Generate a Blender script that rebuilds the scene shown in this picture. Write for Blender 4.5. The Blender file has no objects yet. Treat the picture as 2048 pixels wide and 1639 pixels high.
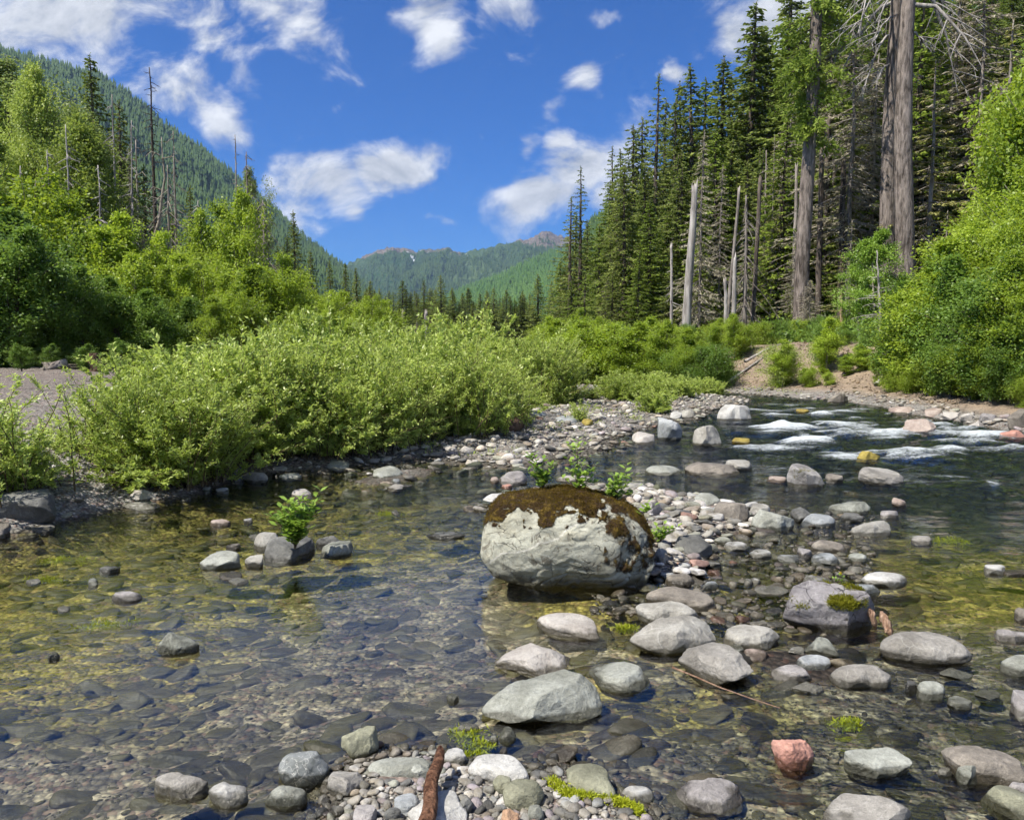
import bpy, math, random
import numpy as np
from mathutils import Vector
rng = np.random.default_rng(7)
random.seed(7)
sc = bpy.context.scene
COL = sc.collection
PI = math.pi

# ------------------------------------------------------------------ camera
F, CX, CY, HZ, EYE = 1640.0, 1024.0, 819.5, 690.0, 1.65
PITCH = math.atan((CY - HZ) / F)
cam_d = bpy.data.cameras.new('camera')
cam_d.sensor_width = 36.0
cam_d.lens = 36.0 * F / 2048.0
cam_d.clip_start = 0.1
cam_d.clip_end = 60000
cam = bpy.data.objects.new('camera', cam_d)
COL.objects.link(cam)
cam.location = (0, 0, EYE)
cam.rotation_euler = (PI / 2 - PITCH, 0, 0)
sc.camera = cam
cp, sp = math.cos(PITCH), math.sin(PITCH)


def ray(px, py):
    px = np.asarray(px, float); py = np.asarray(py, float)
    u = (px - CX) / F; v = -(py - CY) / F
    return u, cp + v * sp, -sp + v * cp


def onz(px, py, z=0.0):
    dx, dy, dz = ray(px, py)
    t = (np.asarray(z, float) - EYE) / dz
    return dx * t, dy * t


def atY(px, py, Y):
    dx, dy, dz = ray(px, py)
    t = np.asarray(Y, float) / dy
    return dx * t, EYE + dz * t        # x, z at depth Y


def project(x, y, z):
    zz = z - EYE
    d = y * cp - zz * sp
    up = y * sp + zz * cp
    return CX + F * x / d, CY - F * up / d


# ------------------------------------------------------------------ numpy noise
def _h(ix, iy, iz, seed):
    h = (ix.astype(np.int64) * 374761393 + iy.astype(np.int64) * 668265263 + iz.astype(np.int64) * 2147483647 + seed * 974634777) & 0xFFFFFFFF
    h = ((h ^ (h >> 13)) * 1274126177) & 0xFFFFFFFF
    h = ((h ^ (h >> 16)) * 2246822519) & 0xFFFFFFFF
    return ((h ^ (h >> 15)) & 0xFFFF) / 65535.0


def vnoise(x, y, z=None, seed=0):
    x = np.asarray(x, float); y = np.asarray(y, float)
    z = np.zeros_like(x) if z is None else np.asarray(z, float)
    ix, iy, iz = np.floor(x), np.floor(y), np.floor(z)
    fx, fy, fz = x - ix, y - iy, z - iz
    fx = fx * fx * (3 - 2 * fx); fy = fy * fy * (3 - 2 * fy); fz = fz * fz * (3 - 2 * fz)
    r = 0
    for a in (0, 1):
        for b in (0, 1):
            for c in (0, 1):
                w = (fx if a else 1 - fx) * (fy if b else 1 - fy) * (fz if c else 1 - fz)
                r = r + w * _h(ix + a, iy + b, iz + c, seed)
    return r * 2 - 1


def fbm(x, y, z=None, seed=0, octv=4, gain=0.5):
    r = 0; a = 1.0; f = 1.0
    for k in range(octv):
        r = r + a * vnoise(x * f, y * f, None if z is None else z * f, seed + k * 17)
        a *= gain; f *= 2.03
    return r


def sstep(a, b, x):
    t = np.clip((x - a) / (b - a), 0, 1)
    return t * t * (3 - 2 * t)


# ------------------------------------------------------------------ objects
def mesh_np(name, V, Q=None, T=None, mat=None, attrs=None, smooth=False, mats=None, midx=None):
    """mesh from arrays: V (n,3), Q quads (m,4), T tris (k,3); attrs {name: per-vertex float or (n,4) colour}"""
    me = bpy.data.meshes.new(name)
    V = np.ascontiguousarray(V, dtype=np.float32)
    loops = []; starts = []; n0 = 0
    if Q is not None and len(Q):
        Q = np.asarray(Q, dtype=np.int32); loops.append(Q.ravel()); starts.append(np.arange(len(Q)) * 4 + n0); n0 += Q.size
    if T is not None and len(T):
        T = np.asarray(T, dtype=np.int32); loops.append(T.ravel()); starts.append(np.arange(len(T)) * 3 + n0); n0 += T.size
    L = np.concatenate(loops); S = np.concatenate(starts).astype(np.int32)
    me.vertices.add(len(V)); me.vertices.foreach_set('co', V.ravel())
    me.loops.add(len(L)); me.loops.foreach_set('vertex_index', L.astype(np.int32))
    me.polygons.add(len(S)); me.polygons.foreach_set('loop_start', S)
    if smooth:
        me.polygons.foreach_set('use_smooth', np.ones(len(S), dtype=bool))
    if attrs:
        for k, a in attrs.items():
            a = np.asarray(a, dtype=np.float32)
            if a.ndim == 1:
                at = me.attributes.new(k, 'FLOAT', 'POINT'); at.data.foreach_set('value', a)
            else:
                if a.shape[1] == 3:
                    a = np.concatenate([a, np.ones((len(a), 1), np.float32)], 1)
                at = me.attributes.new(k, 'FLOAT_COLOR', 'POINT'); at.data.foreach_set('color', np.ascontiguousarray(a).ravel())
    if mat is not None:
        me.materials.append(mat)
    me.update(calc_edges=True)
    me.validate()
    return me


def link(name, me, parent=None, loc=None):
    o = bpy.data.objects.new(name, me)
    COL.objects.link(o)
    if parent is not None:
        o.parent = parent
    if loc is not None:
        o.location = loc
    return o


def tag(o, label=None, cat=None, group=None, kind=None):
    if label: o['label'] = label
    if cat: o['category'] = cat
    if group: o['group'] = group
    if kind: o['kind'] = kind
    return o


def empty(name, loc, rz=0.0, s=1.0):
    o = bpy.data.objects.new(name, None)
    COL.objects.link(o)
    o.location = loc
    o.rotation_euler = (0, 0, rz)
    o.scale = (s, s, s) if not isinstance(s, tuple) else s
    return o


class Geo:
    """collects tubes and leaves"""
    def __init__(self):
        self.V = []; self.Q = []; self.T = []; self.n = 0; self.a = []

    def add(self, V, Q=None, T=None, a=None):
        V = np.asarray(V, float)
        self.V.append(V)
        if Q is not None and len(Q): self.Q.append(np.asarray(Q) + self.n)
        if T is not None and len(T): self.T.append(np.asarray(T) + self.n)
        self.n += len(V)
        if a is None: a = np.full(len(V), 0.5)
        self.a.append(np.broadcast_to(np.asarray(a, float), (len(V),)))

    def tube(self, pts, rad, sides=6, a=None, cap=True, lump=0.0):
        pts = np.asarray(pts, float); rad = np.broadcast_to(np.asarray(rad, float), (len(pts),))
        d = np.gradient(pts, axis=0)
        d /= np.linalg.norm(d, axis=1)[:, None] + 1e-9
        ref = np.array([0.0, 0, 1.0]) if abs(d[0][2]) < 0.9 else np.array([1.0, 0, 0])
        u = np.cross(d, ref); u /= np.linalg.norm(u, axis=1)[:, None] + 1e-9
        v = np.cross(d, u)
        th = np.linspace(0, 2 * PI, sides, endpoint=False)
        rr = rad[:, None] * np.ones(sides)
        if lump:
            rr = rr * (1 + lump * rng.uniform(-1, 1, rr.shape))
        P = pts[:, None, :] + rr[:, :, None] * (np.cos(th)[None, :, None] * u[:, None, :] + np.sin(th)[None, :, None] * v[:, None, :])
        n = len(pts)
        i = np.arange(n - 1)[:, None] * sides + np.arange(sides)[None, :]
        j = np.arange(n - 1)[:, None] * sides + (np.arange(sides)[None, :] + 1) % sides
        Q = np.stack([i, j, j + sides, i + sides], -1).reshape(-1, 4)
        V = P.reshape(-1, 3)
        T = None
        if cap:
            V = np.concatenate([V, pts[-1:]], 0)
            k = (n - 1) * sides + np.arange(sides)
            T = np.stack([k, (n - 1) * sides + (np.arange(sides) + 1) % sides, np.full(sides, n * sides)], -1)
        self.add(V, Q, T, a)

    def leaves(self, P, D, L, W, a=None, N=None, mid=0.45):
        """rhombus leaves: base P, unit direction D, length L, half width W, roll random (or normal N)"""
        P = np.asarray(P, float); n = len(P)
        if n == 0: return
        D = D / (np.linalg.norm(D, axis=1)[:, None] + 1e-9)
        if N is None: N = rng.normal(size=(n, 3))
        S = np.cross(D, N); S /= np.linalg.norm(S, axis=1)[:, None] + 1e-9
        L = np.broadcast_to(L, (n,))[:, None]; W = np.broadcast_to(W, (n,))[:, None]
        U = np.cross(S, D)
        V = np.stack([P, P + D * L * mid + S * W + U * W * .25, P + D * L, P + D * L * mid - S * W + U * W * .25], 1).reshape(-1, 3)
        Q = np.arange(n * 4).reshape(n, 4)
        if a is None: a = rng.uniform(0, 1, n)
        self.add(V, Q, None, np.repeat(np.broadcast_to(a, (n,)), 4))

    def mesh(self, name, mat, smooth=False):
        return mesh_np(name, np.concatenate(self.V), np.concatenate(self.Q) if self.Q else None,
                       np.concatenate(self.T) if self.T else None, mat, {'tint': np.concatenate(self.a)}, smooth)


# ------------------------------------------------------------------ node helpers
class NT:
    def __init__(self, nt): self.t = nt; nt.nodes.clear()
    def n(self, typ, ins=None, **kw):
        nd = self.t.nodes.new(typ)
        for k, v in kw.items(): setattr(nd, k, v)
        if ins:
            for k, v in ins.items():
                s = nd.inputs[k]
                if isinstance(v, bpy.types.NodeSocket): self.t.links.new(v, s)
                elif v is not None: s.default_value = v
        return nd
    def math(self, op, a, b=None, c=None, clamp=False):
        ins = {0: a}
        if b is not None: ins[1] = b
        if c is not None: ins[2] = c
        nd = self.n('ShaderNodeMath', ins, operation=op); nd.use_clamp = clamp
        return nd.outputs[0]
    def vmath(self, op, a, b=None, out=0):
        ins = {0: a}
        if b is not None: ins[1] = b
        return self.n('ShaderNodeVectorMath', ins, operation=op).outputs[out]
    def mapr(self, x, a, b, c=0.0, d=1.0, smooth=True):
        nd = self.n('ShaderNodeMapRange', {0: x, 1: a, 2: b, 3: c, 4: d})
        nd.interpolation_type = 'SMOOTHSTEP' if smooth else 'LINEAR'
        return nd.outputs[0]
    def mix(self, f, a, b, typ='RGBA', blend='MIX'):
        nd = self.t.nodes.new('ShaderNodeMix'); nd.data_type = typ
        if typ == 'RGBA': nd.blend_type = blend; ia, ib, o = 6, 7, 2
        else: ia, ib, o = 2, 3, 0
        for k, v in ((0, f), (ia, a), (ib, b)):
            if isinstance(v, bpy.types.NodeSocket): self.t.links.new(v, nd.inputs[k])
            else:
                if typ == 'RGBA' and k != 0 and len(v) == 3: v = (*v, 1)
                nd.inputs[k].default_value = v
        return nd.outputs[o]
    def noise(self, vec, scale, detail=4, rough=0.5, dist=0.0, out=0):
        return self.n('ShaderNodeTexNoise', {'Vector': vec, 'Scale': scale, 'Detail': detail, 'Roughness': rough, 'Distortion': dist}).outputs[out]
    def voro(self, vec, scale, feature='F1', out=0, rnd=1.0):
        return self.n('ShaderNodeTexVoronoi', {'Vector': vec, 'Scale': scale, 'Randomness': rnd}, feature=feature).outputs[out]
    def bump(self, h, strength=0.5, dist=0.02, normal=None):
        ins = {'Height': h, 'Strength': strength, 'Distance': dist}
        if normal is not None: ins['Normal'] = normal
        return self.n('ShaderNodeBump', ins).outputs[0]
    def attr(self, name, out='Fac'):
        return self.n('ShaderNodeAttribute', attribute_name=name).outputs[out]
    def pos(self): return self.n('ShaderNodeNewGeometry').outputs['Position']
    def sep(self, v):
        nd = self.n('ShaderNodeSeparateXYZ', {0: v}); return nd.outputs
    def comb(self, x, y, z): return self.n('ShaderNodeCombineXYZ', {0: x, 1: y, 2: z}).outputs[0]
    def rand(self): return self.n('ShaderNodeObjectInfo').outputs['Random']
    def bsdf(self, **kw):
        nd = self.t.nodes.new('ShaderNodeBsdfPrincipled')
        for k, v in kw.items():
            k = k.replace('_', ' ')
            s = nd.inputs[k]
            if isinstance(v, bpy.types.NodeSocket): self.t.links.new(v, s)
            else: s.default_value = (*v, 1) if (isinstance(v, tuple) and len(v) == 3 and s.type == 'RGBA') else v
        return nd.outputs[0]
    def out(self, s, vol=None):
        o = self.n('ShaderNodeOutputMaterial', {'Surface': s} if s is not None else None)
        if vol is not None: self.t.links.new(vol, o.inputs['Volume'])


def new_mat(name):
    m = bpy.data.materials.new(name); m.use_nodes = True
    return m, NT(m.node_tree)


# ------------------------------------------------------------------ materials
def leaf_mat(name, c1, c2, transl=0.4, rough=0.5, nscale=0.6, spec=0.35, tcol=None):
    m, t = new_mat(name)
    tint = t.attr('tint'); rnd = t.rand()
    ns = t.noise(t.pos(), nscale, 2)
    f = t.math('ADD', t.math('MULTIPLY', tint, 0.45), t.math('MULTIPLY', t.math('SUBTRACT', rnd, 0.2), 0.55))
    f = t.math('ADD', f, t.math('MULTIPLY', t.math('SUBTRACT', ns, 0.38), 1.1), clamp=True)
    c = t.mix(f, c1, c2)
    p = t.bsdf(Base_Color=c, Roughness=rough, Specular_IOR_Level=spec)
    tc = t.mix(0.5, c, tcol or tuple(min(1, x * 1.6) for x in c2))
    tr = t.n('ShaderNodeBsdfTranslucent', {'Color': tc}).outputs[0]
    s = t.n('ShaderNodeMixShader', {0: transl, 1: p, 2: tr}).outputs[0]
    t.out(s)
    return m


M = {}
M['willow'] = leaf_mat('willow_leaf', (0.22, 0.29, 0.055), (0.56, 0.66, 0.18), 0.42, 0.42, 0.9, 0.5, (0.60, 0.75, 0.10))
M['sapling'] = leaf_mat('sapling_leaf', (0.16, 0.28, 0.04), (0.38, 0.54, 0.10), 0.42, 0.42, 3.0, 0.5, (0.34, 0.48, 0.05))
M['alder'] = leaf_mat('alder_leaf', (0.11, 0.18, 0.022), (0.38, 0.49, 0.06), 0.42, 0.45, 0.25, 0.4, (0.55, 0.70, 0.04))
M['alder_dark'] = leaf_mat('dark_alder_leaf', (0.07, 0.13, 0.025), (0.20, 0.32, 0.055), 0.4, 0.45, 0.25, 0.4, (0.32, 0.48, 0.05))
M['cotton'] = leaf_mat('cottonwood_leaf', (0.15, 0.20, 0.055), (0.42, 0.50, 0.16), 0.38, 0.5, 0.2, 0.45, (0.3, 0.4, 0.1))
M['cotton_bright'] = leaf_mat('bright_cottonwood_leaf', (0.14, 0.20, 0.035), (0.44, 0.53, 0.12), 0.42, 0.5, 0.2, 0.45, (0.5, 0.62, 0.1))
M['needle'] = leaf_mat('conifer_needle', (0.095, 0.135, 0.032), (0.31, 0.36, 0.09), 0.42, 0.6, 0.18, 0.2, (0.12, 0.19, 0.03))
M['needle_light'] = leaf_mat('young_conifer_needle', (0.09, 0.15, 0.02), (0.28, 0.36, 0.055), 0.38, 0.6, 0.18, 0.2, (0.18, 0.28, 0.04))
M['needle_far'] = leaf_mat('far_conifer_needle', (0.026, 0.062, 0.022), (0.070, 0.115, 0.036), 0.15, 0.7, 0.004, 0.1)
M['needle_hill'] = leaf_mat('hillside_needle', (0.04, 0.10, 0.022), (0.12, 0.21, 0.045), 0.15, 0.7, 0.003, 0.1)
M['lichen'] = leaf_mat('lichen_twig', (0.19, 0.17, 0.12), (0.50, 0.46, 0.34), 0.2, 0.9, 0.4, 0.1, (0.3, 0.28, 0.15))
M['lichen_green'] = leaf_mat('mossy_twig', (0.14, 0.15, 0.045), (0.40, 0.39, 0.14), 0.25, 0.9, 0.4, 0.1, (0.3, 0.3, 0.1))
M['moss'] = leaf_mat('moss_tuft', (0.050, 0.028, 0.008), (0.17, 0.12, 0.015), 0.3, 0.8, 9.0, 0.1, (0.22, 0.16, 0.02))
M['moss_green'] = leaf_mat('green_moss', (0.07, 0.075, 0.006), (0.22, 0.22, 0.02), 0.3, 0.8, 9.0, 0.1, (0.3, 0.3, 0.02))
M['algae'] = leaf_mat('bright_algae', (0.20, 0.26, 0.01), (0.42, 0.46, 0.03), 0.3, 0.5, 9.0, 0.3, (0.5, 0.5, 0.03))


def bark_mat(name, c1, c2, zs=0.25, sc_=6.0, bump=0.6):
    m, t = new_mat(name)
    co = t.n('ShaderNodeTexCoord').outputs['Object']
    v = t.vmath('MULTIPLY', co, (1, 1, zs))
    n1 = t.noise(v, sc_, 5, 0.65, 0.3)
    n2 = t.noise(co, 0.35, 3)
    f = t.mapr(t.math('ADD', t.math('MULTIPLY', n1, 0.8), t.math('MULTIPLY', n2, 0.4)), 0.42, 0.8)
    c = t.mix(f, c1, c2)
    vs = t.math('ADD', t.math('MULTIPLY', t.rand(), 0.3), 0.85)
    c = t.vmath('SCALE', c, None); t.t.links.new(vs, c.node.inputs['Scale'])
    t.out(t.bsdf(Base_Color=c, Roughness=0.9, Specular_IOR_Level=0.15, Normal=t.bump(n1, bump, 0.06)))
    return m


M['bark'] = bark_mat('grey_brown_bark', (0.045, 0.036, 0.03), (0.17, 0.14, 0.115))
M['bark_giant'] = bark_mat('furrowed_bark', (0.055, 0.045, 0.038), (0.33, 0.28, 0.245), 0.22, 7.0, 1.6)
M['bark_silver'] = bark_mat('weathered_silver_wood', (0.15, 0.135, 0.125), (0.50, 0.47, 0.44), 0.10, 5.0, 0.8)
M['bark_pale'] = bark_mat('pale_alder_bark', (0.17, 0.15, 0.12), (0.42, 0.38, 0.32), 0.6, 5.0, 0.4)
M['bark_dead'] = bark_mat('dead_grey_wood', (0.12, 0.10, 0.085), (0.33, 0.30, 0.27), 0.2, 6.0, 0.5)
M['bark_dark'] = bark_mat('dark_bark', (0.025, 0.02, 0.017), (0.09, 0.075, 0.06))
M['stem'] = bark_mat('shrub_stem', (0.06, 0.045, 0.025), (0.18, 0.14, 0.08), 0.5, 20.0, 0.3)
M['driftwood'] = bark_mat('red_driftwood', (0.07, 0.028, 0.016), (0.38, 0.20, 0.12), 1.0, 38.0, 1.0)
M['splinter'] = bark_mat('splintered_wood', (0.24, 0.13, 0.08), (0.6, 0.42, 0.30), 0.12, 40.0, 1.0)
M['stumpwood'] = bark_mat('rotten_wood', (0.035, 0.022, 0.015), (0.17, 0.11, 0.075), 0.2, 12.0, 1.0)


def rock_mat(name, c1, c2, speck=0.25, vein=0.0, scl=1.0, wet=True, tinted=False, cracks=0.0, spots=None, bumpk=1.0, wetlevel=0.032):
    m, t = new_mat(name)
    pos = t.pos()
    rnd = t.rand()
    off = t.comb(t.math('MULTIPLY', rnd, 37.0), t.math('MULTIPLY', rnd, 91.0), 0.0)
    v = t.vmath('ADD', pos, off)
    n1 = t.noise(v, 4.5 * scl, 6, 0.6, 0.6)
    n2 = t.noise(v, 55.0 * scl, 4, 0.6)
    n3 = t.noise(v, 220.0 * scl, 2, 0.6)
    c = t.mix(t.mapr(n1, 0.32, 0.68), c1, c2)
    if tinted:
        c = t.mix(t.mapr(t.noise(v, 9.0, 5, 0.65), 0.42, 0.62), c, t.mix(1.0, c, (0.66, 0.62, 0.54), blend='MULTIPLY'))
        c = t.mix(1.0, c, t.attr('base', 'Color'), blend='MULTIPLY')
    sp = t.math('ADD', t.math('MULTIPLY', n2, 0.6), t.math('MULTIPLY', n3, 0.4))
    val = t.mapr(sp, 0.3, 0.7, 1 - speck, 1 + speck, False)
    sc0 = t.n('ShaderNodeVectorMath', {0: c}, operation='SCALE'); t.t.links.new(val, sc0.inputs['Scale']); c = sc0.outputs[0]
    h = t.math('ADD', t.math('MULTIPLY', n1, 0.7), t.math('ADD', t.math('MULTIPLY', n2, 0.22), t.math('MULTIPLY', n3, 0.06)))
    if vein:
        wv = t.vmath('ADD', v, t.vmath('SCALE', t.noise(v, 3.0 * scl, 3, out=1), None))
        wv.node.inputs[1].links[0].from_node.inputs['Scale'].default_value = 0.35
        d = t.voro(wv, 5.0 * scl, 'DISTANCE_TO_EDGE')
        vm = t.math('MULTIPLY', t.mapr(d, 0.0, 0.022, 1.0, 0.0), t.mapr(t.noise(v, 3.2 * scl, 2), 0.46 if vein < 1 else 0.34, 0.6 if vein < 1 else 0.46))
        c = t.mix(t.math('MULTIPLY', vm, vein), c, (0.55, 0.54, 0.50))
    if cracks:
        wv = t.vmath('ADD', v, t.vmath('SCALE', t.noise(v, 6.0 * scl, 4, out=1), None))
        wv.node.inputs[1].links[0].from_node.inputs['Scale'].default_value = 0.22
        d = t.voro(wv, 4.0 * scl, 'DISTANCE_TO_EDGE')
        cm = t.math('MULTIPLY', t.mapr(d, 0.0, 0.018, 1.0, 0.0), t.mapr(t.noise(v, 4.0 * scl, 3), 0.42, 0.6))
        c = t.mix(t.math('MULTIPLY', cm, cracks), c, (0.03, 0.028, 0.022))
        h = t.math('SUBTRACT', h, t.math('MULTIPLY', cm, 0.5 * cracks))
    if spots:
        smask = t.mapr(t.noise(v, 9.0 * scl, 5, 0.65), 0.56, 0.63)
        c = t.mix(t.math('MULTIPLY', smask, 0.8), c, spots)
    rough = 0.72
    if wet:
        z = t.sep(pos)[2]
        zz = t.math('SUBTRACT', z, t.math('MULTIPLY', t.math('SUBTRACT', t.noise(v, 14.0, 3), 0.5), 0.05))
        wm = t.mapr(zz, wetlevel - 0.008, wetlevel + 0.012, 1.0, 0.0)
        c = t.mix(wm, c, t.mix(1.0, c, (0.30, 0.29, 0.25), blend='MULTIPLY'))
        rough = t.math('SUBTRACT', 0.72, t.math('MULTIPLY', wm, 0.5))
        # algae film below the water line
        am = t.math('MULTIPLY', t.mapr(z, -0.004, -0.05, 0.0, 1.0), t.mapr(t.noise(pos, 5.0, 5, 0.65), 0.40, 0.62, 0.15, 0.85))
        c = t.mix(am, c, (0.105, 0.095, 0.04))
    t.out(t.bsdf(Base_Color=c, Roughness=rough, Specular_IOR_Level=0.4, Normal=t.bump(h, 0.85 * bumpk, 0.035 / scl)))
    return m


R = {}
R['grey'] = rock_mat('grey_river_stone', (0.19, 0.18, 0.155), (0.34, 0.33, 0.295), 0.3, 0.35)
R['warm'] = rock_mat('warm_grey_stone', (0.165, 0.155, 0.135), (0.31, 0.295, 0.265), 0.35, 0.2)
R['pale'] = rock_mat('pale_stone', (0.26, 0.255, 0.235), (0.45, 0.445, 0.42), 0.32, 0.3)
R['beige'] = rock_mat('beige_stone', (0.29, 0.265, 0.235), (0.42, 0.395, 0.36), 0.28)
R['green'] = rock_mat('green_grey_stone', (0.175, 0.18, 0.15), (0.33, 0.34, 0.30), 0.35)
R['olive'] = rock_mat('olive_stone', (0.14, 0.14, 0.095), (0.27, 0.27, 0.19), 0.35)
R['blue'] = rock_mat('blue_grey_stone', (0.19, 0.205, 0.21), (0.34, 0.355, 0.36), 0.3, 0.3)
R['dark'] = rock_mat('dark_grey_stone', (0.07, 0.07, 0.065), (0.18, 0.18, 0.165), 0.35)
R['brown'] = rock_mat('brown_grey_stone', (0.105, 0.093, 0.077), (0.235, 0.21, 0.175), 0.4)
R['purple'] = rock_mat('purple_grey_stone', (0.16, 0.148, 0.142), (0.30, 0.282, 0.27), 0.35)
R['red'] = rock_mat('red_stone', (0.32, 0.15, 0.11), (0.50, 0.28, 0.22), 0.25)
R['pink'] = rock_mat('pink_stone', (0.24, 0.185, 0.155), (0.37, 0.31, 0.265), 0.35)
R['orange'] = rock_mat('orange_brown_stone', (0.22, 0.12, 0.06), (0.38, 0.24, 0.15), 0.25)
R['veined'] = rock_mat('veined_dark_stone', (0.08, 0.088, 0.085), (0.20, 0.215, 0.21), 0.25, 1.0, 3.2)
R['rough'] = rock_mat('pitted_stone', (0.11, 0.115, 0.09), (0.27, 0.28, 0.24), 0.5, 0.3, 2.0, bumpk=2.0)
R['mossy'] = rock_mat('moss_spotted_stone', (0.16, 0.15, 0.14), (0.31, 0.30, 0.285), 0.3, 0.3, spots=(0.10, 0.09, 0.015), cracks=0.6)
R['cracked'] = rock_mat('cracked_purple_rock', (0.13, 0.12, 0.12), (0.28, 0.265, 0.265), 0.3, 0.5, 1.5, cracks=0.9, bumpk=1.5)
R['mossall'] = rock_mat('orange_moss_stone', (0.20, 0.15, 0.03), (0.34, 0.27, 0.06), 0.3)
R['cobble'] = rock_mat('mixed_cobble', (0.8, 0.8, 0.8), (1.15, 1.15, 1.15), 0.22, 0.0, 1.0, tinted=True)

# hero boulder: pale green-grey stone, brown moss patches, cracks
def hero_mat():
    m, t = new_mat('boulder_stone')
    pos = t.pos()
    n1 = t.noise(pos, 3.0, 6, 0.6, 0.5); n2 = t.noise(pos, 30.0, 5, 0.65); n3 = t.noise(pos, 160.0, 3, 0.6)
    c = t.mix(t.mapr(n1, 0.3, 0.7), (0.215, 0.21, 0.16), (0.44, 0.44, 0.36))
    c = t.mix(t.mapr(t.noise(pos, 6.0, 3), 0.5, 0.75, 0.0, 0.5), c, (0.44, 0.40, 0.28))
    warp = t.n('ShaderNodeVectorMath', {0: t.noise(pos, 3.5, 5, out=1)}, operation='SCALE'); warp.inputs['Scale'].default_value = 0.4
    wv = t.vmath('ADD', t.vmath('MULTIPLY', pos, (1.0, 1.0, 1.7)), warp.outputs[0])
    d = t.voro(wv, 4.2, 'DISTANCE_TO_EDGE')
    cm = t.math('MULTIPLY', t.mapr(d, 0.0, 0.012, 1.0, 0.0), t.mapr(t.noise(pos, 5.0, 3), 0.46, 0.58))
    d2 = t.voro(wv, 13.0, 'DISTANCE_TO_EDGE')
    cm2 = t.math('MULTIPLY', t.mapr(d2, 0.0, 0.045, 1.0, 0.0), t.mapr(t.noise(pos, 4.0, 3), 0.50, 0.60))
    cr = t.math('MAXIMUM', cm, t.math('MULTIPLY', cm2, 0.8))
    c = t.mix(t.math('MULTIPLY', cr, 0.9), c, (0.035, 0.03, 0.022))
    c = t.mix(t.math('MULTIPLY', t.mapr(t.noise(pos, 11.0, 7, 0.75, 0.8), 0.53, 0.64), 0.75), c, (0.10, 0.085, 0.06))
    # quartz vein
    vd = t.math('ABSOLUTE', t.math('SUBTRACT', t.math('ADD', t.sep(wv)[2], t.math('MULTIPLY', t.sep(pos)[0], -0.75)), 0.62))
    c = t.mix(t.math('MULTIPLY', t.mapr(vd, 0.0, 0.022, 0.75, 0.0), t.mapr(n1, 0.4, 0.55)), c, (0.62, 0.60, 0.52))
    sp = t.mapr(t.math('ADD', t.math('MULTIPLY', n2, 0.6), t.math('MULTIPLY', n3, 0.4)), 0.3, 0.7, 0.72, 1.25, False)
    s0 = t.n('ShaderNodeVectorMath', {0: c}, operation='SCALE'); t.t.links.new(sp, s0.inputs['Scale']); c = s0.outputs[0]
    # moss
    mk = t.math('ADD', t.attr('moss'), t.math('MULTIPLY', t.math('SUBTRACT', t.noise(pos, 26.0, 5, 0.7), 0.5), 0.75))
    mm = t.mapr(mk, 0.44, 0.60)
    mc = t.mix(t.mapr(t.noise(pos, 18.0, 4, 0.6), 0.45, 0.68), (0.05, 0.027, 0.010), (0.19, 0.125, 0.018))
    c = t.mix(mm, c, mc)
    z = t.sep(pos)[2]
    zz = t.math('SUBTRACT', z, t.math('MULTIPLY', t.math('SUBTRACT', t.noise(pos, 7.0, 3), 0.5), 0.12))
    wm = t.mapr(zz, 0.02, 0.10, 1.0, 0.0)
    c = t.mix(wm, c, t.mix(1.0, c, (0.22, 0.21, 0.18), blend='MULTIPLY'))
    h = t.math('ADD', t.math('MULTIPLY', n1, 0.5), t.math('ADD', t.math('MULTIPLY', n2, 0.3), t.math('MULTIPLY', n3, 0.10)))
    h = t.math('SUBTRACT', h, t.math('MULTIPLY', cr, 0.5))
    h = t.math('ADD', h, t.math('MULTIPLY', mm, t.math('ADD', 0.5, t.math('MULTIPLY', t.noise(pos, 90.0, 3, 0.7), 1.2))))
    t.out(t.bsdf(Base_Color=c, Roughness=t.mapr(wm, 0, 1, 0.8, 0.3), Specular_IOR_Level=0.3, Normal=t.bump(h, 0.9, 0.03)))
    return m
R['hero'] = hero_mat()


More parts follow.
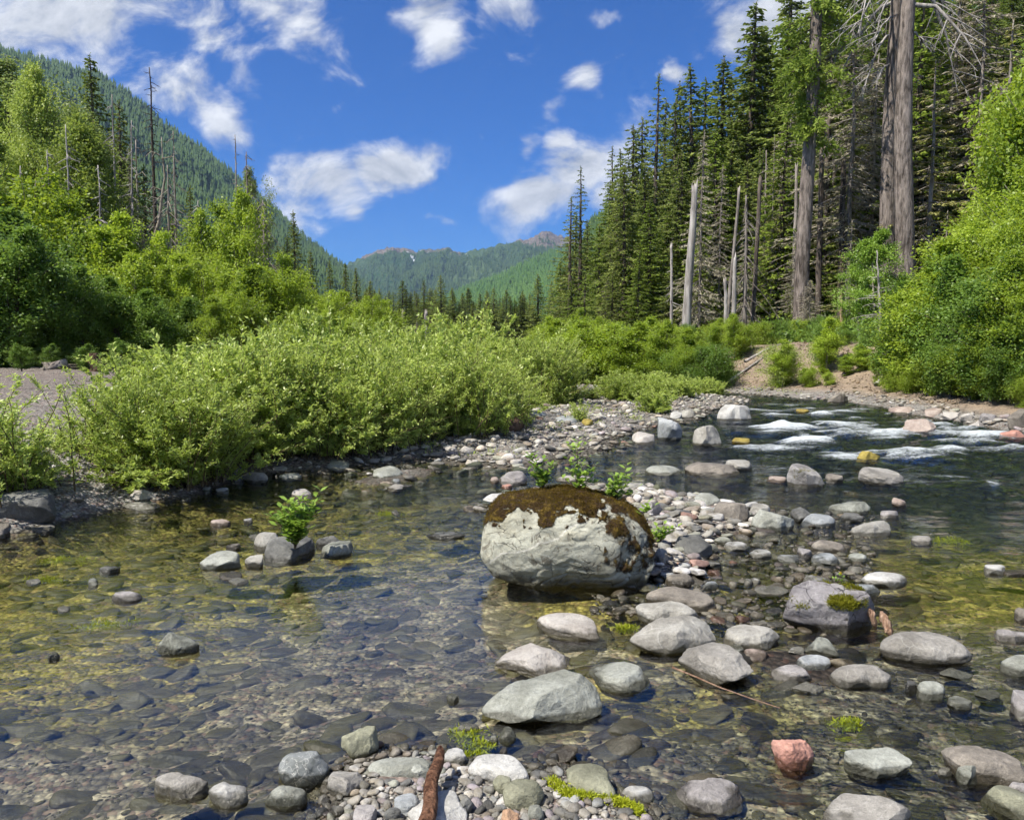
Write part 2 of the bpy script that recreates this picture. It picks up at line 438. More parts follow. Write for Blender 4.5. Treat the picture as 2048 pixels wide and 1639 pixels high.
def ground_mat():
    m, t = new_mat('river_ground')
    pos = t.pos()
    base = t.attr('base', 'Color')
    grav = t.attr('grav')
    vc = t.voro(pos, 30.0, out=1); vd = t.voro(pos, 30.0)
    vb = t.voro(t.vmath('MULTIPLY', pos, (0.7, 1.2, 1.0)), 9.0, out=1); vbd = t.voro(t.vmath('MULTIPLY', pos, (0.7, 1.2, 1.0)), 9.0)
    vc2 = t.voro(pos, 75.0, out=1); vd2 = t.voro(pos, 75.0)
    bw = t.sep(vc)[0]; bw2 = t.sep(vc2)[0]
    k = t.math('MULTIPLY', t.mapr(bw, 0, 1, 0.55, 1.45, False), t.mapr(bw2, 0, 1, 0.7, 1.3, False))
    gap = t.mapr(vd, 0.35, 0.75, 1.0, 0.55)
    k = t.math('MULTIPLY', k, gap)
    kb = t.math('MULTIPLY', t.mapr(t.sep(vb)[0], 0.1, 0.9, 0.5, 1.4), t.mapr(vbd, 0.3, 0.8, 1.0, 0.6))
    k = t.math('MULTIPLY', k, t.math('ADD', 1.0, t.math('MULTIPLY', t.math('SUBTRACT', kb, 1.0), t.mapr(t.sep(pos)[2], -0.01, 0.0, 1.0, 0.0))))
    k = t.math('ADD', 1.0, t.math('MULTIPLY', t.math('SUBTRACT', k, 1.0), grav))
    n = t.noise(pos, 2.5, 6, 0.6)
    k = t.math('MULTIPLY', k, t.mapr(n, 0.3, 0.7, 0.75, 1.25, False))
    s0 = t.n('ShaderNodeVectorMath', {0: base}, operation='SCALE'); t.t.links.new(k, s0.inputs['Scale'])
    c = s0.outputs[0]
    c = t.mix(t.math('MULTIPLY', t.mapr(t.sep(vc)[1], 0.8, 0.85), t.math('MULTIPLY', grav, 0.35)), c, (0.22, 0.12, 0.09))
    z = t.sep(pos)[2]
    wm = t.math('MULTIPLY', t.mapr(z, 0.012, 0.05, 1.0, 0.0), t.mapr(z, -0.01, 0.005, 0.0, 1.0))
    c = t.mix(wm, c, t.mix(1.0, c, (0.4, 0.38, 0.34), blend='MULTIPLY'))
    h = t.math('ADD', t.math('MULTIPLY', t.math('SUBTRACT', 1.0, vd), grav), t.math('MULTIPLY', n, 0.6))
    t.out(t.bsdf(Base_Color=c, Roughness=0.85, Specular_IOR_Level=0.25, Normal=t.bump(h, 0.7, 0.03)))
    return m
M['ground'] = ground_mat()


def water_mat():
    m, t = new_mat('river_water')
    pos = t.pos()
    ch = t.attr('chop')          # 0 calm pool .. 1 rapids
    foam = t.attr('foam')
    pv = t.vmath('MULTIPLY', pos, (0.55, 1.0, 1.0))
    rot = t.n('ShaderNodeVectorRotate', {'Vector': pos, 'Angle': -0.5}).outputs[0]
    rv = t.vmath('MULTIPLY', rot, (0.35, 1.0, 1.0))
    n1 = t.noise(pv, 4.0, 4, 0.55, 0.4)
    n2 = t.noise(pv, 12.0, 4, 0.6, 0.6)
    n3 = t.noise(rv, 45.0, 3, 0.6, 0.5)
    a1 = t.math('MULTIPLY', t.math('POWER', ch, 1.25), 4.2)
    h = t.math('MULTIPLY', t.math('ADD', t.math('MULTIPLY', n1, 1.0), t.math('ADD', t.math('MULTIPLY', n2, 0.42), t.math('MULTIPLY', n3, 0.12))), a1)
    nrm = t.bump(h, 1.0, 0.05)
    fr = t.n('ShaderNodeFresnel', {'IOR': 1.6, 'Normal': nrm}).outputs[0]
    fr = t.math('MULTIPLY', fr, 1.0, clamp=True)
    tr = t.n('ShaderNodeBsdfTransparent', {'Color': t.mix(ch, (0.93, 0.94, 0.88), (0.66, 0.78, 0.70))}).outputs[0]
    gl = t.n('ShaderNodeBsdfGlossy', {'Color': (1, 1, 1, 1), 'Roughness': 0.03, 'Normal': nrm}).outputs[0]
    s = t.n('ShaderNodeMixShader', {0: fr, 1: tr, 2: gl}).outputs[0]
    fv = t.vmath('MULTIPLY', pos, (0.32, 1.0, 1.0))
    fn = t.math('ADD', t.math('MULTIPLY', t.noise(fv, 3.2, 6, 0.72, 1.2), 0.85), t.math('MULTIPLY', t.noise(t.vmath('MULTIPLY', pos, (0.6, 1.0, 1.0)), 30.0, 4, 0.75), 0.55))
    fm = t.mapr(t.math('ADD', fn, t.math('SUBTRACT', foam, 1.0)), 0.27, 0.74, 0.0, 0.92)
    fb = t.bsdf(Base_Color=(0.72, 0.78, 0.80), Roughness=0.5, Normal=t.bump(fn, 1.0, 0.08))
    s = t.n('ShaderNodeMixShader', {0: fm, 1: s, 2: fb}).outputs[0]
    t.out(s)
    return m
M['water'] = water_mat()


def mountain_mat(name, c1, c2, rock, snow=None, rocky=0.5, tex=0.02):
    m, t = new_mat(name)
    pos = t.pos()
    n1 = t.noise(pos, tex * 0.2, 5, 0.6); n2 = t.noise(pos, tex, 5, 0.7)
    n3 = t.noise(t.vmath('MULTIPLY', pos, (1, 1, 0.35)), tex * 8, 3, 0.7)
    c = t.mix(t.mapr(t.math('ADD', t.math('MULTIPLY', n1, 0.5), t.math('MULTIPLY', n3, 0.5)), 0.38, 0.62), c1, c2)
    rk = t.attr('rock')
    rm = t.mapr(t.math('ADD', rk, t.math('MULTIPLY', t.math('SUBTRACT', n2, 0.5), 1.6)), 0.45, 0.62)
    rc = t.mix(t.mapr(n3, 0.35, 0.65), rock, tuple(x * 0.55 for x in rock))
    c = t.mix(t.math('MULTIPLY', rm, rocky), c, rc)
    if snow:
        sm = t.attr('snow')
        c = t.mix(t.mapr(t.math('ADD', sm, t.math('MULTIPLY', t.math('SUBTRACT', n3, 0.5), 1.2)), 0.5, 0.56), c, (0.85, 0.87, 0.9))
    h = t.math('ADD', n2, t.math('MULTIPLY', n3, 0.5))
    t.out(t.bsdf(Base_Color=c, Roughness=1.0, Specular_IOR_Level=0.0, Normal=t.bump(h, 1.0, 1.2 / tex * 0.25)))
    return m
# ------------------------------------------------------------------ shorelines (metres, traced on the water plane)
def poly(pix, extra=()):
    pts = []
    for p in pix:
        if len(p) == 2:
            x, y = onz(p[0], p[1], 0.0); pts.append((float(x), float(y)))
        else:
            pts.append((p[0], p[1]))
    return np.array(pts + list(extra))


LEFT = poly([(-60, 1082), (0, 1072), (60, 1064), (120, 1052), (200, 1033), (300, 1008), (400, 990), (480, 968), (540, 950), (620, 946),
             (690, 944), (720, 936), (800, 930), (850, 922), (900, 930), (940, 926), (1000, 940), (1060, 934), (1130, 922), (1200, 903),
             (1240, 890), (1225, 872), (1280, 862), (1330, 852), (1400, 838), (1425, 822), (1500, 806), (1505, 799), (1440, 791)],
            [(5.5, 30.5), (1.0, 34.0), (-6.0, 45.0), (-14.0, 70.0), (-60.0, 140.0), (-400.0, 400.0), (-900, 400), (-900, -40), (-12, -40), (-7.0, 3.0)])
RIGHT = poly([(1400, 784), (1500, 790), (1560, 794), (1620, 800), (1700, 806), (1760, 815), (1830, 832), (1900, 843), (1980, 858), (2060, 872), (2200, 895)],
             [(14.0, 9.0), (20.0, 2.0), (24.0, -40.0), (900, -40), (900, 900), (-300, 900), (-100, 400), (-35.0, 170.0), (-8.0, 75.0), (-1.0, 50.0), (4.0, 37.0)])
ISLE = poly([(985, 1018), (1060, 985), (1180, 975), (1300, 985), (1400, 1000), (1500, 1022), (1545, 1042), (1500, 1062), (1440, 1085),
             (1415, 1120), (1400, 1150), (1330, 1160), (1250, 1140), (1100, 1080)])
FORE = poly([(640, 1760), (590, 1680), (640, 1600), (650, 1560), (690, 1520), (700, 1480), (760, 1490), (880, 1498), (930, 1525), (1050, 1545),
             (1110, 1520), (1170, 1540), (1230, 1590), (1300, 1620), (1330, 1660), (1400, 1800)], [(1.2, 1.0), (1.5, -3.0), (-1.6, -3.0), (-1.3, 1.2)])
SPIT = poly([(1470, 1300), (1560, 1295), (1660, 1315), (1700, 1345), (1650, 1372), (1560, 1362)])
CHAIN = poly([(700, 965), (760, 940), (850, 938), (880, 950), (830, 962), (740, 975)])


def sdist(P, x, y):
    """signed distance to polygon (positive inside)"""
    n = len(P)
    d2 = np.full(x.shape, 1e18); inside = np.zeros(x.shape, bool)
    for i in range(n):
        ax, ay = P[i]; bx, by = P[(i + 1) % n]
        ex, ey = bx - ax, by - ay
        t = np.clip(((x - ax) * ex + (y - ay) * ey) / (ex * ex + ey * ey + 1e-12), 0, 1)
        qx, qy = x - ax - t * ex, y - ay - t * ey
        d2 = np.minimum(d2, qx * qx + qy * qy)
        c = ((ay > y) != (by > y)) & (x < ex * (y - ay) / (ey if abs(ey) > 1e-12 else 1e-12) + ax)
        inside ^= c
    d = np.sqrt(d2)
    return np.where(inside, d, -d)


def terrain(x, y, info=False):
    x = np.asarray(x, float); y = np.asarray(y, float)
    wob = 0.10 * fbm(x * 1.6, y * 1.6, seed=3, octv=3) * np.clip(y / 9, 0.35, 1)
    sl = sdist(LEFT, x, y) + wob
    sr = sdist(RIGHT, x, y) + wob
    si = sdist(ISLE, x, y) + wob * 1.2
    sf = sdist(FORE, x, y) + wob * 0.6
    ss = sdist(SPIT, x, y) + wob * 0.5
    sc_ = sdist(CHAIN, x, y) + wob * 1.5
    s = x + 0.097 * y
    # left bank: low gravel at the water, plateau behind
    zl = 0.30 + 0.62 * sstep(-0.5, -4.5, x + 0.10 * y)
    hl = zl * (1 - np.exp(-np.clip(sl, 0, None) / np.where(x < -2, 2.2, 4.0))) + 0.04 * (sl > 0) * np.clip(sl, 0, 1)
    hl = hl + 0.8 * sstep(25, 60, sl) + 1.0 * sstep(60, 160, y)
    hl = hl + np.clip(-s - 150, 0, 400) * 0.02
    # right bank: cut slope and forest terrace, hillside
    bh = 1.15 * sstep(3.5, 9.5, x) * sstep(12, 20, y) + 0.45 * sstep(60, 20, y)
    hr = 0.22 * (1 - np.exp(-np.clip(sr, 0, None) / 0.4)) + bh * sstep(0.3, 6.0, sr) + 1.2 * sstep(6, 22, sr) * sstep(0, 10, x)
    hr = hr + 1.0 * sstep(40, 160, y)
    hill = np.clip(s - 30, 0, 260) * 0.80 * sstep(260, 130, y)
    hr = hr + hill * sstep(12, 40, sr)
    hi = 0.10 * (1 - np.exp(-np.clip(si, 0, None) / 0.25))
    hf = 0.085 * (1 - np.exp(-np.clip(sf, 0, None) / 0.25))
    hs = 0.012 * (1 - np.exp(-np.clip(ss, 0, None) / 0.1))
    hc = 0.03 * (1 - np.exp(-np.clip(sc_, 0, None) / 0.2))
    land = np.maximum.reduce([sl, sr, si, sf, ss, sc_])
    hh = np.maximum.reduce([np.where(sl > 0, hl, -9), np.where(sr > 0, hr, -9), np.where(si > 0, hi, -9), np.where(sf > 0, hf, -9),
                            np.where(ss > 0, hs, -9), np.where(sc_ > 0, hc, -9)])
    dist = np.clip(-land, 0, None)
    dmax = 0.16 + 0.10 * sstep(0.2, -2, x) + 0.34 * sstep(1.5, 5, x) * sstep(6, 11, y)
    shal = sstep(-0.2, 0.6, x) * sstep(5.2, 4.0, y)
    dmax = dmax * (1 - 0.55 * shal)
    bed = -dmax * (1 - np.exp(-dist / np.where(y > 8, 0.9, 0.45))) - 0.004
    bed = bed + 0.02 * fbm(x * 2.2, y * 2.2, seed=11, octv=3) * np.clip(dist * 2, 0, 1)
    bed = np.minimum(bed, -0.006)
    z = np.where(land > 0, hh, bed)
    bump = 0.012 * fbm(x * 5, y * 5, seed=5, octv=3) * np.clip(np.abs(land) * 4, 0, 1)
    z = z + np.where(land > 0, np.maximum(bump * 0.8, -0.6 * z) + 0.06 * fbm(x * .5, y * .5, seed=8, octv=3) * np.clip(land, 0, 1), bump)
    z = np.where((sr > 8), z + 0.5 * fbm(x * 0.15, y * 0.15, seed=9, octv=3) * sstep(8, 20, sr), z)
    z = np.where((land <= 0), np.minimum(z, -0.004), z)
    if info:
        return z, land, sl, sr, si, sf, ss
    return z


def gz(x, y):
    return float(terrain(np.array([x]), np.array([y]))[0])


_YS = np.geomspace(1.6, 120, 2600)
def hit(px, py):
    """first point of the ground (or water) seen at a picture point"""
    dx, dy, dz = ray(px, py)
    k = _YS / dy
    xs, zs = dx * k, EYE + dz * k
    g = np.maximum(terrain(xs, _YS), 0.0)
    m = np.where(zs <= g)[0]
    i = m[0] if len(m) else len(_YS) - 1
    return float(xs[i]), float(_YS[i]), float(g[i])


def fan(r0, r1, nr, nc, k):
    r = np.geomspace(r0, r1, nr)
    c = np.linspace(-k, k, nc)
    Rr, Cc = np.meshgrid(r, c, indexing='ij')
    return Cc * Rr, Rr - 6.0


def grid_quads(nr, nc):
    i = np.arange(nr - 1)[:, None] * nc + np.arange(nc - 1)[None, :]
    return np.stack([i, i + 1, i + nc + 1, i + nc], -1).reshape(-1, 4)


X, Y = fan(3.5, 2600, 760, 760, 1.15)
Z, land, sl, sr, si, sf, ss = terrain(X, Y, True)
# what the ground is made of
col = np.zeros(X.shape + (3,)); grav = np.ones(X.shape)
def lay(mask, c):
    global col
    mask = np.clip(mask, 0, 1)[..., None]
    col = col * (1 - mask) + np.array(c) * mask
lay(np.ones(X.shape), (0.235, 0.225, 0.205))
nn = fbm(X * 0.8, Y * 0.8, seed=21, octv=4)
lay(sstep(-4, -9, X) * (Y > 8), (0.20, 0.175, 0.15))
lay(sstep(0.2, 0.6, nn) * 0.5, (0.17, 0.155, 0.135))
lay((ss > -0.05) * 1.0, (0.07, 0.058, 0.05))
# earth bank and forest floor on the right
bank = sstep(0.4, 1.2, sr) * sstep(4, 7, X)
lay(bank, (0.25, 0.195, 0.14))
lay(bank * sstep(0.0, 0.5, fbm(X * 1.5, Y * 1.5, seed=33)) * 0.6, (0.20, 0.155, 0.115))
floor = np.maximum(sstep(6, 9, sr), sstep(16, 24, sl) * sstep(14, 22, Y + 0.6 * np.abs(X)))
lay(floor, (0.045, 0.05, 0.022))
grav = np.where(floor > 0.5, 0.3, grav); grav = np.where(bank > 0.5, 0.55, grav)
# under water: silt, algae, darker channel
uw = (land <= 0)
silt = np.array((0.28, 0.25, 0.19)); alg = np.array((0.25, 0.215, 0.05)); deep = np.array((0.05, 0.065, 0.03))
a_n = fbm(X * 0.9, Y * 1.3, seed=41, octv=4)
algm = sstep(-0.5, 0.5, a_n + 1.7 * np.maximum(sstep(4.4, 5.6, Y), sstep(-1.0, -2.0, X) * sstep(3.2, 4.2, Y)) - 0.5)[..., None] * 0.9
pool = sstep(-2.1, -1.2, X) * sstep(0.15, -0.15, X) * sstep(7.0, 6.4, Y)
algm = algm * (1 - 0.85 * pool[..., None]); silt_k = (1 - 0.15 * pool * sstep(3.4, 4.2, Y))[..., None]
deepm = (sstep(1.5, 5, X) * sstep(6, 11, Y))[..., None]
ucol = silt * silt_k * (1 - algm) + alg * algm
ucol = ucol * (1 - deepm) + deep * deepm
col = np.where(uw[..., None], ucol, col)
grav = np.where(uw, 0.95, grav)
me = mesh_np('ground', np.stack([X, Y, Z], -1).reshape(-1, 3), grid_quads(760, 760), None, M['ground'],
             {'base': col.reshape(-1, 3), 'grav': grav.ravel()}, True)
tag(link('ground', me), kind='structure')

# ------------------------------------------------------------------ water
RAPIDS = [(1570, 858, 1.3), (1650, 872, 1.2), (1600, 885, 1.3), (1560, 898, 1.2), (1700, 905, 1.3), (1800, 913, 1.2), (1830, 925, 0.8), (1740, 918, 1.0), (1900, 850, 0.9),
          (1680, 850, 0.9), (1950, 875, 0.8), (1520, 870, 0.9), (1990, 930, 0.6), (1850, 965, 0.5), (1640, 830, 0.7), (1760, 850, 0.8), (1480, 845, .7), (1990, 850, .6)]
_r = np.random.default_rng(77)
RAPIDS = [(a, b, c, 1.0) for a, b, c in RAPIDS]
for _ in range(150):
    a = _r.uniform(1440, 2090); b = 812 + 30 * (a - 1440) / 600 + _r.uniform(0, 1) ** 0.8 * (60 + 90 * (a - 1440) / 600)
    RAPIDS.append((a, b, _r.uniform(.4, 1.0), _r.uniform(.16, .5)))
X, Y = fan(3.8, 60, 620, 700, 1.1)
Zt, land, sl, sr, si, sf, ss = terrain(X, Y, True)
chop = 0.06 + 0.10 * sstep(4.5, 7.5, Y) + 0.22 * sstep(7.0, 11, Y) + 0.45 * sstep(1.6, 4.5, X) * sstep(5.5, 9, Y) + 0.22 * sstep(0.3, 1.2, X) * sstep(5.4, 3.5, Y)
foam = np.zeros(X.shape); rough = np.zeros(X.shape)
for px, py, wgt, sz in RAPIDS:
    rx, ry = onz(px, py)
    g = np.exp(-(((X - rx) / (1.25 * sz)) ** 2 + ((Y - ry) / (0.50 * sz)) ** 2))
    foam = np.maximum(foam, g * (0.62 + 0.3 * (wgt - 0.5))); rough = np.maximum(rough, g * wgt)
chan = sstep(4.5, 6.5, X) * sstep(9, 12, Y)
foam = np.maximum(foam, (0.50 + 0.13 * fbm(X * .7, Y * 1.1, seed=61, octv=2) + 0.14 * sstep(24, 19, Y) * sstep(11.5, 14, Y)) * chan * sstep(0.25, 0.5, -land))
wav = fbm(X * 1.1 + 0.4 * Y, Y * 2.4, seed=51, octv=4)
Zw = 0.004 * (chop) * fbm(X * 2, Y * 3, seed=52, octv=3) + 0.085 * rough * wav + 0.045 * chan * wav
foam = foam * 0.86 + 0.40 * np.clip(rough + .6 * chan, 0, 1) * np.clip(wav, -.7, .9)
me = mesh_np('water', np.stack([X, Y, Zw], -1).reshape(-1, 3), grid_quads(620, 700), None, M['water'],
             {'chop': np.clip(chop + 0.5 * rough, 0, 1).ravel(), 'foam': foam.ravel()}, True)
tag(link('water', me), kind='structure')
# ------------------------------------------------------------------ stones
import bmesh
_ico = {}
def ico(s):
    if s not in _ico:
        bm = bmesh.new(); bmesh.ops.create_icosphere(bm, subdivisions=s, radius=1.0)
        V = np.array([v.co[:] for v in bm.verts]); T = np.array([[v.index for v in f.verts] for f in bm.faces]); bm.free()
        V /= np.linalg.norm(V, axis=1)[:, None]
        _ico[s] = (V, T)
    return _ico[s]


def facet(V, r, n, lo, hi, soft=0.12):
    V = V.copy()
    for _ in range(n):
        d = r.normal(size=3); d /= np.linalg.norm(d)
        o = r.uniform(lo, hi)
        k = V @ d - o
        m = k > 0
        V[m] -= ((1 - soft) * k[m])[:, None] * d
    return V


def slab(V, r, top=0.66, tilt=0.16, soft=0.06):
    """plane off the top, then stretch back to full height"""
    d = np.array([r.normal(0, tilt), r.normal(0, tilt), 1.0]); d /= np.linalg.norm(d)
    k = V @ d - top; m = k > 0
    V = V.copy(); V[m] -= ((1 - soft) * k[m])[:, None] * d
    V[:, 2] = np.where(V[:, 2] > 0, V[:, 2] / max(V[:, 2].max(), .2), V[:, 2])
    return V


KINDS_ = {'smooth': (6, 0.80, 0.93, 0.05, 0.012), 'round': (10, 0.72, 0.90, 0.06, 0.020), 'block': (14, 0.60, 0.82, 0.05, 0.026), 'sharp': (18, 0.52, 0.78, 0.06, 0.045)}
FOOT = []       # footprints of placed stones (x, y, radius)


def ellipse(x0, y0, x1, y1, e=2.3, n=28, tilt=0.0):
    cx, cy, a, b = (x0 + x1) / 2, (y0 + y1) / 2, (x1 - x0) / 2, (y1 - y0) / 2
    out = []
    for k in range(n):
        t = 2 * PI * k / n
        c_, s_ = math.cos(t), math.sin(t)
        u = math.copysign(abs(c_) ** (2 / e), c_) * a; v = math.copysign(abs(s_) ** (2 / e), s_) * b
        out.append((cx + u, cy + v + tilt * u / max(a, 1e-6) * b * (1 - abs(v) / b * 0.3)))
    return out


def stone(name, label, shape, c, mat, kind='round', zb=None, eq=0.0, seed=None, sub=5, group=None, cat='stone', tilt=0.0, topz=0.75, deep=None, facets=True):
    c = c * (0.72 if c < 0.25 else 0.88)
    seed = seed if seed is not None else int(abs(shape[0] if not isinstance(shape[0], tuple) else shape[0][0]) * 7 + 13) % 9973
    r = np.random.default_rng(seed)
    pts = np.array(shape if isinstance(shape[0], tuple) else ellipse(*shape, tilt=tilt), float)
    y0, y1 = pts[:, 1].min(), pts[:, 1].max()
    zb = max(0.0, hit(float(pts[:, 0].mean()), float(min(y1, 1636)))[2]) if y1 < 1560 or zb is None else zb
    if zb < 0.012: zb = 0.0
    t = (y1 - pts[:, 1]) / (y1 - y0)
    # keep the far rim behind the near rim
    gx, gy = onz(pts[:, 0], pts[:, 1], zb + c * topz * t)
    ctr = np.array([(gx.min() + gx.max()) / 2, (gy.min() + gy.max()) / 2])
    wid = (gx.max() - gx.min()) / 2
    dy = gy - ctr[1]
    half = (gy.max() - gy.min()) / 2
    if half < 0.42 * wid:                      # give it a believable depth, growing away from the viewer
        k = 0.42 * wid / max(half, 1e-4)
        gy = gy.min() + (gy - gy.min()) * k
        ctr[1] = (gy.min() + gy.max()) / 2
    ang = np.arctan2(gy - ctr[1], gx - ctr[0]); rad = np.hypot(gx - ctr[0], gy - ctr[1])
    o = np.argsort(ang); ang, rad = ang[o], rad[o]
    A = np.concatenate([ang - 2 * PI, ang, ang + 2 * PI]); Rr = np.concatenate([rad, rad, rad])
    aa_ = np.radians(np.arange(-180, 180, 3)); rs = np.interp(aa_, A, Rr)
    sg = 2.6; kk = np.exp(-0.5 * (np.arange(-9, 10) / sg) ** 2); kk /= kk.sum()
    rs = np.convolve(np.concatenate([rs[-9:], rs, rs[:9]]), kk, 'valid')
    A = np.concatenate([aa_ - 2 * PI, aa_, aa_ + 2 * PI]); Rr = np.concatenate([rs, rs, rs])
    ha, hb = wid, (gy.max() - gy.min()) / 2
    V, T = ico(sub)
    nf, lo, hi, namp, namp2 = KINDS_[kind]; sub = max(sub, 5)
    U = slab(facet(V, r, nf, lo, hi), r, {'smooth': .80, 'round': .72, 'block': .60, 'sharp': .56}[kind], {'smooth': .10, 'round': .18, 'block': .24, 'sharp': .34}[kind])
    so = r.uniform(0, 50, 3)
    n1 = fbm(U[:, 0] * 1.3 + so[0], U[:, 1] * 1.3 + so[1], U[:, 2] * 1.3 + so[2], octv=3)
    n2 = fbm(U[:, 0] * 5 + so[0], U[:, 1] * 5 + so[1], U[:, 2] * 5 + so[2], octv=4)
    U = U * (1 + namp * n1 + namp2 * n2)[:, None]
    rho = np.hypot(U[:, 0], U[:, 1]); th = np.arctan2(U[:, 1], U[:, 0])
    El = ha * hb / np.sqrt((hb * np.cos(th)) ** 2 + (ha * np.sin(th)) ** 2)
    rc = np.clip(rho, 0, 1.2)
    plan = (El + (np.interp(th, A, Rr) - El) * np.clip(rho, 0, 1) ** 2.5) * rc ** 0.9
    dz = U[:, 2]
    dn = deep if deep is not None else max(0.45 * c, 0.04)
    zc = zb + eq * c
    z = np.where(dz > 0, zc + (c - eq * c) * np.abs(dz) ** 0.9, zc - (dn + eq * c) * np.abs(dz) ** 0.9)
    P = np.stack([plan * np.cos(th), plan * np.sin(th), z - zb], -1)
    me = mesh_np(name, P, None, T, mat if not isinstance(mat, str) else R[mat], None, True)
    o = link(name, me, None, (float(ctr[0]), float(ctr[1]), zb))
    tag(o, label, cat, group)
    FOOT.append((ctr[0], ctr[1], max(wid, half) * 0.95))
    return o


# --- the boulder
hero_px = [(951, 1092), (952, 1065), (960, 1040), (975, 1018), (1000, 1000), (1035, 993), (1075, 986), (1110, 981), (1150, 981), (1190, 989), (1230, 999),
           (1262, 1012), (1288, 1034), (1305, 1062), (1313, 1095), (1315, 1120), (1309, 1145), (1308, 1165), (1290, 1174), (1240, 1180), (1200, 1183),
           (1150, 1178), (1110, 1171), (1060, 1160), (1020, 1148), (985, 1138), (966, 1122), (955, 1108)]
V, T = ico(7)
r_ = np.random.default_rng(5)
pts = np.array(hero_px, float)
YH = float(onz(1190, 1180)[1]) + 0.36
hx, hz = atY(pts[:, 0], pts[:, 1], YH)
# the silhouette sits on the boulder's middle plane; the water line is nearer, so the lower rim goes below the water there
hc = np.array([float((hx.min() + hx.max()) / 2), 0.26])
hz = np.where(pts[:, 1] > 1100, hz * 1.0, hz)
ang = np.arctan2(hz - hc[1], hx - hc[0]); rad = np.hypot(hx - hc[0], hz - hc[1])
o_ = np.argsort(ang); ang, rad = ang[o_], rad[o_]
A = np.concatenate([ang - 2 * PI, ang, ang + 2 * PI]); Rr = np.concatenate([rad, rad, rad])
U = facet(V, r_, 14, 0.82, 0.95, 0.15)
# broad hollow on the front left, folded ledges low on the right
n1 = fbm(V[:, 0] * 1.7 + 3, V[:, 1] * 1.7, V[:, 2] * 1.7 + 9, octv=3, seed=4)
n2 = fbm(V[:, 0] * 6, V[:, 1] * 6, V[:, 2] * 9, octv=5, seed=6, gain=0.55)
ridge = 1 - np.abs(fbm(V[:, 0] * 2.6 - V[:, 2] * 2.2, V[:, 1] * 2.0, V[:, 2] * 5.0 - V[:, 0] * 2.4, octv=4, seed=16))
ledge = sstep(0.1, -0.5, V[:, 2] - 0.25 * V[:, 0]) * 0.05 + 0.012
disp = 0.045 * n1 + 0.020 * n2 - ledge * np.clip(ridge - 0.55, 0, 1) * 2.6 * sstep(-0.6, 0.4, V[:, 0] + 0.3)
U = U * (1 + disp)[:, None]
rho = np.hypot(U[:, 0], U[:, 2]); th = np.arctan2(U[:, 2], U[:, 0])
pl = np.interp(th, A, Rr) * np.clip(rho, 0, 1.3) ** 0.72
dep = np.where(U[:, 1] < 0, 0.40, 0.52) * np.sign(U[:, 1]) * np.abs(U[:, 1]) ** 0.9
P = np.stack([pl * np.cos(th), dep + 0.06 * (pl * np.sin(th)), hc[1] + pl * np.sin(th)], -1)
low = P[:, 2] < 0.12
P[:, 2] = np.where(low, 0.12 + (P[:, 2] - 0.12) * 1.25, P[:, 2])
hpos = (float(hc[0]), YH, 0.0)
wx, wy, wz = P[:, 0] + hpos[0], P[:, 1] + hpos[1], P[:, 2]
qx, qy = project(wx, wy, wz)
edge = np.interp(qx, [950, 975, 1000, 1040, 1065, 1085, 1110, 1140, 1165, 1185, 1205, 1250, 1275, 1295, 1320], [1040, 1035, 1034, 1012, 1024, 1046, 1040, 1020, 1036, 1040, 1005, 1000, 1010, 1022, 1050])
mo = 0.5 + (edge - qy) / 26.0
mo = np.clip(mo + 0.75 * fbm(wx * 13, wy * 13, wz * 13, octv=5, seed=23, gain=.6), 0, 1)
# patches on the right flank and a scatter of spots on the left end
rt = sstep(1190, 1300, qx) * sstep(1172, 1120, qy)
mo = np.maximum(mo, np.clip(0.33 + 0.46 * rt + 0.55 * fbm(wx * 7, wy * 7, wz * 7, octv=4, seed=29), 0, 1) * (rt > 0.05))
mo = np.maximum(mo, 0.75 * sstep(0.25, 0.6, fbm(wx * 24, wy * 24, wz * 24, octv=2, seed=31)) * sstep(1075, 1045, qy))
mo = np.where(P[:, 1] > 0.15, np.maximum(mo, sstep(0.15, 0.35, P[:, 1]) * sstep(0.1, 0.4, P[:, 2])), mo)
_vd = V * np.array([1, 1, 1]); P = P + (_vd * (0.009 * sstep(.45, .75, mo) * (1 + .7 * fbm(wx * 40, wy * 40, wz * 40, octv=3, seed=91)))[:, None])
hero = link('boulder', mesh_np('boulder', P, None, T, R['hero'], {'moss': mo}, True), None, hpos)
tag(hero, 'huge pale boulder with brown moss cap, leafy seedlings on top, standing in the shallow water', 'boulder')
FOOT.append((hpos[0], hpos[1], 0.62))
# moss cushion of short tufts
nrm = np.zeros_like(P); fn = np.cross(P[T[:, 1]] - P[T[:, 0]], P[T[:, 2]] - P[T[:, 0]])
for k in range(3): np.add.at(nrm, T[:, k], fn)
nrm /= np.linalg.norm(nrm, axis=1)[:, None] + 1e-9
idx = np.where((mo > 0.55) & (P[:, 2] > 0.08))[0]
idx = rng.choice(idx, 34000)
g = Geo()
D = nrm[idx] + 0.7 * rng.normal(size=(len(idx), 3)) + np.array([0, 0, 0.35])
g.leaves(P[idx] + rng.normal(size=(len(idx), 3)) * 0.004, D, rng.uniform(0.006, 0.018, len(idx)) * (0.4 + 0.6 * sstep(.5, .9, mo[idx])), rng.uniform(0.0012, 0.0025, len(idx)),
         a=np.clip(0.35 + 0.8 * fbm(P[idx, 0] * 9, P[idx, 1] * 9, P[idx, 2] * 9, seed=77, octv=3), 0, 1))
link('moss', g.mesh('moss', M['moss']), hero)
HERO_P, HERO_N = P, nrm


def W(*a, **k): return stone('river_stone', *a, **k)

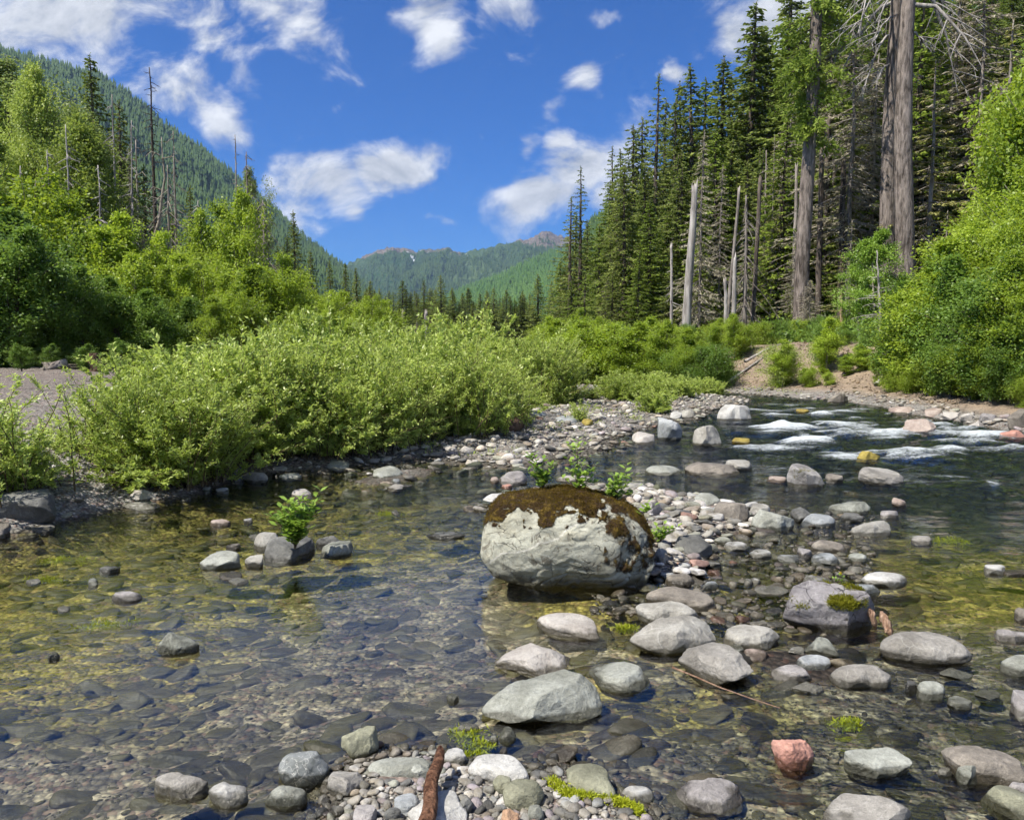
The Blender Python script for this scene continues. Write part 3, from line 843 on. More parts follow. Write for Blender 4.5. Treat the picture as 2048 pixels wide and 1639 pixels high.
# label, outline or box (x0, y0, x1, y1), height, stone, kind
W('dark grey boulder on the gravel shore under the leafy shoots at the left edge', [(-60, 1010), (-30, 985), (10, 978), (50, 976), (85, 988), (104, 1008), (110, 1030), (98, 1046), (50, 1050), (0, 1048), (-50, 1045)], 0.30, 'dark', 'block', sub=6)
W('small round dark stone at the left frame edge below the dark boulder', (-30, 1042, 16, 1078), 0.14, 'brown', 'round')
W('flat speckled stone lying in the shallows in front of the dark shore boulder', (54, 1046, 112, 1064), 0.05, 'warm', 'smooth')
W('tan pointed stone leaning above a pale flat stone on the left shore', [(240, 1003), (262, 984), (280, 978), (293, 985), (304, 1003), (280, 1008)], 0.17, 'beige', 'block', zb=0.03)
W('pale flat slab at the water edge below the tan pointed stone', (243, 1002, 320, 1018), 0.05, 'pale', 'smooth')
W('pale green-grey stone in the pool left of the seedling rock', [(400, 1128), (408, 1112), (428, 1103), (452, 1106), (475, 1120), (489, 1132), (470, 1134), (430, 1138), (405, 1137)], 0.13, 'green', 'round')
W('small grey stone wedged between the pale green stone and the seedling rock', (487, 1110, 531, 1135), 0.11, 'grey', 'block')
W('dark mottled rock carrying the leafy seedling in the left pool', [(520, 1120), (526, 1095), (545, 1075), (575, 1068), (610, 1072), (628, 1085), (620, 1108), (585, 1122), (550, 1127)], 0.20, 'dark', 'block', sub=6)
W('smooth grey stone behind the seedling rock', (508, 1066, 560, 1100), 0.16, 'grey', 'smooth')
W('light speckled stone with a dark wet top right of the seedling rock', [(641, 1105), (650, 1090), (675, 1082), (697, 1085), (706, 1102), (690, 1116), (660, 1118)], 0.14, 'rough', 'block')
W('black wet rock ridge behind the light speckled stone', (620, 1076, 695, 1096), 0.12, 'dark', 'sharp')
W('half sunken brown stone just below the pale green stone', (438, 1140, 484, 1160), 0.035, 'brown', 'round')
W('flat pale chip lying below the sunken brown stone', (455, 1154, 501, 1169), 0.03, 'pale', 'block')
W('small brown stone above the pale green stone in the pool', (452, 1086, 482, 1099), 0.05, 'brown', 'round')
W('lone flat grey stone in the green shallows of the left pool', (224, 1181, 284, 1203), 0.06, 'purple', 'smooth')
W('rough pitted stone with a high right end in the middle of the pool', [(293, 1300), (302, 1286), (335, 1274), (360, 1265), (385, 1264), (397, 1276), (396, 1298), (375, 1306), (330, 1306)], 0.13, 'rough', 'block', sub=6)
W('thin dark stone in the green shallows near the left shore', (194, 1130, 244, 1147), 0.045, 'dark', 'sharp')
W('tiny round pale stone right of the thin dark stone', (176, 1156, 196, 1172), 0.05, 'green', 'round')
W('tiny white stone above the lone flat grey stone', (52, 1155, 82, 1167), 0.03, 'pale', 'round')
W('tiny white half sunken stone below the lone flat grey stone', (115, 1210, 140, 1223), 0.02, 'pale', 'smooth')
W('tiny black and white stone in the pool near the left edge', (92, 1302, 122, 1321), 0.04, 'rough', 'sharp')
W('pinkish grey stone, first of three at the bottom left of the pool', [(295, 1578), (305, 1560), (330, 1547), (370, 1546), (408, 1550), (425, 1566), (415, 1586), (380, 1594), (330, 1594)], 0.075, 'warm', 'block', sub=6)
W('pale rounded stone, middle of three at the bottom left of the pool', [(413, 1590), (418, 1572), (440, 1560), (462, 1561), (492, 1573), (497, 1590), (482, 1606), (440, 1609)], 0.085, 'pale', 'round')
W('smooth pale green oval stone beside the veined dark stone', (528, 1569, 619, 1611), 0.075, 'green', 'smooth', tilt=-0.15)
W('dark egg shaped stone wrapped in white veins at the pool edge', [(555, 1528), (575, 1512), (615, 1500), (645, 1502), (663, 1520), (658, 1545), (635, 1562), (595, 1570), (562, 1555)], 0.13, 'veined', 'round', sub=6)
W('olive angular wedge at the top of the foreground gravel', [(679, 1498), (700, 1478), (730, 1452), (748, 1450), (765, 1475), (770, 1502), (740, 1516), (690, 1512)], 0.12, 'olive', 'sharp', zb=0.01)
W('grey weathered stone beside the dark veined stone', [(648, 1565), (655, 1540), (685, 1530), (720, 1545), (738, 1570), (725, 1588), (680, 1590)], 0.07, 'warm', 'block', zb=0.03)
W('long flat green-grey slab set in the foreground gravel', (735, 1511, 872, 1552), 0.045, 'green', 'smooth', zb=0.055)
W('small green wedge on the end of the long flat slab', (812, 1524, 867, 1558), 0.05, 'green', 'sharp', zb=0.07)
W('pale grey oval cobble left of the driftwood stick', (786, 1582, 839, 1626), 0.045, 'blue', 'round', zb=0.07)
W('small dark blue cobble under the pale grey oval cobble', (768, 1612, 804, 1634), 0.03, 'dark', 'round', zb=0.075)
W('pale cobble right of the tip of the driftwood stick', [(882, 1520), (888, 1496), (905, 1490), (925, 1508), (934, 1530), (905, 1532)], 0.05, 'pale', 'round', zb=0.05)
W('long white oval stone in the foreground gravel', [(936, 1535), (938, 1512), (965, 1503), (1000, 1510), (1035, 1530), (1060, 1556), (1030, 1562), (980, 1550)], 0.055, 'pale', 'smooth', zb=0.045, sub=6)
W('round olive cobble below the long white oval stone', (1004, 1554, 1086, 1613), 0.075, 'olive', 'smooth', zb=0.06, sub=6)
W('small olive cobble touching the long white oval stone', (986, 1546, 1026, 1578), 0.03, 'olive', 'round', zb=0.06)
W('dark angular cobble right of the driftwood stick', (914, 1588, 950, 1622), 0.04, 'dark', 'sharp', zb=0.07)
W('pale square stone lying under the driftwood stick', [(836, 1640), (842, 1582), (870, 1568), (905, 1570), (915, 1600), (905, 1660), (860, 1680)], 0.04, 'pale', 'block', zb=0.065)
W('speckled grey stone at the bottom edge in the foreground gravel', (700, 1604, 756, 1650), 0.04, 'purple', 'block', zb=0.06)
W('upright orange brown chip at the bottom edge', [(1000, 1650), (1003, 1622), (1015, 1606), (1030, 1612), (1030, 1650)], 0.05, 'orange', 'sharp', zb=0.07)
W('small round green cobble right of the orange brown chip', (1056, 1603, 1088, 1636), 0.04, 'green', 'round', zb=0.07)
W('slanting olive stone reaching from gravel to water', [(1131, 1530), (1138, 1518), (1155, 1515), (1185, 1535), (1215, 1568), (1240, 1592), (1200, 1594), (1150, 1575), (1133, 1555)], 0.06, 'olive', 'smooth', zb=0.035, sub=6)
W('white oval stone half sunken right of the slanting olive stone', (1240, 1570, 1308, 1606), 0.05, 'pale', 'smooth', zb=0.0)
W('grey flat stone at the bottom edge right of the gravel', [(1340, 1572), (1350, 1558), (1400, 1551), (1460, 1556), (1482, 1570), (1493, 1598), (1480, 1618), (1430, 1624), (1385, 1616), (1360, 1595)], 0.085, 'purple', 'block', sub=6)
W('salmon red angular stone in the fast shallows', [(1538, 1492), (1545, 1470), (1580, 1466), (1610, 1468), (1622, 1485), (1638, 1505), (1632, 1530), (1605, 1545), (1570, 1538), (1545, 1515)], 0.15, 'red', 'sharp', sub=6, seed=12)
W('low triangular grey-green slab right of the salmon red stone', [(1662, 1520), (1690, 1505), (1730, 1485), (1765, 1495), (1810, 1520), (1847, 1547), (1820, 1558), (1770, 1560), (1700, 1540)], 0.08, 'green', 'block', sub=6)
W('large grey slab cut by the bottom edge of the picture', [(1638, 1600), (1650, 1585), (1720, 1570), (1790, 1565), (1815, 1580), (1824, 1610), (1810, 1650), (1760, 1690), (1690, 1690), (1650, 1630)], 0.10, 'warm', 'block', sub=6)
W('long dark brown stone leaving the picture at the lower right', [(1863, 1500), (1875, 1487), (1910, 1487), (1960, 1498), (2020, 1520), (2080, 1545), (2080, 1575), (2000, 1562), (1930, 1545), (1880, 1520)], 0.11, 'brown', 'round', sub=6)
W('green angular stone under the long dark brown stone', (1907, 1524, 1961, 1569), 0.09, 'green', 'sharp')
W('tan green stone at the lower right corner', [(1955, 1580), (1965, 1558), (1990, 1555), (2020, 1575), (2070, 1600), (2080, 1650), (2020, 1640), (1975, 1610)], 0.10, 'olive', 'block')
W('purple grey stone at the right edge above the tan green stone', (2012, 1566, 2075, 1600), 0.07, 'purple', 'round')
W('small white stone beside the long dark brown stone', (1875, 1532, 1905, 1552), 0.03, 'pale', 'round')
W('big flat grey stone with a dark broken face on its right side', [(957, 1412), (975, 1385), (1015, 1362), (1060, 1350), (1120, 1343), (1165, 1345), (1185, 1365), (1212, 1395), (1219, 1412), (1205, 1428), (1150, 1435), (1130, 1450), (1070, 1450), (1010, 1440), (970, 1425)], 0.19, 'green', 'block', sub=6, seed=21, eq=0.15)
W('smooth beige slab behind the big flat grey stone', [(989, 1324), (1015, 1290), (1040, 1281), (1100, 1290), (1135, 1292), (1146, 1310), (1147, 1340), (1100, 1352), (1050, 1350), (1020, 1335)], 0.11, 'beige', 'block', sub=6, eq=0.2)
W('pale green flat stone right of the beige slab', [(1175, 1330), (1185, 1318), (1225, 1320), (1270, 1338), (1309, 1358), (1295, 1372), (1255, 1385), (1215, 1375), (1190, 1350)], 0.08, 'green', 'round', sub=6)
W('pale pinkish elongated stone directly below the huge boulder', [(1071, 1235), (1085, 1221), (1125, 1222), (1165, 1235), (1195, 1252), (1208, 1272), (1190, 1281), (1140, 1268), (1090, 1252)], 0.085, 'beige', 'smooth', sub=6)
W('brown grey sculpted stone right below the huge boulder', [(1280, 1195), (1310, 1182), (1370, 1171), (1400, 1180), (1432, 1205), (1430, 1220), (1395, 1222), (1370, 1215), (1320, 1202)], 0.12, 'brown', 'round', sub=6, seed=8)
W('bent grey stone between the sculpted stone and the big smooth stone', [(1266, 1222), (1272, 1203), (1300, 1203), (1350, 1215), (1400, 1235), (1400, 1248), (1340, 1243), (1285, 1243)], 0.13, 'grey', 'round', sub=6)
W('big smooth grey stone with a shaded notch facing the viewer', [(1253, 1272), (1280, 1252), (1330, 1237), (1385, 1230), (1415, 1240), (1430, 1275), (1425, 1290), (1370, 1285), (1320, 1300), (1295, 1317), (1270, 1295)], 0.20, 'grey', 'block', sub=6, seed=35, eq=0.15)
W('dark slab tilted over its shadow beside the big smooth stone', [(1353, 1305), (1365, 1290), (1410, 1288), (1450, 1295), (1490, 1325), (1508, 1345), (1505, 1370), (1470, 1374), (1420, 1350), (1375, 1330)], 0.16, 'warm', 'block', sub=6, seed=36, eq=0.3)
W('dark oval stone with pale right end behind the small pink stone', [(1440, 1268), (1465, 1251), (1510, 1251), (1550, 1262), (1560, 1280), (1550, 1297), (1500, 1296), (1460, 1288)], 0.11, 'grey', 'round', sub=6)
W('small pink stone on the dark sand spit', (1485, 1293, 1536, 1323), 0.06, 'pink', 'round', zb=0.005)
W('small pale green flat stone next to the pink stone', (1445, 1285, 1490, 1316), 0.04, 'green', 'block', zb=0.0)
W('tiny round stone above the small pink stone', (1464, 1287, 1484, 1302), 0.04, 'green', 'round', zb=0.01)
W('grey-green wedge behind the blue-grey oval on the sand spit', [(1605, 1290), (1625, 1275), (1650, 1274), (1670, 1290), (1686, 1310), (1650, 1312), (1615, 1302)], 0.09, 'green', 'block')
W('blue-grey oval on the dark sand spit', (1592, 1308, 1664, 1342), 0.07, 'blue', 'smooth')
W('white flat chips left of the blue-grey oval', (1572, 1292, 1612, 1310), 0.035, 'pale', 'sharp', zb=0.005)
W('pale humped stone at the front of the dark sand spit', [(1545, 1350), (1550, 1327), (1570, 1325), (1590, 1340), (1620, 1345), (1622, 1360), (1590, 1364), (1555, 1362)], 0.065, 'purple', 'block')
W('low white stone row below the pale humped stone', (1570, 1362, 1665, 1386), 0.035, 'pale', 'sharp')
W('long pale oval stone at the right end of the dark sand spit', [(1657, 1352), (1670, 1335), (1720, 1330), (1765, 1333), (1786, 1350), (1788, 1368), (1740, 1372), (1680, 1370)], 0.10, 'warm', 'smooth', sub=6)
W('long whale-backed stone right of the wood splinters', [(1759, 1290), (1775, 1270), (1820, 1262), (1870, 1270), (1920, 1290), (1946, 1312), (1940, 1328), (1890, 1328), (1820, 1318), (1775, 1308)], 0.15, 'warm', 'smooth', sub=6, eq=0.15)
W('thin pale blade of stone below the whale-backed stone', (1873, 1330, 1944, 1358), 0.03, 'green', 'sharp', tilt=0.5)
W('round pale green stone beside a small black one', (1833, 1361, 1891, 1401), 0.075, 'green', 'smooth')
W('small black wet stone beside the round pale green one', (1810, 1362, 1836, 1384), 0.06, 'dark', 'round')
W('small grey-green stone sloping down from the round pale green one', (1892, 1390, 1945, 1418), 0.045, 'green', 'round', tilt=0.3)
W('pale green stone cut by the right edge', [(1998, 1332), (2015, 1315), (2050, 1309), (2090, 1315), (2090, 1350), (2050, 1352), (2010, 1345)], 0.10, 'green', 'smooth')
W('purple grey stone at the right edge below the pale green cut stone', (2018, 1382, 2080, 1440), 0.11, 'purple', 'block')
W('flat half sunken pale stone right of the round pale green one', (1945, 1372, 2005, 1400), 0.025, 'green', 'sharp')
mossy = W('broad cracked purple-grey rock with yellow moss and a small yellow flower', [(1555, 1218), (1572, 1195), (1605, 1175), (1650, 1166), (1710, 1172), (1750, 1185), (1770, 1210), (1785, 1240), (1770, 1250), (1740, 1258), (1690, 1262), (1630, 1248), (1580, 1240)], 0.25, 'cracked', 'block', sub=6, seed=47, eq=0.15, topz=0.8)
W('pale elongated stone beyond the cracked mossy rock', (1720, 1143, 1816, 1173), 0.08, 'pale', 'smooth')
W('flat streaked stone against the back of the cracked mossy rock', (1595, 1150, 1668, 1170), 0.05, 'pale', 'block', tilt=0.3)
W('white foam streaked flat stone left of the cracked mossy rock', (1508, 1170, 1578, 1189), 0.03, 'pale', 'smooth', tilt=0.3)
W('low wet stone right behind the cracked mossy rock', (1700, 1163, 1766, 1188), 0.06, 'blue', 'block', tilt=0.3)
W('small white stone trailing a low wet ridge near the right edge', (1966, 1127, 2012, 1148), 0.07, 'pale', 'round')
W('low brown wet ridge at the right edge', (1995, 1135, 2075, 1152), 0.03, 'brown', 'block')
W('brown stone at the right edge below the brown wet ridge', (2028, 1214, 2075, 1244), 0.09, 'brown', 'round')
W('low grey algae-edged stone near the right edge', (1980, 1258, 2070, 1284), 0.06, 'purple', 'block')
W('large grey stone with a shaded right end in the river', [(1703, 1066), (1720, 1052), (1750, 1040), (1775, 1042), (1790, 1060), (1798, 1072), (1760, 1074)], 0.15, 'grey', 'block')
W('smooth blue-grey dome on the right of the cobble island', (1602, 1028, 1672, 1054), 0.12, 'blue', 'smooth')
W('big grey-green stone in the cobble island', [(1503, 1050), (1520, 1032), (1545, 1019), (1565, 1022), (1582, 1040), (1592, 1056), (1570, 1062), (1520, 1061)], 0.22, 'green', 'block', sub=6)
W('big brown-grey rounded stone on the cobble island', (1426, 1008, 1500, 1040), 0.2, 'brown', 'round')
W('veined dark stone behind the smooth blue-grey dome', (1573, 1014, 1638, 1044), 0.15, 'dark', 'sharp')
W('grey stone between the two big stones of the cobble island', (1496, 1010, 1542, 1034), 0.15, 'grey', 'round')
W('white patched stone behind the cobble island', (1476, 1001, 1522, 1020), 0.1, 'pale', 'block')
W('grey-green stone at the far tip of the cobble island', [(1388, 1000), (1395, 988), (1412, 985), (1432, 995), (1440, 1008), (1400, 1010)], 0.13, 'green', 'round')
W('low broken grey rock group beyond the smooth blue-grey dome', (1644, 1001, 1740, 1030), 0.14, 'rough', 'sharp')
W('dark rock below the low broken rock group', (1680, 1024, 1726, 1046), 0.1, 'dark', 'sharp')
W('small grey stone right of the dark rock in the river', (1760, 1020, 1798, 1038), 0.09, 'purple', 'round')
W('small reddish pointed stone in the river', (1783, 995, 1816, 1014), 0.11, 'pink', 'sharp')
W('half sunken stone beside floating bright weed', (1822, 1068, 1866, 1090), 0.07, 'warm', 'round')
W('brown oval stone above two white flat stones', [(1625, 1095), (1632, 1081), (1655, 1081), (1690, 1093), (1700, 1104), (1660, 1105)], 0.1, 'brown', 'round')
W('flat silver stone below the brown oval stone', (1620, 1103, 1682, 1131), 0.07, 'blue', 'block')
W('pale green end stone in the row of flat stones', (1695, 1105, 1735, 1126), 0.07, 'green', 'smooth')
W('purple cobble in the row of flat stones', (1594, 1095, 1623, 1118), 0.08, 'purple', 'round')
W('flat dark-spotted stone in front of the purple cobble', (1552, 1104, 1602, 1124), 0.05, 'blue', 'block')
W('white flat stone left of the dark-spotted stone', (1498, 1098, 1545, 1116), 0.05, 'pale', 'round')
W('long white flat stone in the shallow cobbles', (1448, 1081, 1498, 1102), 0.05, 'pale', 'smooth')
W('dark undercut stone right of the huge boulder', [(1352, 1100), (1358, 1080), (1385, 1068), (1410, 1080), (1428, 1098), (1425, 1112), (1390, 1112)], 0.16, 'dark', 'block', seed=3)
W('small twin white stones, left one', (1488, 1155, 1505, 1170), 0.04, 'pale', 'round')
W('small twin white stones, right one', (1504, 1154, 1521, 1168), 0.04, 'pale', 'round')
W('pale blue pyramid stone in front of the cobbles', (1404, 1160, 1438, 1178), 0.06, 'blue', 'sharp')
W('brown half sunken stone right of the huge boulder', (1330, 1146, 1390, 1172), 0.08, 'brown', 'smooth')
W('pale green and grey dome in the river beyond the huge boulder', [(1297, 946), (1305, 933), (1330, 929), (1350, 934), (1358, 947), (1325, 951)], 0.12, 'green', 'smooth')
W('long dark stone like a sleeping seal in the river', [(1383, 944), (1385, 925), (1400, 922), (1440, 928), (1480, 938), (1492, 950), (1450, 953), (1400, 951)], 0.18, 'brown', 'round', sub=6)
W('grey stone resting against the long dark seal-like stone', (1448, 919, 1504, 942), 0.16, 'grey', 'round')
W('tall two-tone stone with black moss spots in the river', [(1575, 966), (1580, 945), (1600, 934), (1622, 934), (1648, 945), (1655, 965), (1640, 976), (1600, 975)], 0.27, 'mossy', 'block', sub=6, seed=17)
W('small brown stone touching the two-tone stone', (1650, 948, 1688, 966), 0.12, 'brown', 'round')
W('low pinkish stone left of the two-tone stone', (1532, 950, 1574, 965), 0.07, 'pink', 'round')
W('broad flat-topped brownish stone in the fast water', [(1716, 962), (1722, 950), (1755, 936), (1795, 943), (1812, 958), (1812, 968), (1780, 972), (1730, 968)], 0.22, 'warm', 'block', sub=6, seed=9)
W('mossy rock splitting the white rapid', [(1708, 915), (1718, 904), (1735, 908), (1760, 908), (1772, 920), (1740, 923)], 0.2, 'mossall', 'sharp')
W('grey rock right of the blue-white split stone', [(1382, 882), (1395, 862), (1415, 857), (1435, 866), (1444, 884), (1420, 891), (1395, 890)], 0.36, 'grey', 'block', sub=6)
W('blue-white split stone at the end of the gravel bar', [(1309, 862), (1315, 845), (1335, 842), (1355, 855), (1366, 870), (1355, 880), (1325, 880)], 0.42, 'blue', 'block', sub=6, seed=5)
W('beige low stone left of the blue-white split stone', (1260, 865, 1316, 888), 0.24, 'beige', 'block')
W('white hump of stone at the far bend of the river', [(1433, 834), (1450, 820), (1475, 816), (1495, 824), (1510, 838), (1470, 840)], 0.38, 'pale', 'smooth', sub=6)
W('small orange moss-covered stone in the river', (1464, 876, 1504, 888), 0.12, 'mossall', 'round')
W('brown lumpy rock in the river near the right bank', [(1808, 862), (1815, 848), (1840, 842), (1865, 846), (1885, 860), (1880, 869), (1830, 867)], 0.3, 'pink', 'sharp', sub=6)
W('low yellow-topped stone in the middle of the far river', (1592, 817, 1619, 826), 0.12, 'mossall', 'round')
for i, (b, lb) in enumerate([((1777, 812, 1836, 829), 'long pink flat stone at the foot of the right bank'), ((1846, 818, 1890, 832), 'pink round stone at the foot of the right bank'),
                             ((1884, 826, 1925, 840), 'pale pink stone at the foot of the bright alders'), ((1920, 828, 1958, 842), 'flat beige stone at the foot of the bright alders'),
                             ((1955, 828, 2000, 843), 'purple-pink stone at the foot of the bright alders'), ((2010, 826, 2070, 848), 'dark brown rock under the bright alders at the right edge'),
                             ((2002, 865, 2060, 879), 'low reddish stone in the river at the right edge'), ((1940, 846, 1978, 858), 'thin beige stone just off the right bank'),
                             ((1650, 788, 1705, 806), 'brown mossy rock under the shrubs at the far bank'), ((1600, 786, 1640, 800), 'small grey rock at the far bank below the slope')]):
    W(lb, b, 0.22 if i not in (5, 8) else 0.36, ['pink', 'pink', 'beige', 'beige', 'purple', 'brown', 'red', 'beige', 'brown', 'grey'][i], 'block')
# group left of and behind the huge boulder
W('dark rough rock sliver left of the huge boulder', (846, 1060, 932, 1080), 0.05, 'dark', 'sharp')
W('purple grey hump behind the boulder seedlings', [(992, 960), (1008, 945), (1030, 944), (1052, 960), (1045, 970), (1005, 970)], 0.16, 'purple', 'block')
W('small salmon stone beside the purple grey hump', (980, 953, 998, 966), 0.06, 'pink', 'round')
W('small brick red stone beside the purple grey hump', (1003, 968, 1024, 979), 0.06, 'red', 'round')
W('pale flat stone behind the left shoulder of the huge boulder', (958, 984, 1062, 1004), 0.07, 'pale', 'block')
W('flat pale stone seen behind the seedling stems', (1112, 950, 1186, 964), 0.08, 'beige', 'smooth')
W('smooth grey dome behind the right seedling', (1240, 967, 1294, 982), 0.1, 'grey', 'smooth')
W('small beige stone right of the smooth grey dome', (1289, 966, 1311, 977), 0.06, 'beige', 'round')
W('grey stone at the right shoulder of the huge boulder', (1268, 1000, 1328, 1030), 0.16, 'purple', 'block')
W('round beige stone beyond the seedling in the left pool', (583, 978, 625, 998), 0.10, 'beige', 'smooth')
W('pale pink stone alone in the green shallows beyond the pool', (420, 1038, 464, 1052), 0.07, 'pink', 'round')
W('tiny white stone right of the pale pink stone', (487, 1035, 505, 1047), 0.05, 'pale', 'round')
W('small white stone left of the seedling tip', (497, 1067, 522, 1077), 0.03, 'pale', 'round')
W('green grey dome on the stone chain across the shallows', (738, 930, 808, 956), 0.15, 'green', 'block')
W('pale blue stone below the stone chain', (782, 957, 802, 968), 0.06, 'blue', 'round')
W('flat dark stone awash near the stone chain', (795, 968, 822, 974), 0.03, 'dark', 'smooth')
W('small stone with bright weed in the open shallows', (780, 1019, 800, 1029), 0.04, 'grey', 'sharp')
W('grey jagged stone below the green grey dome', (775, 965, 815, 984), 0.07, 'warm', 'sharp')
W('large pale green stone on the left shore', [(655, 930), (665, 920), (690, 919), (700, 930), (690, 944), (660, 942)], 0.16, 'green', 'block', zb=0.0)
W('rounded grey stone at the foot of the willow thicket', (488, 948, 538, 966), 0.16, 'grey', 'smooth', zb=0.02)
W('small dark stone in the stone row under the willows', (455, 952, 490, 968), 0.12, 'dark', 'block', zb=0.02)
W('flat light green stone on the shore under the willows', (556, 945, 604, 962), 0.10, 'green', 'smooth', zb=0.0)
W('small white stone on the shore under the willows', (543, 931, 575, 942), 0.06, 'pale', 'smooth', zb=0.12)
W('small pale stone at the tip of the left gravel shore', (430, 975, 458, 988), 0.06, 'pale', 'round', zb=0.0)
W('pale upright stone at the tip of the left gravel shore', (405, 971, 422, 988), 0.08, 'green', 'sharp', zb=0.0)
W('pale flat stone at the bottom edge of the gravel bar', (1048, 820, 1092, 835), 0.10, 'blue', 'smooth', zb=0.2)
W('pale broad slab on the gravel bar behind the driftwood log', (1110, 830, 1160, 846), 0.10, 'blue', 'smooth', zb=0.18)
W('moss-topped brown stone on the gravel bar', (1163, 838, 1186, 850), 0.12, 'mossall', 'round', zb=0.15)
W('white boulder at the shrub end of the gravel bar', (1338, 823, 1366, 840), 0.2, 'pale', 'block', zb=0.05)
W('wide grey boulder behind the blue-white split stone', (1355, 820, 1398, 836), 0.24, 'grey', 'block', zb=0.05)
W('pale speckled teardrop stone at the pool edge', [(1004, 1462), (1008, 1450), (1020, 1450), (1026, 1462), (1016, 1484), (1006, 1482)], 0.045, 'green', 'smooth', zb=0.0)
W('white stone awash left of the pale teardrop stone', (916, 1445, 958, 1460), 0.02, 'pale', 'smooth')
W('small round stone left below the teardrop stone', (978, 1470, 998, 1484), 0.03, 'green', 'round')
W('tiny speckled stone alone in the pool', (893, 1385, 917, 1404), 0.035, 'green', 'round')
W('small brown block behind the long white oval stone', (996, 1494, 1016, 1512), 0.03, 'brown', 'block', zb=0.0)
FOOT_A = np.array(FOOT)

# ------------------------------------------------------------------ loose cobbles, gravel and stones of the bed
def proto_shapes(s, n):
    out = []
    V, T = ico(s)
    for k in range(n):
        r = np.random.default_rng(900 + k)
        U = slab(facet(V, r, 7 + k % 6, 0.64, 0.90), r, .66, .2)
        so = r.uniform(0, 50, 3)
        U = U * (1 + 0.10 * fbm(U[:, 0] * 1.4 + so[0], U[:, 1] * 1.4 + so[1], U[:, 2] * 1.4, octv=2))[:, None]
        U = U * np.array([1.0, r.uniform(0.55, 0.88), r.uniform(0.28, 0.52)])
        out.append(U)
    return np.array(out), T
PR = {1: proto_shapes(1, 10), 2: proto_shapes(2, 10), 3: proto_shapes(3, 10), 4: proto_shapes(4, 10)}
PAL = np.array([(0.28, 0.265, 0.235), (0.36, 0.345, 0.315), (0.20, 0.195, 0.175), (0.255, 0.26, 0.215), (0.43, 0.415, 0.385), (0.29, 0.295, 0.285), (0.24, 0.21, 0.175),
                (0.11, 0.11, 0.105), (0.33, 0.29, 0.24), (0.30, 0.19, 0.155), (0.27, 0.24, 0.25), (0.46, 0.45, 0.44)])
PW = np.array([.17, .14, .12, .11, .09, .08, .08, .06, .06, .008, .05, .04]); PW /= PW.sum()


def field(n, r0, r1, a0, a1, cond, smin, smax, power=2.2, dk=0.0022):
    """random stones: radius by a steep size law; far ones only as large as can be seen"""
    d = np.exp(rng.uniform(math.log(r0), math.log(r1), n)); a = rng.uniform(a0, a1, n)
    x, y = d * np.sin(a), d * np.cos(a)
    z, land, sl, sr, si, sf, ss = terrain(x, y, True)
    lo = np.maximum(smin, dk * d); s = lo * (np.maximum(smax, lo * 1.2) / lo) ** (rng.uniform(0, 1, n) ** power)
    ok = cond(x, y, z, land, sl, sr, si, sf, ss)
    fx = FOOT_A
    for q in range(0, len(fx)):
        ok &= ((x - fx[q, 0]) ** 2 + (y - fx[q, 1]) ** 2) > (fx[q, 2] * 0.8) ** 2
    return np.stack([x, y, z, s], -1)[ok]


def thin(S, k=0.75):
    """drop stones that overlap a larger one (grid hash)"""
    S = S[np.argsort(-S[:, 3])]
    cell = {}
    keep = []
    for i, (x, y, z, s) in enumerate(S):
        c = max(s * 2, 0.02)
        big = False
        for lv in (0.5, 0.25, 0.12, 0.06, 0.03, 0.015):
            gx, gy = int(math.floor(x / lv)), int(math.floor(y / lv))
            for ax in (-1, 0, 1):
                for ay in (-1, 0, 1):
                    for j in cell.get((lv, gx + ax, gy + ay), ()):
                        if (x - S[j, 0]) ** 2 + (y - S[j, 1]) ** 2 < (k * (s + S[j, 3])) ** 2 * 0.8:
                            big = True; break
                    if big: break
                if big: break
            if big: break
        if big: continue
        lv = next((l for l in (0.015, 0.03, 0.06, 0.12, 0.25, 0.5) if l >= 2 * s), 0.5)
        cell.setdefault((lv, int(math.floor(x / lv)), int(math.floor(y / lv))), []).append(i)
        keep.append(i)
    return S[keep]


def bake(name, S, label, cat, colmul=(1, 1, 1), lift=0.22, flow=None, wide=None):
    pxr = S[:, 3] / np.hypot(S[:, 0], S[:, 1]) * F
    Vs, Ts, Cs, n0 = [], [], [], 0
    for s, lo, hi in ((1, 0, 9), (2, 9, 26), (3, 26, 1e9)):
        q = S[(pxr >= lo) & (pxr < hi)]
        if not len(q): continue
        U, T = PR[s]
        m = len(q)
        k = rng.integers(0, 10, m)
        A = rng.uniform(0, 2 * PI, m) if flow is None else rng.normal(flow, 0.45, m)
        B = rng.normal(0, 0.22, m); sz = q[:, 3]
        P = U[k] * sz[:, None, None]
        if wide is not None: P = P * np.array(wide)
        ca, sa, cb, sb = np.cos(A)[:, None], np.sin(A)[:, None], np.cos(B)[:, None], np.sin(B)[:, None]
        x, y, z = P[..., 0], P[..., 1], P[..., 2]
        x, z = x * cb - z * sb, x * sb + z * cb
        x, y = x * ca - y * sa, x * sa + y * ca
        P = np.stack([x + q[:, 0:1], y + q[:, 1:2], z + (q[:, 2] + lift * sz)[:, None]], -1)
        c = PAL[rng.choice(len(PAL), m, p=PW)] * rng.uniform(0.65, 1.3, (m, 1)) * np.array(colmul)
        nv = U.shape[1]
        Vs.append(P.reshape(-1, 3)); Ts.append((T[None] + (np.arange(m) * nv)[:, None, None]).reshape(-1, 3) + n0)
        Cs.append(np.repeat(c, nv, 0)); n0 += m * nv
    me = mesh_np(name, np.concatenate(Vs), None, np.concatenate(Ts), R['cobble'], {'base': np.concatenate(Cs)}, True)
    return tag(link(name, me), label, cat, kind='stuff')


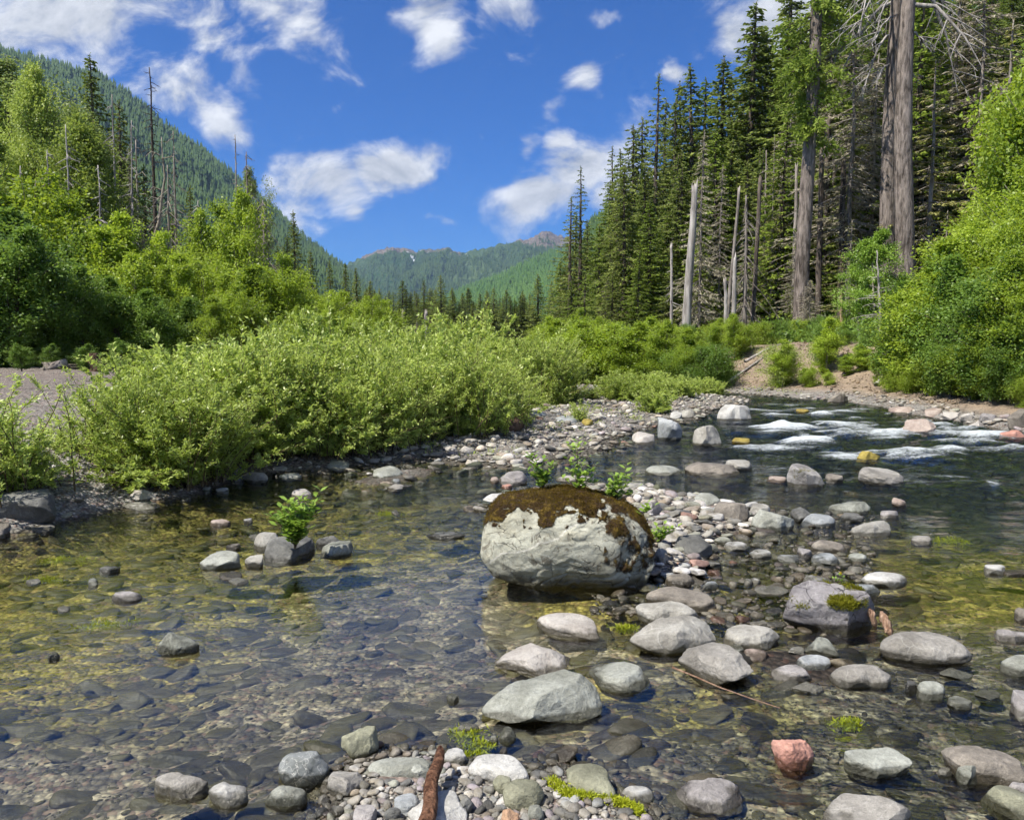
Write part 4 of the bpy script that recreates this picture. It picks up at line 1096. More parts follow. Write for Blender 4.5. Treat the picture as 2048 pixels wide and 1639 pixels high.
# foreground gravel
S = field(26000, 2.2, 4.0, -0.5, 0.35, lambda x, y, z, land, sl, sr, si, sf, ss: sf > -0.10, 0.0055, 0.034, 2.6)
S = thin(S, 0.62)
bake('gravel', S, 'loose pebbles of the foreground gravel bar around the driftwood stick', 'gravel')
# cobbles of the bars and shores
B1 = field(34000, 6.5, 30, -0.72, 0.60, lambda x, y, z, land, sl, sr, si, sf, ss: ((sl > -0.35) & (sl < 9) & ((x > -3.2) | (sl < 1.2) | (y < 9.5))) | ((sr > -0.3) & (sr < 0.7)), 0.012, 0.13, 3.4, 0.0020)
B2 = field(9000, 4.8, 9.5, -0.1, 0.42, lambda x, y, z, land, sl, sr, si, sf, ss: (si > -0.38), 0.012, 0.10, 2.2)
B3 = field(5200, 5.5, 11, -0.3, 0.45, lambda x, y, z, land, sl, sr, si, sf, ss: (land <= 0) & (land > -0.7) & ((sl > -0.8) | (si > -0.6) | (sdist(CHAIN, x, y) > -.6)), 0.018, 0.11, 1.8)
B1 = B1[~((B1[:, 0] < -2.2) & (B1[:, 3] > 0.05) & (rng.uniform(0, 1, len(B1)) < 0.93))]
B4 = field(2600, 4.9, 8.6, .10, .42, lambda x, y, z, land, sl, sr, si, sf, ss: (land <= 0) & (land > -1.3) & (si > -1.3), 0.014, 0.075, 1.8)
B4[:, 2] = np.maximum(B4[:, 2], -0.3 * B4[:, 3])
B = thin(np.concatenate([B1, B2, B3, B4]), 0.70)
pr = B[:, 3] / np.hypot(B[:, 0], B[:, 1])
inv = (np.abs(B[:, 0]) < 0.66 * B[:, 1])
order = np.argsort(-(pr * inv))
big = B[order[:112]]; rest = B[order[112:]]
bake('cobbles', rest, 'grey river cobbles covering the gravel bars and shores', 'cobbles', (1.22, 1.2, 1.18))
cob_me = []
for k in range(14):
    U, T = PR[4]
    c = PAL[(k * 5) % len(PAL)]
    P = U[k % 10] * np.array([1, 1 if k < 10 else 1.15, 1 if k < 10 else 0.8])
    cob_me.append(mesh_np('cobble', P, None, T, R['cobble'], {'base': np.tile(c, (len(P), 1))}, True))
for i, (x, y, z, s) in enumerate(big):
    o = link('cobble', cob_me[i % 14], None, (float(x), float(y), float(z + 0.2 * s)))
    o.rotation_euler = (random.gauss(0, 0.12), random.gauss(0, 0.15), random.uniform(0, 6.28)); o.scale = (float(s),) * 3
    if sdist(ISLE, np.array([x]), np.array([y]))[0] > -0.6 and y < 10:
        tag(o, 'larger grey cobble among the stones behind and right of the huge boulder', 'cobble', 'large cobbles around the huge boulder')
    elif x < -2.2:
        tag(o, 'larger grey cobble on the gravel shore along the left pool', 'cobble', 'large cobbles on the left shore')
    else:
        tag(o, 'larger grey cobble on the gravel bar beyond the shallows', 'cobble', 'large cobbles on the far gravel bar')
Bs = thin(field(5000, 20, 36, .15, .50, lambda x, y, z, land, sl, sr, si, sf, ss: (sr > .5) & (sr < 6.5), 0.02, 0.10, 3.5, 0.0011), .8)
bake('slope_rubble', Bs, 'broken rubble lying on the eroded slope', 'rubble', (0.78, 0.64, 0.48))
# stones lying on the bed
Uw = field(30000, 2.4, 9.5, -0.72, 0.72, lambda x, y, z, land, sl, sr, si, sf, ss: (land < -0.02), 0.008, 0.13, 3.6, 0.0019)
Uw = Uw[~((fbm(Uw[:, 0] * 1.4, Uw[:, 1] * 1.8, seed=71, octv=3) < -0.05) & (Uw[:, 3] > 0.028) & (rng.uniform(0, 1, len(Uw)) < 0.8))]
Uw = thin(Uw, 0.66)
bake('streambed_stones', Uw, 'dark oblong stones lying on the bed under the clear water', 'submerged stones', (0.66, 0.64, 0.54), -0.08, 0.35, (1.15, 0.95, 0.85))
Uf = field(9000, 9, 24, -0.2, 0.72, lambda x, y, z, land, sl, sr, si, sf, ss: (land < -0.1), 0.05, 0.22, 1.6, 0.003)
bake('channel_stones', thin(Uf, 0.7), 'stones on the bed of the river channel', 'submerged stones', (0.45, 0.5, 0.36), 0.0)
# ------------------------------------------------------------------ plant prototypes
def unit(v): return v / (np.linalg.norm(v, axis=-1, keepdims=True) + 1e-9)


def conifer(seed, H=30.0, base=0.12, Lm=4.2, per=6, step=0.45, rad=0.36, leaf=(0.34, 0.10), dens=8.0, mat='needle', bark='bark', droop=0.35,
            sparse=0.0, shape=0.85, dead=0.0, wob=0.15, top=True, sticks=True, leafmat=None, trunk_top=1.0, twig=None):
    """a conifer built at real size: tapered trunk + whorled drooping boughs carrying short sprays"""
    r = np.random.default_rng(seed)
    tr = Geo(); cr = Geo(); dd = cr
    n = 22
    zz = np.linspace(-0.4, H * trunk_top, n)
    fr = np.clip(zz / H, 0, 1)
    tx = wob * np.cumsum(r.normal(0, 0.25, n)) * fr; ty = wob * np.cumsum(r.normal(0, 0.25, n)) * fr
    rad_ = rad * (1 - fr) ** 0.8 + 0.03
    rad_[0] *= 1.45; rad_[1] *= 1.12
    tr.tube(np.stack([tx, ty, zz], -1), rad_, 9, lump=0.05)
    z = base * H
    P, D, LL, WW, AA = [], [], [], [], []
    while z < H * 0.985:
        f = (z / H - base) / (1 - base)
        L0 = Lm * max(0.05, (1 - f)) ** shape * (0.55 + 0.45 * min(1, f * 5 + 0.35))
        k = max(3, int(per * (1 - 0.35 * f)))
        a0 = r.uniform(0, 6.28)
        for b in range(k):
            if r.uniform() < sparse: continue
            az = a0 + b * 6.283 / k + r.normal(0, 0.25)
            L = L0 * r.uniform(0.55, 1.15)
            zb = z + r.uniform(-0.2, 0.2)
            m = 7
            s = np.linspace(0, 1, m)
            up = 0.25 * (f ** 1.5) * L
            hz_ = -droop * L * (s ** 1.1) * r.uniform(0.6, 1.4) + up * s + 0.16 * L * np.clip(s - 0.6, 0, 1) ** 1.3 * 2
            bx = np.interp(zb, zz, tx) + np.cos(az) * L * s; by = np.interp(zb, zz, ty) + np.sin(az) * L * s
            bp = np.stack([bx, by, zb + hz_], -1)
            isdead = r.uniform() < dead
            if sticks or isdead:
                (dd if isdead else tr).tube(bp, np.linspace(0.045 if H > 10 else 0.02, 0.008, m), 4, cap=False)
            if isdead:
                nt = int(L * dens * 0.5)
                if nt > 0 and twig:
                    u = r.uniform(0.2, 1, nt)
                    p = np.stack([np.interp(u, s, bp[:, i]) for i in range(3)], -1)
                    side = np.array([-math.sin(az), math.cos(az), 0]); fw = np.array([math.cos(az), math.sin(az), 0])
                    d = fw * r.uniform(0.2, 0.8, (nt, 1)) + side * r.choice([-1, 1], (nt, 1)) * r.uniform(0.3, 1, (nt, 1)) + np.array([0, 0, -1]) * r.uniform(0.1, 0.9, (nt, 1))
                    dd.leaves(p, d, r.uniform(0.4, 1.0, nt) * twig[0] * (1.2 - u), twig[1])
                continue
            nl = int(L * dens * r.uniform(0.7, 1.2)) + 2
            u = r.uniform(0.08, 1.0, nl) ** 0.8
            p = np.stack([np.interp(u, s, bp[:, i]) for i in range(3)], -1)
            side = np.array([-math.sin(az), math.cos(az), 0]); fw = np.array([math.cos(az), math.sin(az), 0])
            sg = r.choice([-1, 1], (nl, 1))
            wid = (0.10 + 0.22 * (1 - u) * min(1, L / 2.0)) * L * 0.5
            off = side * sg * (r.uniform(0, 1, nl) * wid)[:, None]
            p = p + off + np.array([0, 0, -1]) * (np.abs(r.normal(0, 0.10, nl)) * L * 0.25)[:, None]
            d = fw * r.uniform(0.35, 1.0, (nl, 1)) + side * sg * r.uniform(0.1, 0.9, (nl, 1)) + np.array([0, 0, -1]) * r.uniform(-0.1, 0.75, (nl, 1))
            P.append(p); D.append(d)
            LL.append(leaf[0] * r.uniform(0.6, 1.35, nl) * (0.7 + 0.3 * (1 - f)))
            WW.append(leaf[1] * r.uniform(0.6, 1.2, nl))
            AA.append(np.clip(r.uniform(0, .55, nl) + 0.45 * u, 0, 1))
        z += step * (1.15 - 0.5 * f) * r.uniform(0.75, 1.25)
    nt = 40
    if top:
        P.append(np.stack([np.full(nt, tx[-1]), np.full(nt, ty[-1]), r.uniform(H * 0.95, H, nt)], -1)); D.append(unit(r.normal(size=(nt, 3)) + [0, 0, 0.5]))
        LL.append(np.full(nt, leaf[0] * 0.6)); WW.append(np.full(nt, leaf[1] * 0.5)); AA.append(r.uniform(0, 1, nt))
    if P:
        cr.leaves(np.concatenate(P), np.concatenate(D), np.concatenate(LL), np.concatenate(WW), np.concatenate(AA),
                  N=unit(r.normal(size=(sum(len(q) for q in P), 3)) * 0.6 + [0, 0, 1]))
    out = {'trunk': tr.mesh('trunk', M[bark])}
    if P: out['crown'] = cr.mesh('crown', M[mat])
    return out


def broadleaf(seed, H=8.0, Wd=3.0, trunks=3, limbs=26, leaves=16000, leaf=(0.135, 0.052), mat='alder', bark='bark_pale', low=0.08, clump=0.5, lean=0.25, trunk_r=0.10, bare=0.0, flat=0.75):
    r = np.random.default_rng(seed)
    tr = Geo(); cr = Geo()
    tips = []
    for k in range(trunks):
        az = r.uniform(0, 6.28); L = H * r.uniform(0.75, 1.0) if k else H
        s = np.linspace(0, 1, 9)
        rr = Wd * lean * (s ** 1.4) * r.uniform(0.4, 1.2)
        p = np.stack([np.cos(az) * rr + 0.12 * np.cumsum(r.normal(0, .3, 9)) * s, np.sin(az) * rr + 0.12 * np.cumsum(r.normal(0, .3, 9)) * s, L * 0.97 * s - 0.15], -1)
        tr.tube(p, trunk_r * (1 - s) ** 0.8 + 0.012, 7, lump=0.06)
        for j in range(limbs // trunks):
            u = low + (0.98 - low) * r.uniform(0, 1) ** 0.85
            b0 = np.array([np.interp(u, s, p[:, i]) for i in range(3)])
            az2 = r.uniform(0, 6.28)
            prof = (math.sin(PI * min(1, (0.18 + u * 0.86)) ** 1.1) ** 0.8)
            Lb = Wd * max(0.18, prof) * r.uniform(0.45, 1.05)
            q = np.linspace(0, 1, 6)
            bp = b0 + np.stack([np.cos(az2) * Lb * q, np.sin(az2) * Lb * q, Lb * (0.5 + 0.5 * u) * q ** 1.2 * r.uniform(0.3, 1.5)], -1)
            tr.tube(bp, np.linspace(trunk_r * 0.35, 0.006, 6), 4, cap=False)
            for c in range(5):
                v = r.uniform(0.3, 1.0)
                tips.append((np.array([np.interp(v, q, bp[:, i]) for i in range(3)]) + r.normal(0, 0.12 * Lb, 3), Lb, v))
    tips = [t_ for t_ in tips if r.uniform() > bare]
    nt = len(tips); per = leaves // nt
    C = np.array([t_[0] for t_ in tips]); S = np.array([clump * (0.30 + 0.30 * t_[1] / Wd) for t_ in tips])
    k = np.repeat(np.arange(nt), per)
    g_ = r.normal(size=(len(k), 3)) * 0.75
    P = C[k] + g_ * S[k][:, None] * np.array([1.1, 1.1, flat + 0.2])
    P[:, 2] = np.maximum(P[:, 2], 0.02)
    D = unit(g_ * 0.8 + r.normal(size=(len(k), 3)) * 0.6 + np.array([0, 0, -0.15]))
    N = unit(r.normal(size=(len(k), 3)) * 0.55 + np.array([0, 0, 1.0]) + g_ * 0.5)
    tone = r.uniform(0, 1, nt)
    cr.leaves(P, D, leaf[0] * r.uniform(0.7, 1.25, len(k)), leaf[1] * r.uniform(0.75, 1.2, len(k)), np.clip(0.5 * tone[k] + 0.5 * r.uniform(0, 1, len(k)), 0, 1), N=N)
    return {'trunk': tr.mesh('trunk', M[bark]), 'crown': cr.mesh('crown', M[mat])}


def willow(seed, H=2.0, Wd=1.0, stems=60, leaves=9000, leaf=(0.065, 0.012), mat='willow', spread=0.75, twigs=5, base_r=0.25):
    r = np.random.default_rng(seed)
    tr = Geo(); cr = Geo(); P, D, A = [], [], []
    per = max(4, leaves // (stems * (twigs + 1)))
    for k in range(stems):
        az = r.uniform(0, 6.28); th = spread * math.sqrt(r.uniform(0, 1))
        L = H * r.uniform(0.6, 1.05) * (1 - 0.22 * th)
        if k % 3 == 0: th = spread * r.uniform(.6, 1.15); L = H * r.uniform(0.18, 0.5)
        s = np.linspace(0, 1, 7)
        hor = Wd * th * (0.25 * s + 0.75 * s ** 1.7); up = L * (s - 0.10 * th * s ** 3)
        bx = r.normal(0, base_r, 2)
        p = np.stack([bx[0] + np.cos(az) * hor + 0.02 * np.cumsum(r.normal(0, 1, 7)) * s, bx[1] + np.sin(az) * hor + 0.02 * np.cumsum(r.normal(0, 1, 7)) * s, up - 0.05], -1)
        tr.tube(p, np.linspace(0.009, 0.002, 7) * max(1, H / 2), 4, cap=False)
        segs = [(p, 0.05, 1.0, per * 2)]
        for j in range(twigs):
            u = r.uniform(0.04, 0.9)
            b0 = np.array([np.interp(u, s, p[:, i]) for i in range(3)])
            a2 = az + r.normal(0, 1.3); lt = L * r.uniform(0.14, 0.32) * (1.15 - 0.6 * u)
            q = np.linspace(0, 1, 4)
            tp = b0 + np.stack([np.cos(a2) * lt * 0.6 * q, np.sin(a2) * lt * 0.6 * q, lt * 0.75 * q ** 0.9], -1)
            tr.tube(tp, 0.0022 * max(1, H / 2), 3, cap=False)
            segs.append((tp, 0.1, 1.0, per))
        if k % 9 == 0:
            dp = p * np.array([1.1, 1.1, 1.12]); tr.tube(dp, np.linspace(0.006, 0.0025, 7) * max(1, H / 2), 4, cap=False)
        tone = r.uniform(0, 0.5)
        for (tp, a, b, m) in segs:
            u = np.sort(r.uniform(a, b, m)); q = np.linspace(0, 1, len(tp))
            pp = np.stack([np.interp(u, q, tp[:, i]) for i in range(3)], -1)
            ax = unit(tp[-1] - tp[0])
            d = ax * r.uniform(0.35, 1.0, (m, 1)) + unit(r.normal(size=(m, 3))) * 0.95
            P.append(pp); D.append(d); A.append(np.clip(tone + 0.5 * u * r.uniform(0.3, 1.2, m), 0, 1))
    P, D, A = np.concatenate(P), np.concatenate(D), np.concatenate(A)
    P = P + rng.normal(0, 0.006 * max(1, H), P.shape); P[:, 2] = np.maximum(P[:, 2], 0.02)
    n = len(P)
    cr.leaves(P, D, leaf[0] * rng.uniform(0.6, 1.3, n), leaf[1] * rng.uniform(0.75, 1.25, n), A, N=unit(rng.normal(size=(n, 3)) + [0, 0, 0.9]))
    return {'stems': tr.mesh('stems', M['stem']), 'foliage': cr.mesh('foliage', M[mat])}


def snag(seed, H, r0, r1, bark='bark_silver', broken=True, branches=0, blen=1.2, lean=(0, 0), bdroop=0.3, bfrom=0.3, sides=11, twigs=3, brad=0.03):
    r = np.random.default_rng(seed)
    n = 26; s = np.linspace(0, 1, n)
    cx_ = lean[0] * s ** 1.2 + 0.04 * np.cumsum(r.normal(0, .4, n)) * s; cy_ = lean[1] * s + 0.04 * np.cumsum(r.normal(0, .4, n)) * s
    g = Geo()
    rad = r0 + (r1 - r0) * s; rad[0] *= 1.25
    pts = np.stack([cx_, cy_, s * H - 0.4 * (s == 0)], -1)
    g.tube(pts, rad, sides, lump=0.07)
    if broken:      # splintered crown
        V = g.V[0]; ring = (n - 1) * sides
        V[ring:ring + sides, 2] += r.uniform(-0.5, 0.9, sides) * r1 * 3.2; V[-1, 2] -= r1 * 2
    b = Geo()
    for k in range(branches):
        u = bfrom + (0.99 - bfrom) * r.uniform(); az = r.uniform(0, 6.28)
        b0 = np.array([np.interp(u, s, pts[:, i]) for i in range(3)])
        L = blen * (1.15 - u) * r.uniform(0.4, 1.2)
        q = np.linspace(0, 1, 6)
        bp = b0 + np.stack([np.cos(az) * L * q, np.sin(az) * L * q, -bdroop * L * q + 0.35 * L * (q ** 2) * r.uniform(-1, 1) - bdroop * L * q * q * 0.6], -1)
        b.tube(bp, np.linspace(brad, brad * 0.25, 6), 4, cap=False)
        for j in range(twigs):
            v = r.uniform(0.25, 0.95); c0 = np.array([np.interp(v, q, bp[:, i]) for i in range(3)])
            a2 = az + r.normal(0, 0.9); l2 = L * 0.4 * r.uniform(0.4, 1)
            b.tube(c0 + np.stack([np.cos(a2) * l2 * q, np.sin(a2) * l2 * q, -0.5 * l2 * q * q], -1), np.linspace(brad * 0.4, brad * 0.15, 6), 3, cap=False)
    if branches: g.add(np.concatenate(b.V), np.concatenate(b.Q), np.concatenate(b.T) if b.T else None)
    out = {'trunk': g.mesh('trunk', M[bark], False)}
    return out


HT = {}
def plant(name, proto, x, y, H, H0, label, cat, group=None, z=None, rz=None, wide=1.0, tilt=None, sink=0.0):
    zz = (gz(x, y) if z is None else z) - sink
    s = H / H0
    o = empty(name, (x, y, zz), random.uniform(0, 6.28) if rz is None else rz, (s * wide, s * wide, s))
    if tilt: o.rotation_euler = (tilt[0], tilt[1], o.rotation_euler[2])
    for k, me in proto.items():
        link(k, me, o)
    tag(o, label, cat, group)
    return o


def at(px, Y):
    return float((px - CX) / F * Y / cp * 1.0), float(Y)


def tall(px, Y, ytop):
    """ground spot at column px, depth Y and the height that reaches picture row ytop"""
    for _ in range(2):
        x, y = at(px, Y)
        z0 = gz(x, y)
    _, zt = atY(px, ytop, Y)
    # column drift: x from the top row
    x = float(atY(px, (ytop + 640) / 2, Y)[0])
    return x, y, float(zt) - gz(x, y)

print('protos')
CON = [conifer(1, 30, .08, 6.0, mat='needle', dens=11, leaf=(.52, .12)), conifer(2, 30, .18, 5.4, step=.55, mat='needle', dens=11, leaf=(.52, .12)),
       conifer(3, 30, .05, 6.8, step=.55, mat='needle', droop=.55, dens=11, leaf=(.52, .12)), conifer(4, 30, .30, 5.2, step=.6, mat='needle', sparse=.15, dens=11, leaf=(.52, .12)),
       conifer(5, 30, .10, 4.6, step=.45, mat='needle', droop=.25, shape=.9, dens=12, leaf=(.5, .12)), conifer(6, 30, .05, 6.2, mat='needle_light', droop=.5, dens=11, leaf=(.52, .12))]
SPIRE = [conifer(11, 30, .10, 4.8, per=6, step=.85, dens=10, droop=.18, sparse=.1, shape=.85, leaf=(0.45, 0.10), mat='needle'),
         conifer(12, 30, .15, 5.0, per=6, step=.8, dens=10, droop=.12, sparse=.12, shape=.9, leaf=(0.45, 0.10), mat='needle')]
LICH = [conifer(21, 20, .10, 3.8, per=6, step=.5, dens=20, droop=.5, mat='lichen', bark='bark_dead', leaf=(.36, .035), rad=.15, sparse=.1),
        conifer(22, 20, .28, 4.4, per=6, step=.45, dens=22, droop=.55, mat='lichen', bark='bark_dead', leaf=(.38, .038), rad=.16, shape=.6, sparse=.08),
        conifer(23, 20, .15, 4.0, per=5, step=.7, dens=24, droop=.35, mat='lichen_green', bark='bark_dead', leaf=(.34, .045), rad=.15, sparse=.15)]
LICHG = conifer(24, 30, .12, 5.2, per=6, step=.6, dens=16, droop=.45, mat='cotton', bark='bark_dead', leaf=(.36, .10), rad=.2, sparse=.1)
YOUNG = [conifer(31, 8, .04, 2.3, per=6, step=.3, dens=20, droop=.3, mat='needle_light', leaf=(.24, .07), rad=.1), conifer(32, 8, .04, 2.5, per=6, step=.34, dens=20, droop=.45, mat='needle', leaf=(.24, .07), rad=.1)]
ALD = [broadleaf(41, 8, 2.4, 3, 90, 24000), broadleaf(42, 8, 2.0, 2, 76, 21000, low=.03), broadleaf(43, 8, 2.8, 4, 100, 27000), broadleaf(44, 8, 1.7, 2, 70, 19000, low=.02)]
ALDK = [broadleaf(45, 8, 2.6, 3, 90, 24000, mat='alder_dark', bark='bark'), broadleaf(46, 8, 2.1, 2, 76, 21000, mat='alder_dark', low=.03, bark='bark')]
COT = [broadleaf(47, 20, 4.6, 1, 90, 36000, leaf=(.17, .075), mat='cotton', bark='bark_dead', low=.22, clump=1.0, lean=.1, trunk_r=.22, bare=.15),
       broadleaf(48, 20, 4.0, 2, 80, 34000, leaf=(.17, .075), mat='cotton', bark='bark_dead', low=.2, clump=.9, lean=.35, trunk_r=.2, bare=.2)]
BCOT = [broadleaf(49, 20, 4.4, 1, 100, 34000, leaf=(.19, .08), mat='cotton_bright', bark='bark_dead', low=.12, clump=1.1, lean=.1, trunk_r=.2, bare=.12), broadleaf(50, 20, 3.6, 2, 90, 30000, leaf=(.19, .08), mat='cotton_bright', bark='bark_dead', low=.12, clump=1.0, lean=.3, trunk_r=.2, bare=.12)]
SHR = [broadleaf(51, 3, 1.5, 6, 84, 20000, leaf=(.075, .026), mat='alder', bark='stem', low=.0, clump=.42, lean=.45, trunk_r=.025),
       broadleaf(52, 3, 1.2, 5, 72, 17000, leaf=(.075, .026), mat='alder_dark', bark='stem', low=.0, clump=.4, lean=.4, trunk_r=.025),
       broadleaf(53, 3, 1.7, 7, 84, 20000, leaf=(.07, .022), mat='willow', bark='stem', low=.0, clump=.42, lean=.5, trunk_r=.025)]
WIL = [willow(61, 2.0, 1.25, 120, 24000), willow(62, 2.0, 1.05, 105, 20000), willow(63, 2.0, 1.5, 140, 27000), willow(64, 2.0, 0.8, 46, 7000, twigs=4)]
WILF = [willow(65, 2.0, 1.3, 100, 15000, leaf=(.085, .020), twigs=4), willow(66, 2.0, 1.0, 84, 12000, leaf=(.085, .020), twigs=4)]
print('protos done')
# ------------------------------------------------------------------ willow thicket on the left bank
def wil(px, py, ytop, lab, protos=None, grp='willows of the thicket on the left bank', wide=1.0, k=None, Hx=1.0, z0=None):
    # foot on the bank at picture point (px, py)
    x, y, zg = hit(px, py); zg = gz(x, y)
    _, zt = atY(px, ytop, y)
    H = max(0.35, (float(zt) - zg) * Hx * 1.06)
    P_ = (protos or WIL); p = P_[k if k is not None else random.randrange(len(P_))]
    return plant('willow_shrub', p, x, y, H, 2.0, lab, 'shrub', grp, wide=wide * max(1.0, min(1.6, 2.0 / H)) if H < 2 else wide)

wil(310, 958, 725, 'dense light green willow bush reaching down to the water beside the left gravel shore', k=2, grp=None, wide=.66)
wil(395, 958, 735, 'leafy willow bush whose low branches overhang the shore stones, right of the foremost bush', k=0, grp=None, wide=.8)
wil(205, 905, 705, 'tall loose willow with thin upright shoots rising above the left gravel flat', k=3, grp=None, wide=.8)
wil(335, 966, 760, 'low willow filling the gap behind the foremost bush', k=1, grp=None)
wil(130, 900, 830, 'small thin willow alone on the gravel flat near the left edge', k=3, grp=None)
wil(30, 975, 850, 'willow bush growing over the dark boulder at the left edge', k=1, grp=None, wide=1.1)
wil(-50, 985, 690, 'tall thin willow shoots with long leaves at the left frame edge', k=3, grp=None)
wil(-40, 940, 810, 'low willow bush cut by the left frame edge', k=0, grp=None)
pts_ = [(470, 915, 735), (520, 905, 715), (560, 905, 735), (610, 902, 720), (660, 905, 720), (700, 898, 735), (745, 893, 720), (790, 888, 725), (830, 876, 730), (880, 880, 740), (925, 868, 720),
        (965, 862, 705), (985, 850, 720), (1010, 828, 715), (1045, 815, 715), (1080, 812, 712), (1110, 808, 728), (350, 900, 720), (430, 890, 710), (500, 880, 690), (580, 875, 680),
        (650, 870, 675), (720, 868, 680), (790, 862, 688), (850, 850, 690), (910, 842, 690), (960, 830, 688), (1000, 812, 690), (1040, 800, 690), (1075, 795, 690), (330, 870, 705), (380, 850, 705),
        (460, 845, 690), (550, 840, 668), (630, 835, 655), (700, 832, 652), (770, 826, 660), (840, 818, 675), (900, 808, 678), (950, 800, 676), (560, 815, 655), (650, 806, 640), (740, 800, 640), (820, 795, 655),
        (880, 788, 665), (930, 780, 660), (980, 780, 668), (1020, 780, 680), (300, 850, 720), (330, 830, 712)]
for i, (px, py, yt) in enumerate(pts_):
    if i in (3, 9, 14, 19, 23, 27, 35, 41): continue
    row = 0 if i < 17 else (1 if i < 30 else 2)
    wil(px + random.uniform(-8, 8), py, yt - 8 + random.choice([-52, -34, -18, -6, 8, 18, 30]),
        ['silvery green willow in the front row of the thicket along the shallows', 'light green willow in the middle of the thicket', 'willow standing at the back of the thicket under the alders'][row],
        grp=['willows in the front row of the thicket', 'willows in the middle of the thicket', 'willows at the back of the thicket'][row],
        protos=WIL if i < 17 else WILF, wide=random.uniform(.82, 1.1))
# single bushes on the bar
wil(1310, 824, 772, 'round bright green bush alone at the water end of the gravel bar', protos=SHR and WILF, k=0, grp=None, wide=1.0)
wil(1160, 842, 795, 'thin grey-green willow alone on the middle of the gravel bar', k=3, grp=None, wide=0.9)
wil(1180, 797, 778, 'low creeping bush on the gravel bar behind the thin willow', k=1, grp=None, wide=1.3)
for (px, py, yt) in [(1240, 800, 745), (1275, 797, 755), (1215, 790, 750), (1330, 796, 752), (1365, 792, 745), (1255, 785, 735), (1310, 786, 738), (1400, 789, 750), (1430, 790, 757)]:
    wil(px, py, yt, 'grey-green willow at the head of the gravel bar below the forest', protos=WILF, grp='willows at the head of the gravel bar')


def grow(protos, H0, name, cat, rows, label, group, wide=1.0, zoff=0.0, same=False):
    for i, row in enumerate(rows):
        px, Y, yt = row[:3]
        x, y, H = tall(px, Y, yt); H *= (1.0 if H0 >= 20 else 1.08)
        p = protos[(row[3] if len(row) > 3 else random.randrange(len(protos))) % len(protos)]
        wd = row[4] if len(row) > 4 else wide
        plant(name, p, x, y, H, H0, label, cat, group, wide=wd * random.uniform(0.82, 1.22), tilt=(random.gauss(0, .015), random.gauss(0, .015)))

# alders behind the thicket (columns, depth, top row)
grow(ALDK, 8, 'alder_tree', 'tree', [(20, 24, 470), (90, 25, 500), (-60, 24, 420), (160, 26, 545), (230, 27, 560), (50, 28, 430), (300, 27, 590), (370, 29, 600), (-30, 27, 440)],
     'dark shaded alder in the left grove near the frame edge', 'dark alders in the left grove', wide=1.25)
grow(ALD, 8, 'alder_tree', 'tree', [(60, 34, 375), (130, 33, 420), (200, 32, 470), (255, 33, 440), (310, 34, 480), (170, 36, 455), (360, 32, 520), (410, 34, 535), (455, 33, 555),
                                    (505, 30, 540), (560, 31, 525), (530, 34, 550), (600, 33, 560), (-20, 33, 370), (330, 29, 540), (470, 28, 580), (430, 27, 600), (270, 29, 520)],
     'bright green alder in the grove behind the willow thicket', 'bright alders of the left grove', wide=1.25)
grow(ALD, 8, 'alder_tree', 'tree', [(640, 36, 590), (690, 38, 590), (740, 40, 600), (770, 44, 610), (660, 32, 620), (710, 33, 630), (610, 29, 620), (760, 38, 640), (800, 50, 640)],
     'bright green alder at the right end of the left grove', 'alders at the right end of the left grove', wide=1.3)
grow(ALD, 8, 'young_tree', 'tree', [(470, 40, 400, 1, 0.8), (400, 42, 435, 3, 0.8), (440, 44, 430, 0, .8)], 'yellow-green young tree with an open crown rising over the left grove', 'yellow-green young trees over the grove')
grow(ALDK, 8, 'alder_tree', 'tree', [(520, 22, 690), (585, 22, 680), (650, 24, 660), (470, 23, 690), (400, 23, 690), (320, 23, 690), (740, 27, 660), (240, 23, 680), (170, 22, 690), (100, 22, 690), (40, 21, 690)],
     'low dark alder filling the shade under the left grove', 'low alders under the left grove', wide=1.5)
# tall trees of the left group
grow(BCOT, 20, 'cottonwood_tree', 'tree', [(62, 46, 108, 0, .75), (110, 48, 118, 1, .7), (165, 46, 210, 0, .9), (-20, 44, 260, 1, .8)],
     'bright tall broadleaf tree with loose clumps at the front of the left group', 'bright broadleaf trees of the left group', wide=1.0)
grow(ALD, 8, 'young_tree', 'tree', [(600, 25, 618, 1, .9), (660, 25, 612, 3, .9), (720, 26, 625, 0, .9), (770, 27, 640, 1, .9), (560, 24, 640, 2, .8), (640, 22.5, 640, 3, .9), (700, 23, 650, 1, .9)],
     'young bright tree stepping up behind the willows toward the valley', 'young bright trees behind the willows', wide=1.1)
grow(COT, 20, 'cottonwood_tree', 'tree', [(70, 62, 100, 1), (150, 60, 205, 0, 1.2), (215, 62, 260, 1)], 'tall cottonwood with loose pale leaf clumps in the left group', 'tall cottonwoods on the left', wide=1.0)
grow(COT, 20, 'cottonwood_tree', 'tree', [(512, 60, 318, 1, .7)], 'slim dark-topped broadleaf tree among bare poles right of the left group', None)
grow([CON[5], CON[2], LICHG], 30, 'conifer_tree', 'tree', [(30, 50, 180, 0, 1.2), (95, 52, 200, 1, 1.1), (150, 50, 290, 2, 1.3), (205, 52, 240, 0, 1.1), (262, 52, 300, 2, 1.1), (-30, 48, 120, 1, 1.2), (65, 54, 130, 0, 1.0), (230, 50, 380, 0, 1.1), (120, 48, 340, 0, 1.2)],
     'sunlit yellow-green conifer at the front of the left group', 'sunlit conifers of the left group', wide=1.1)
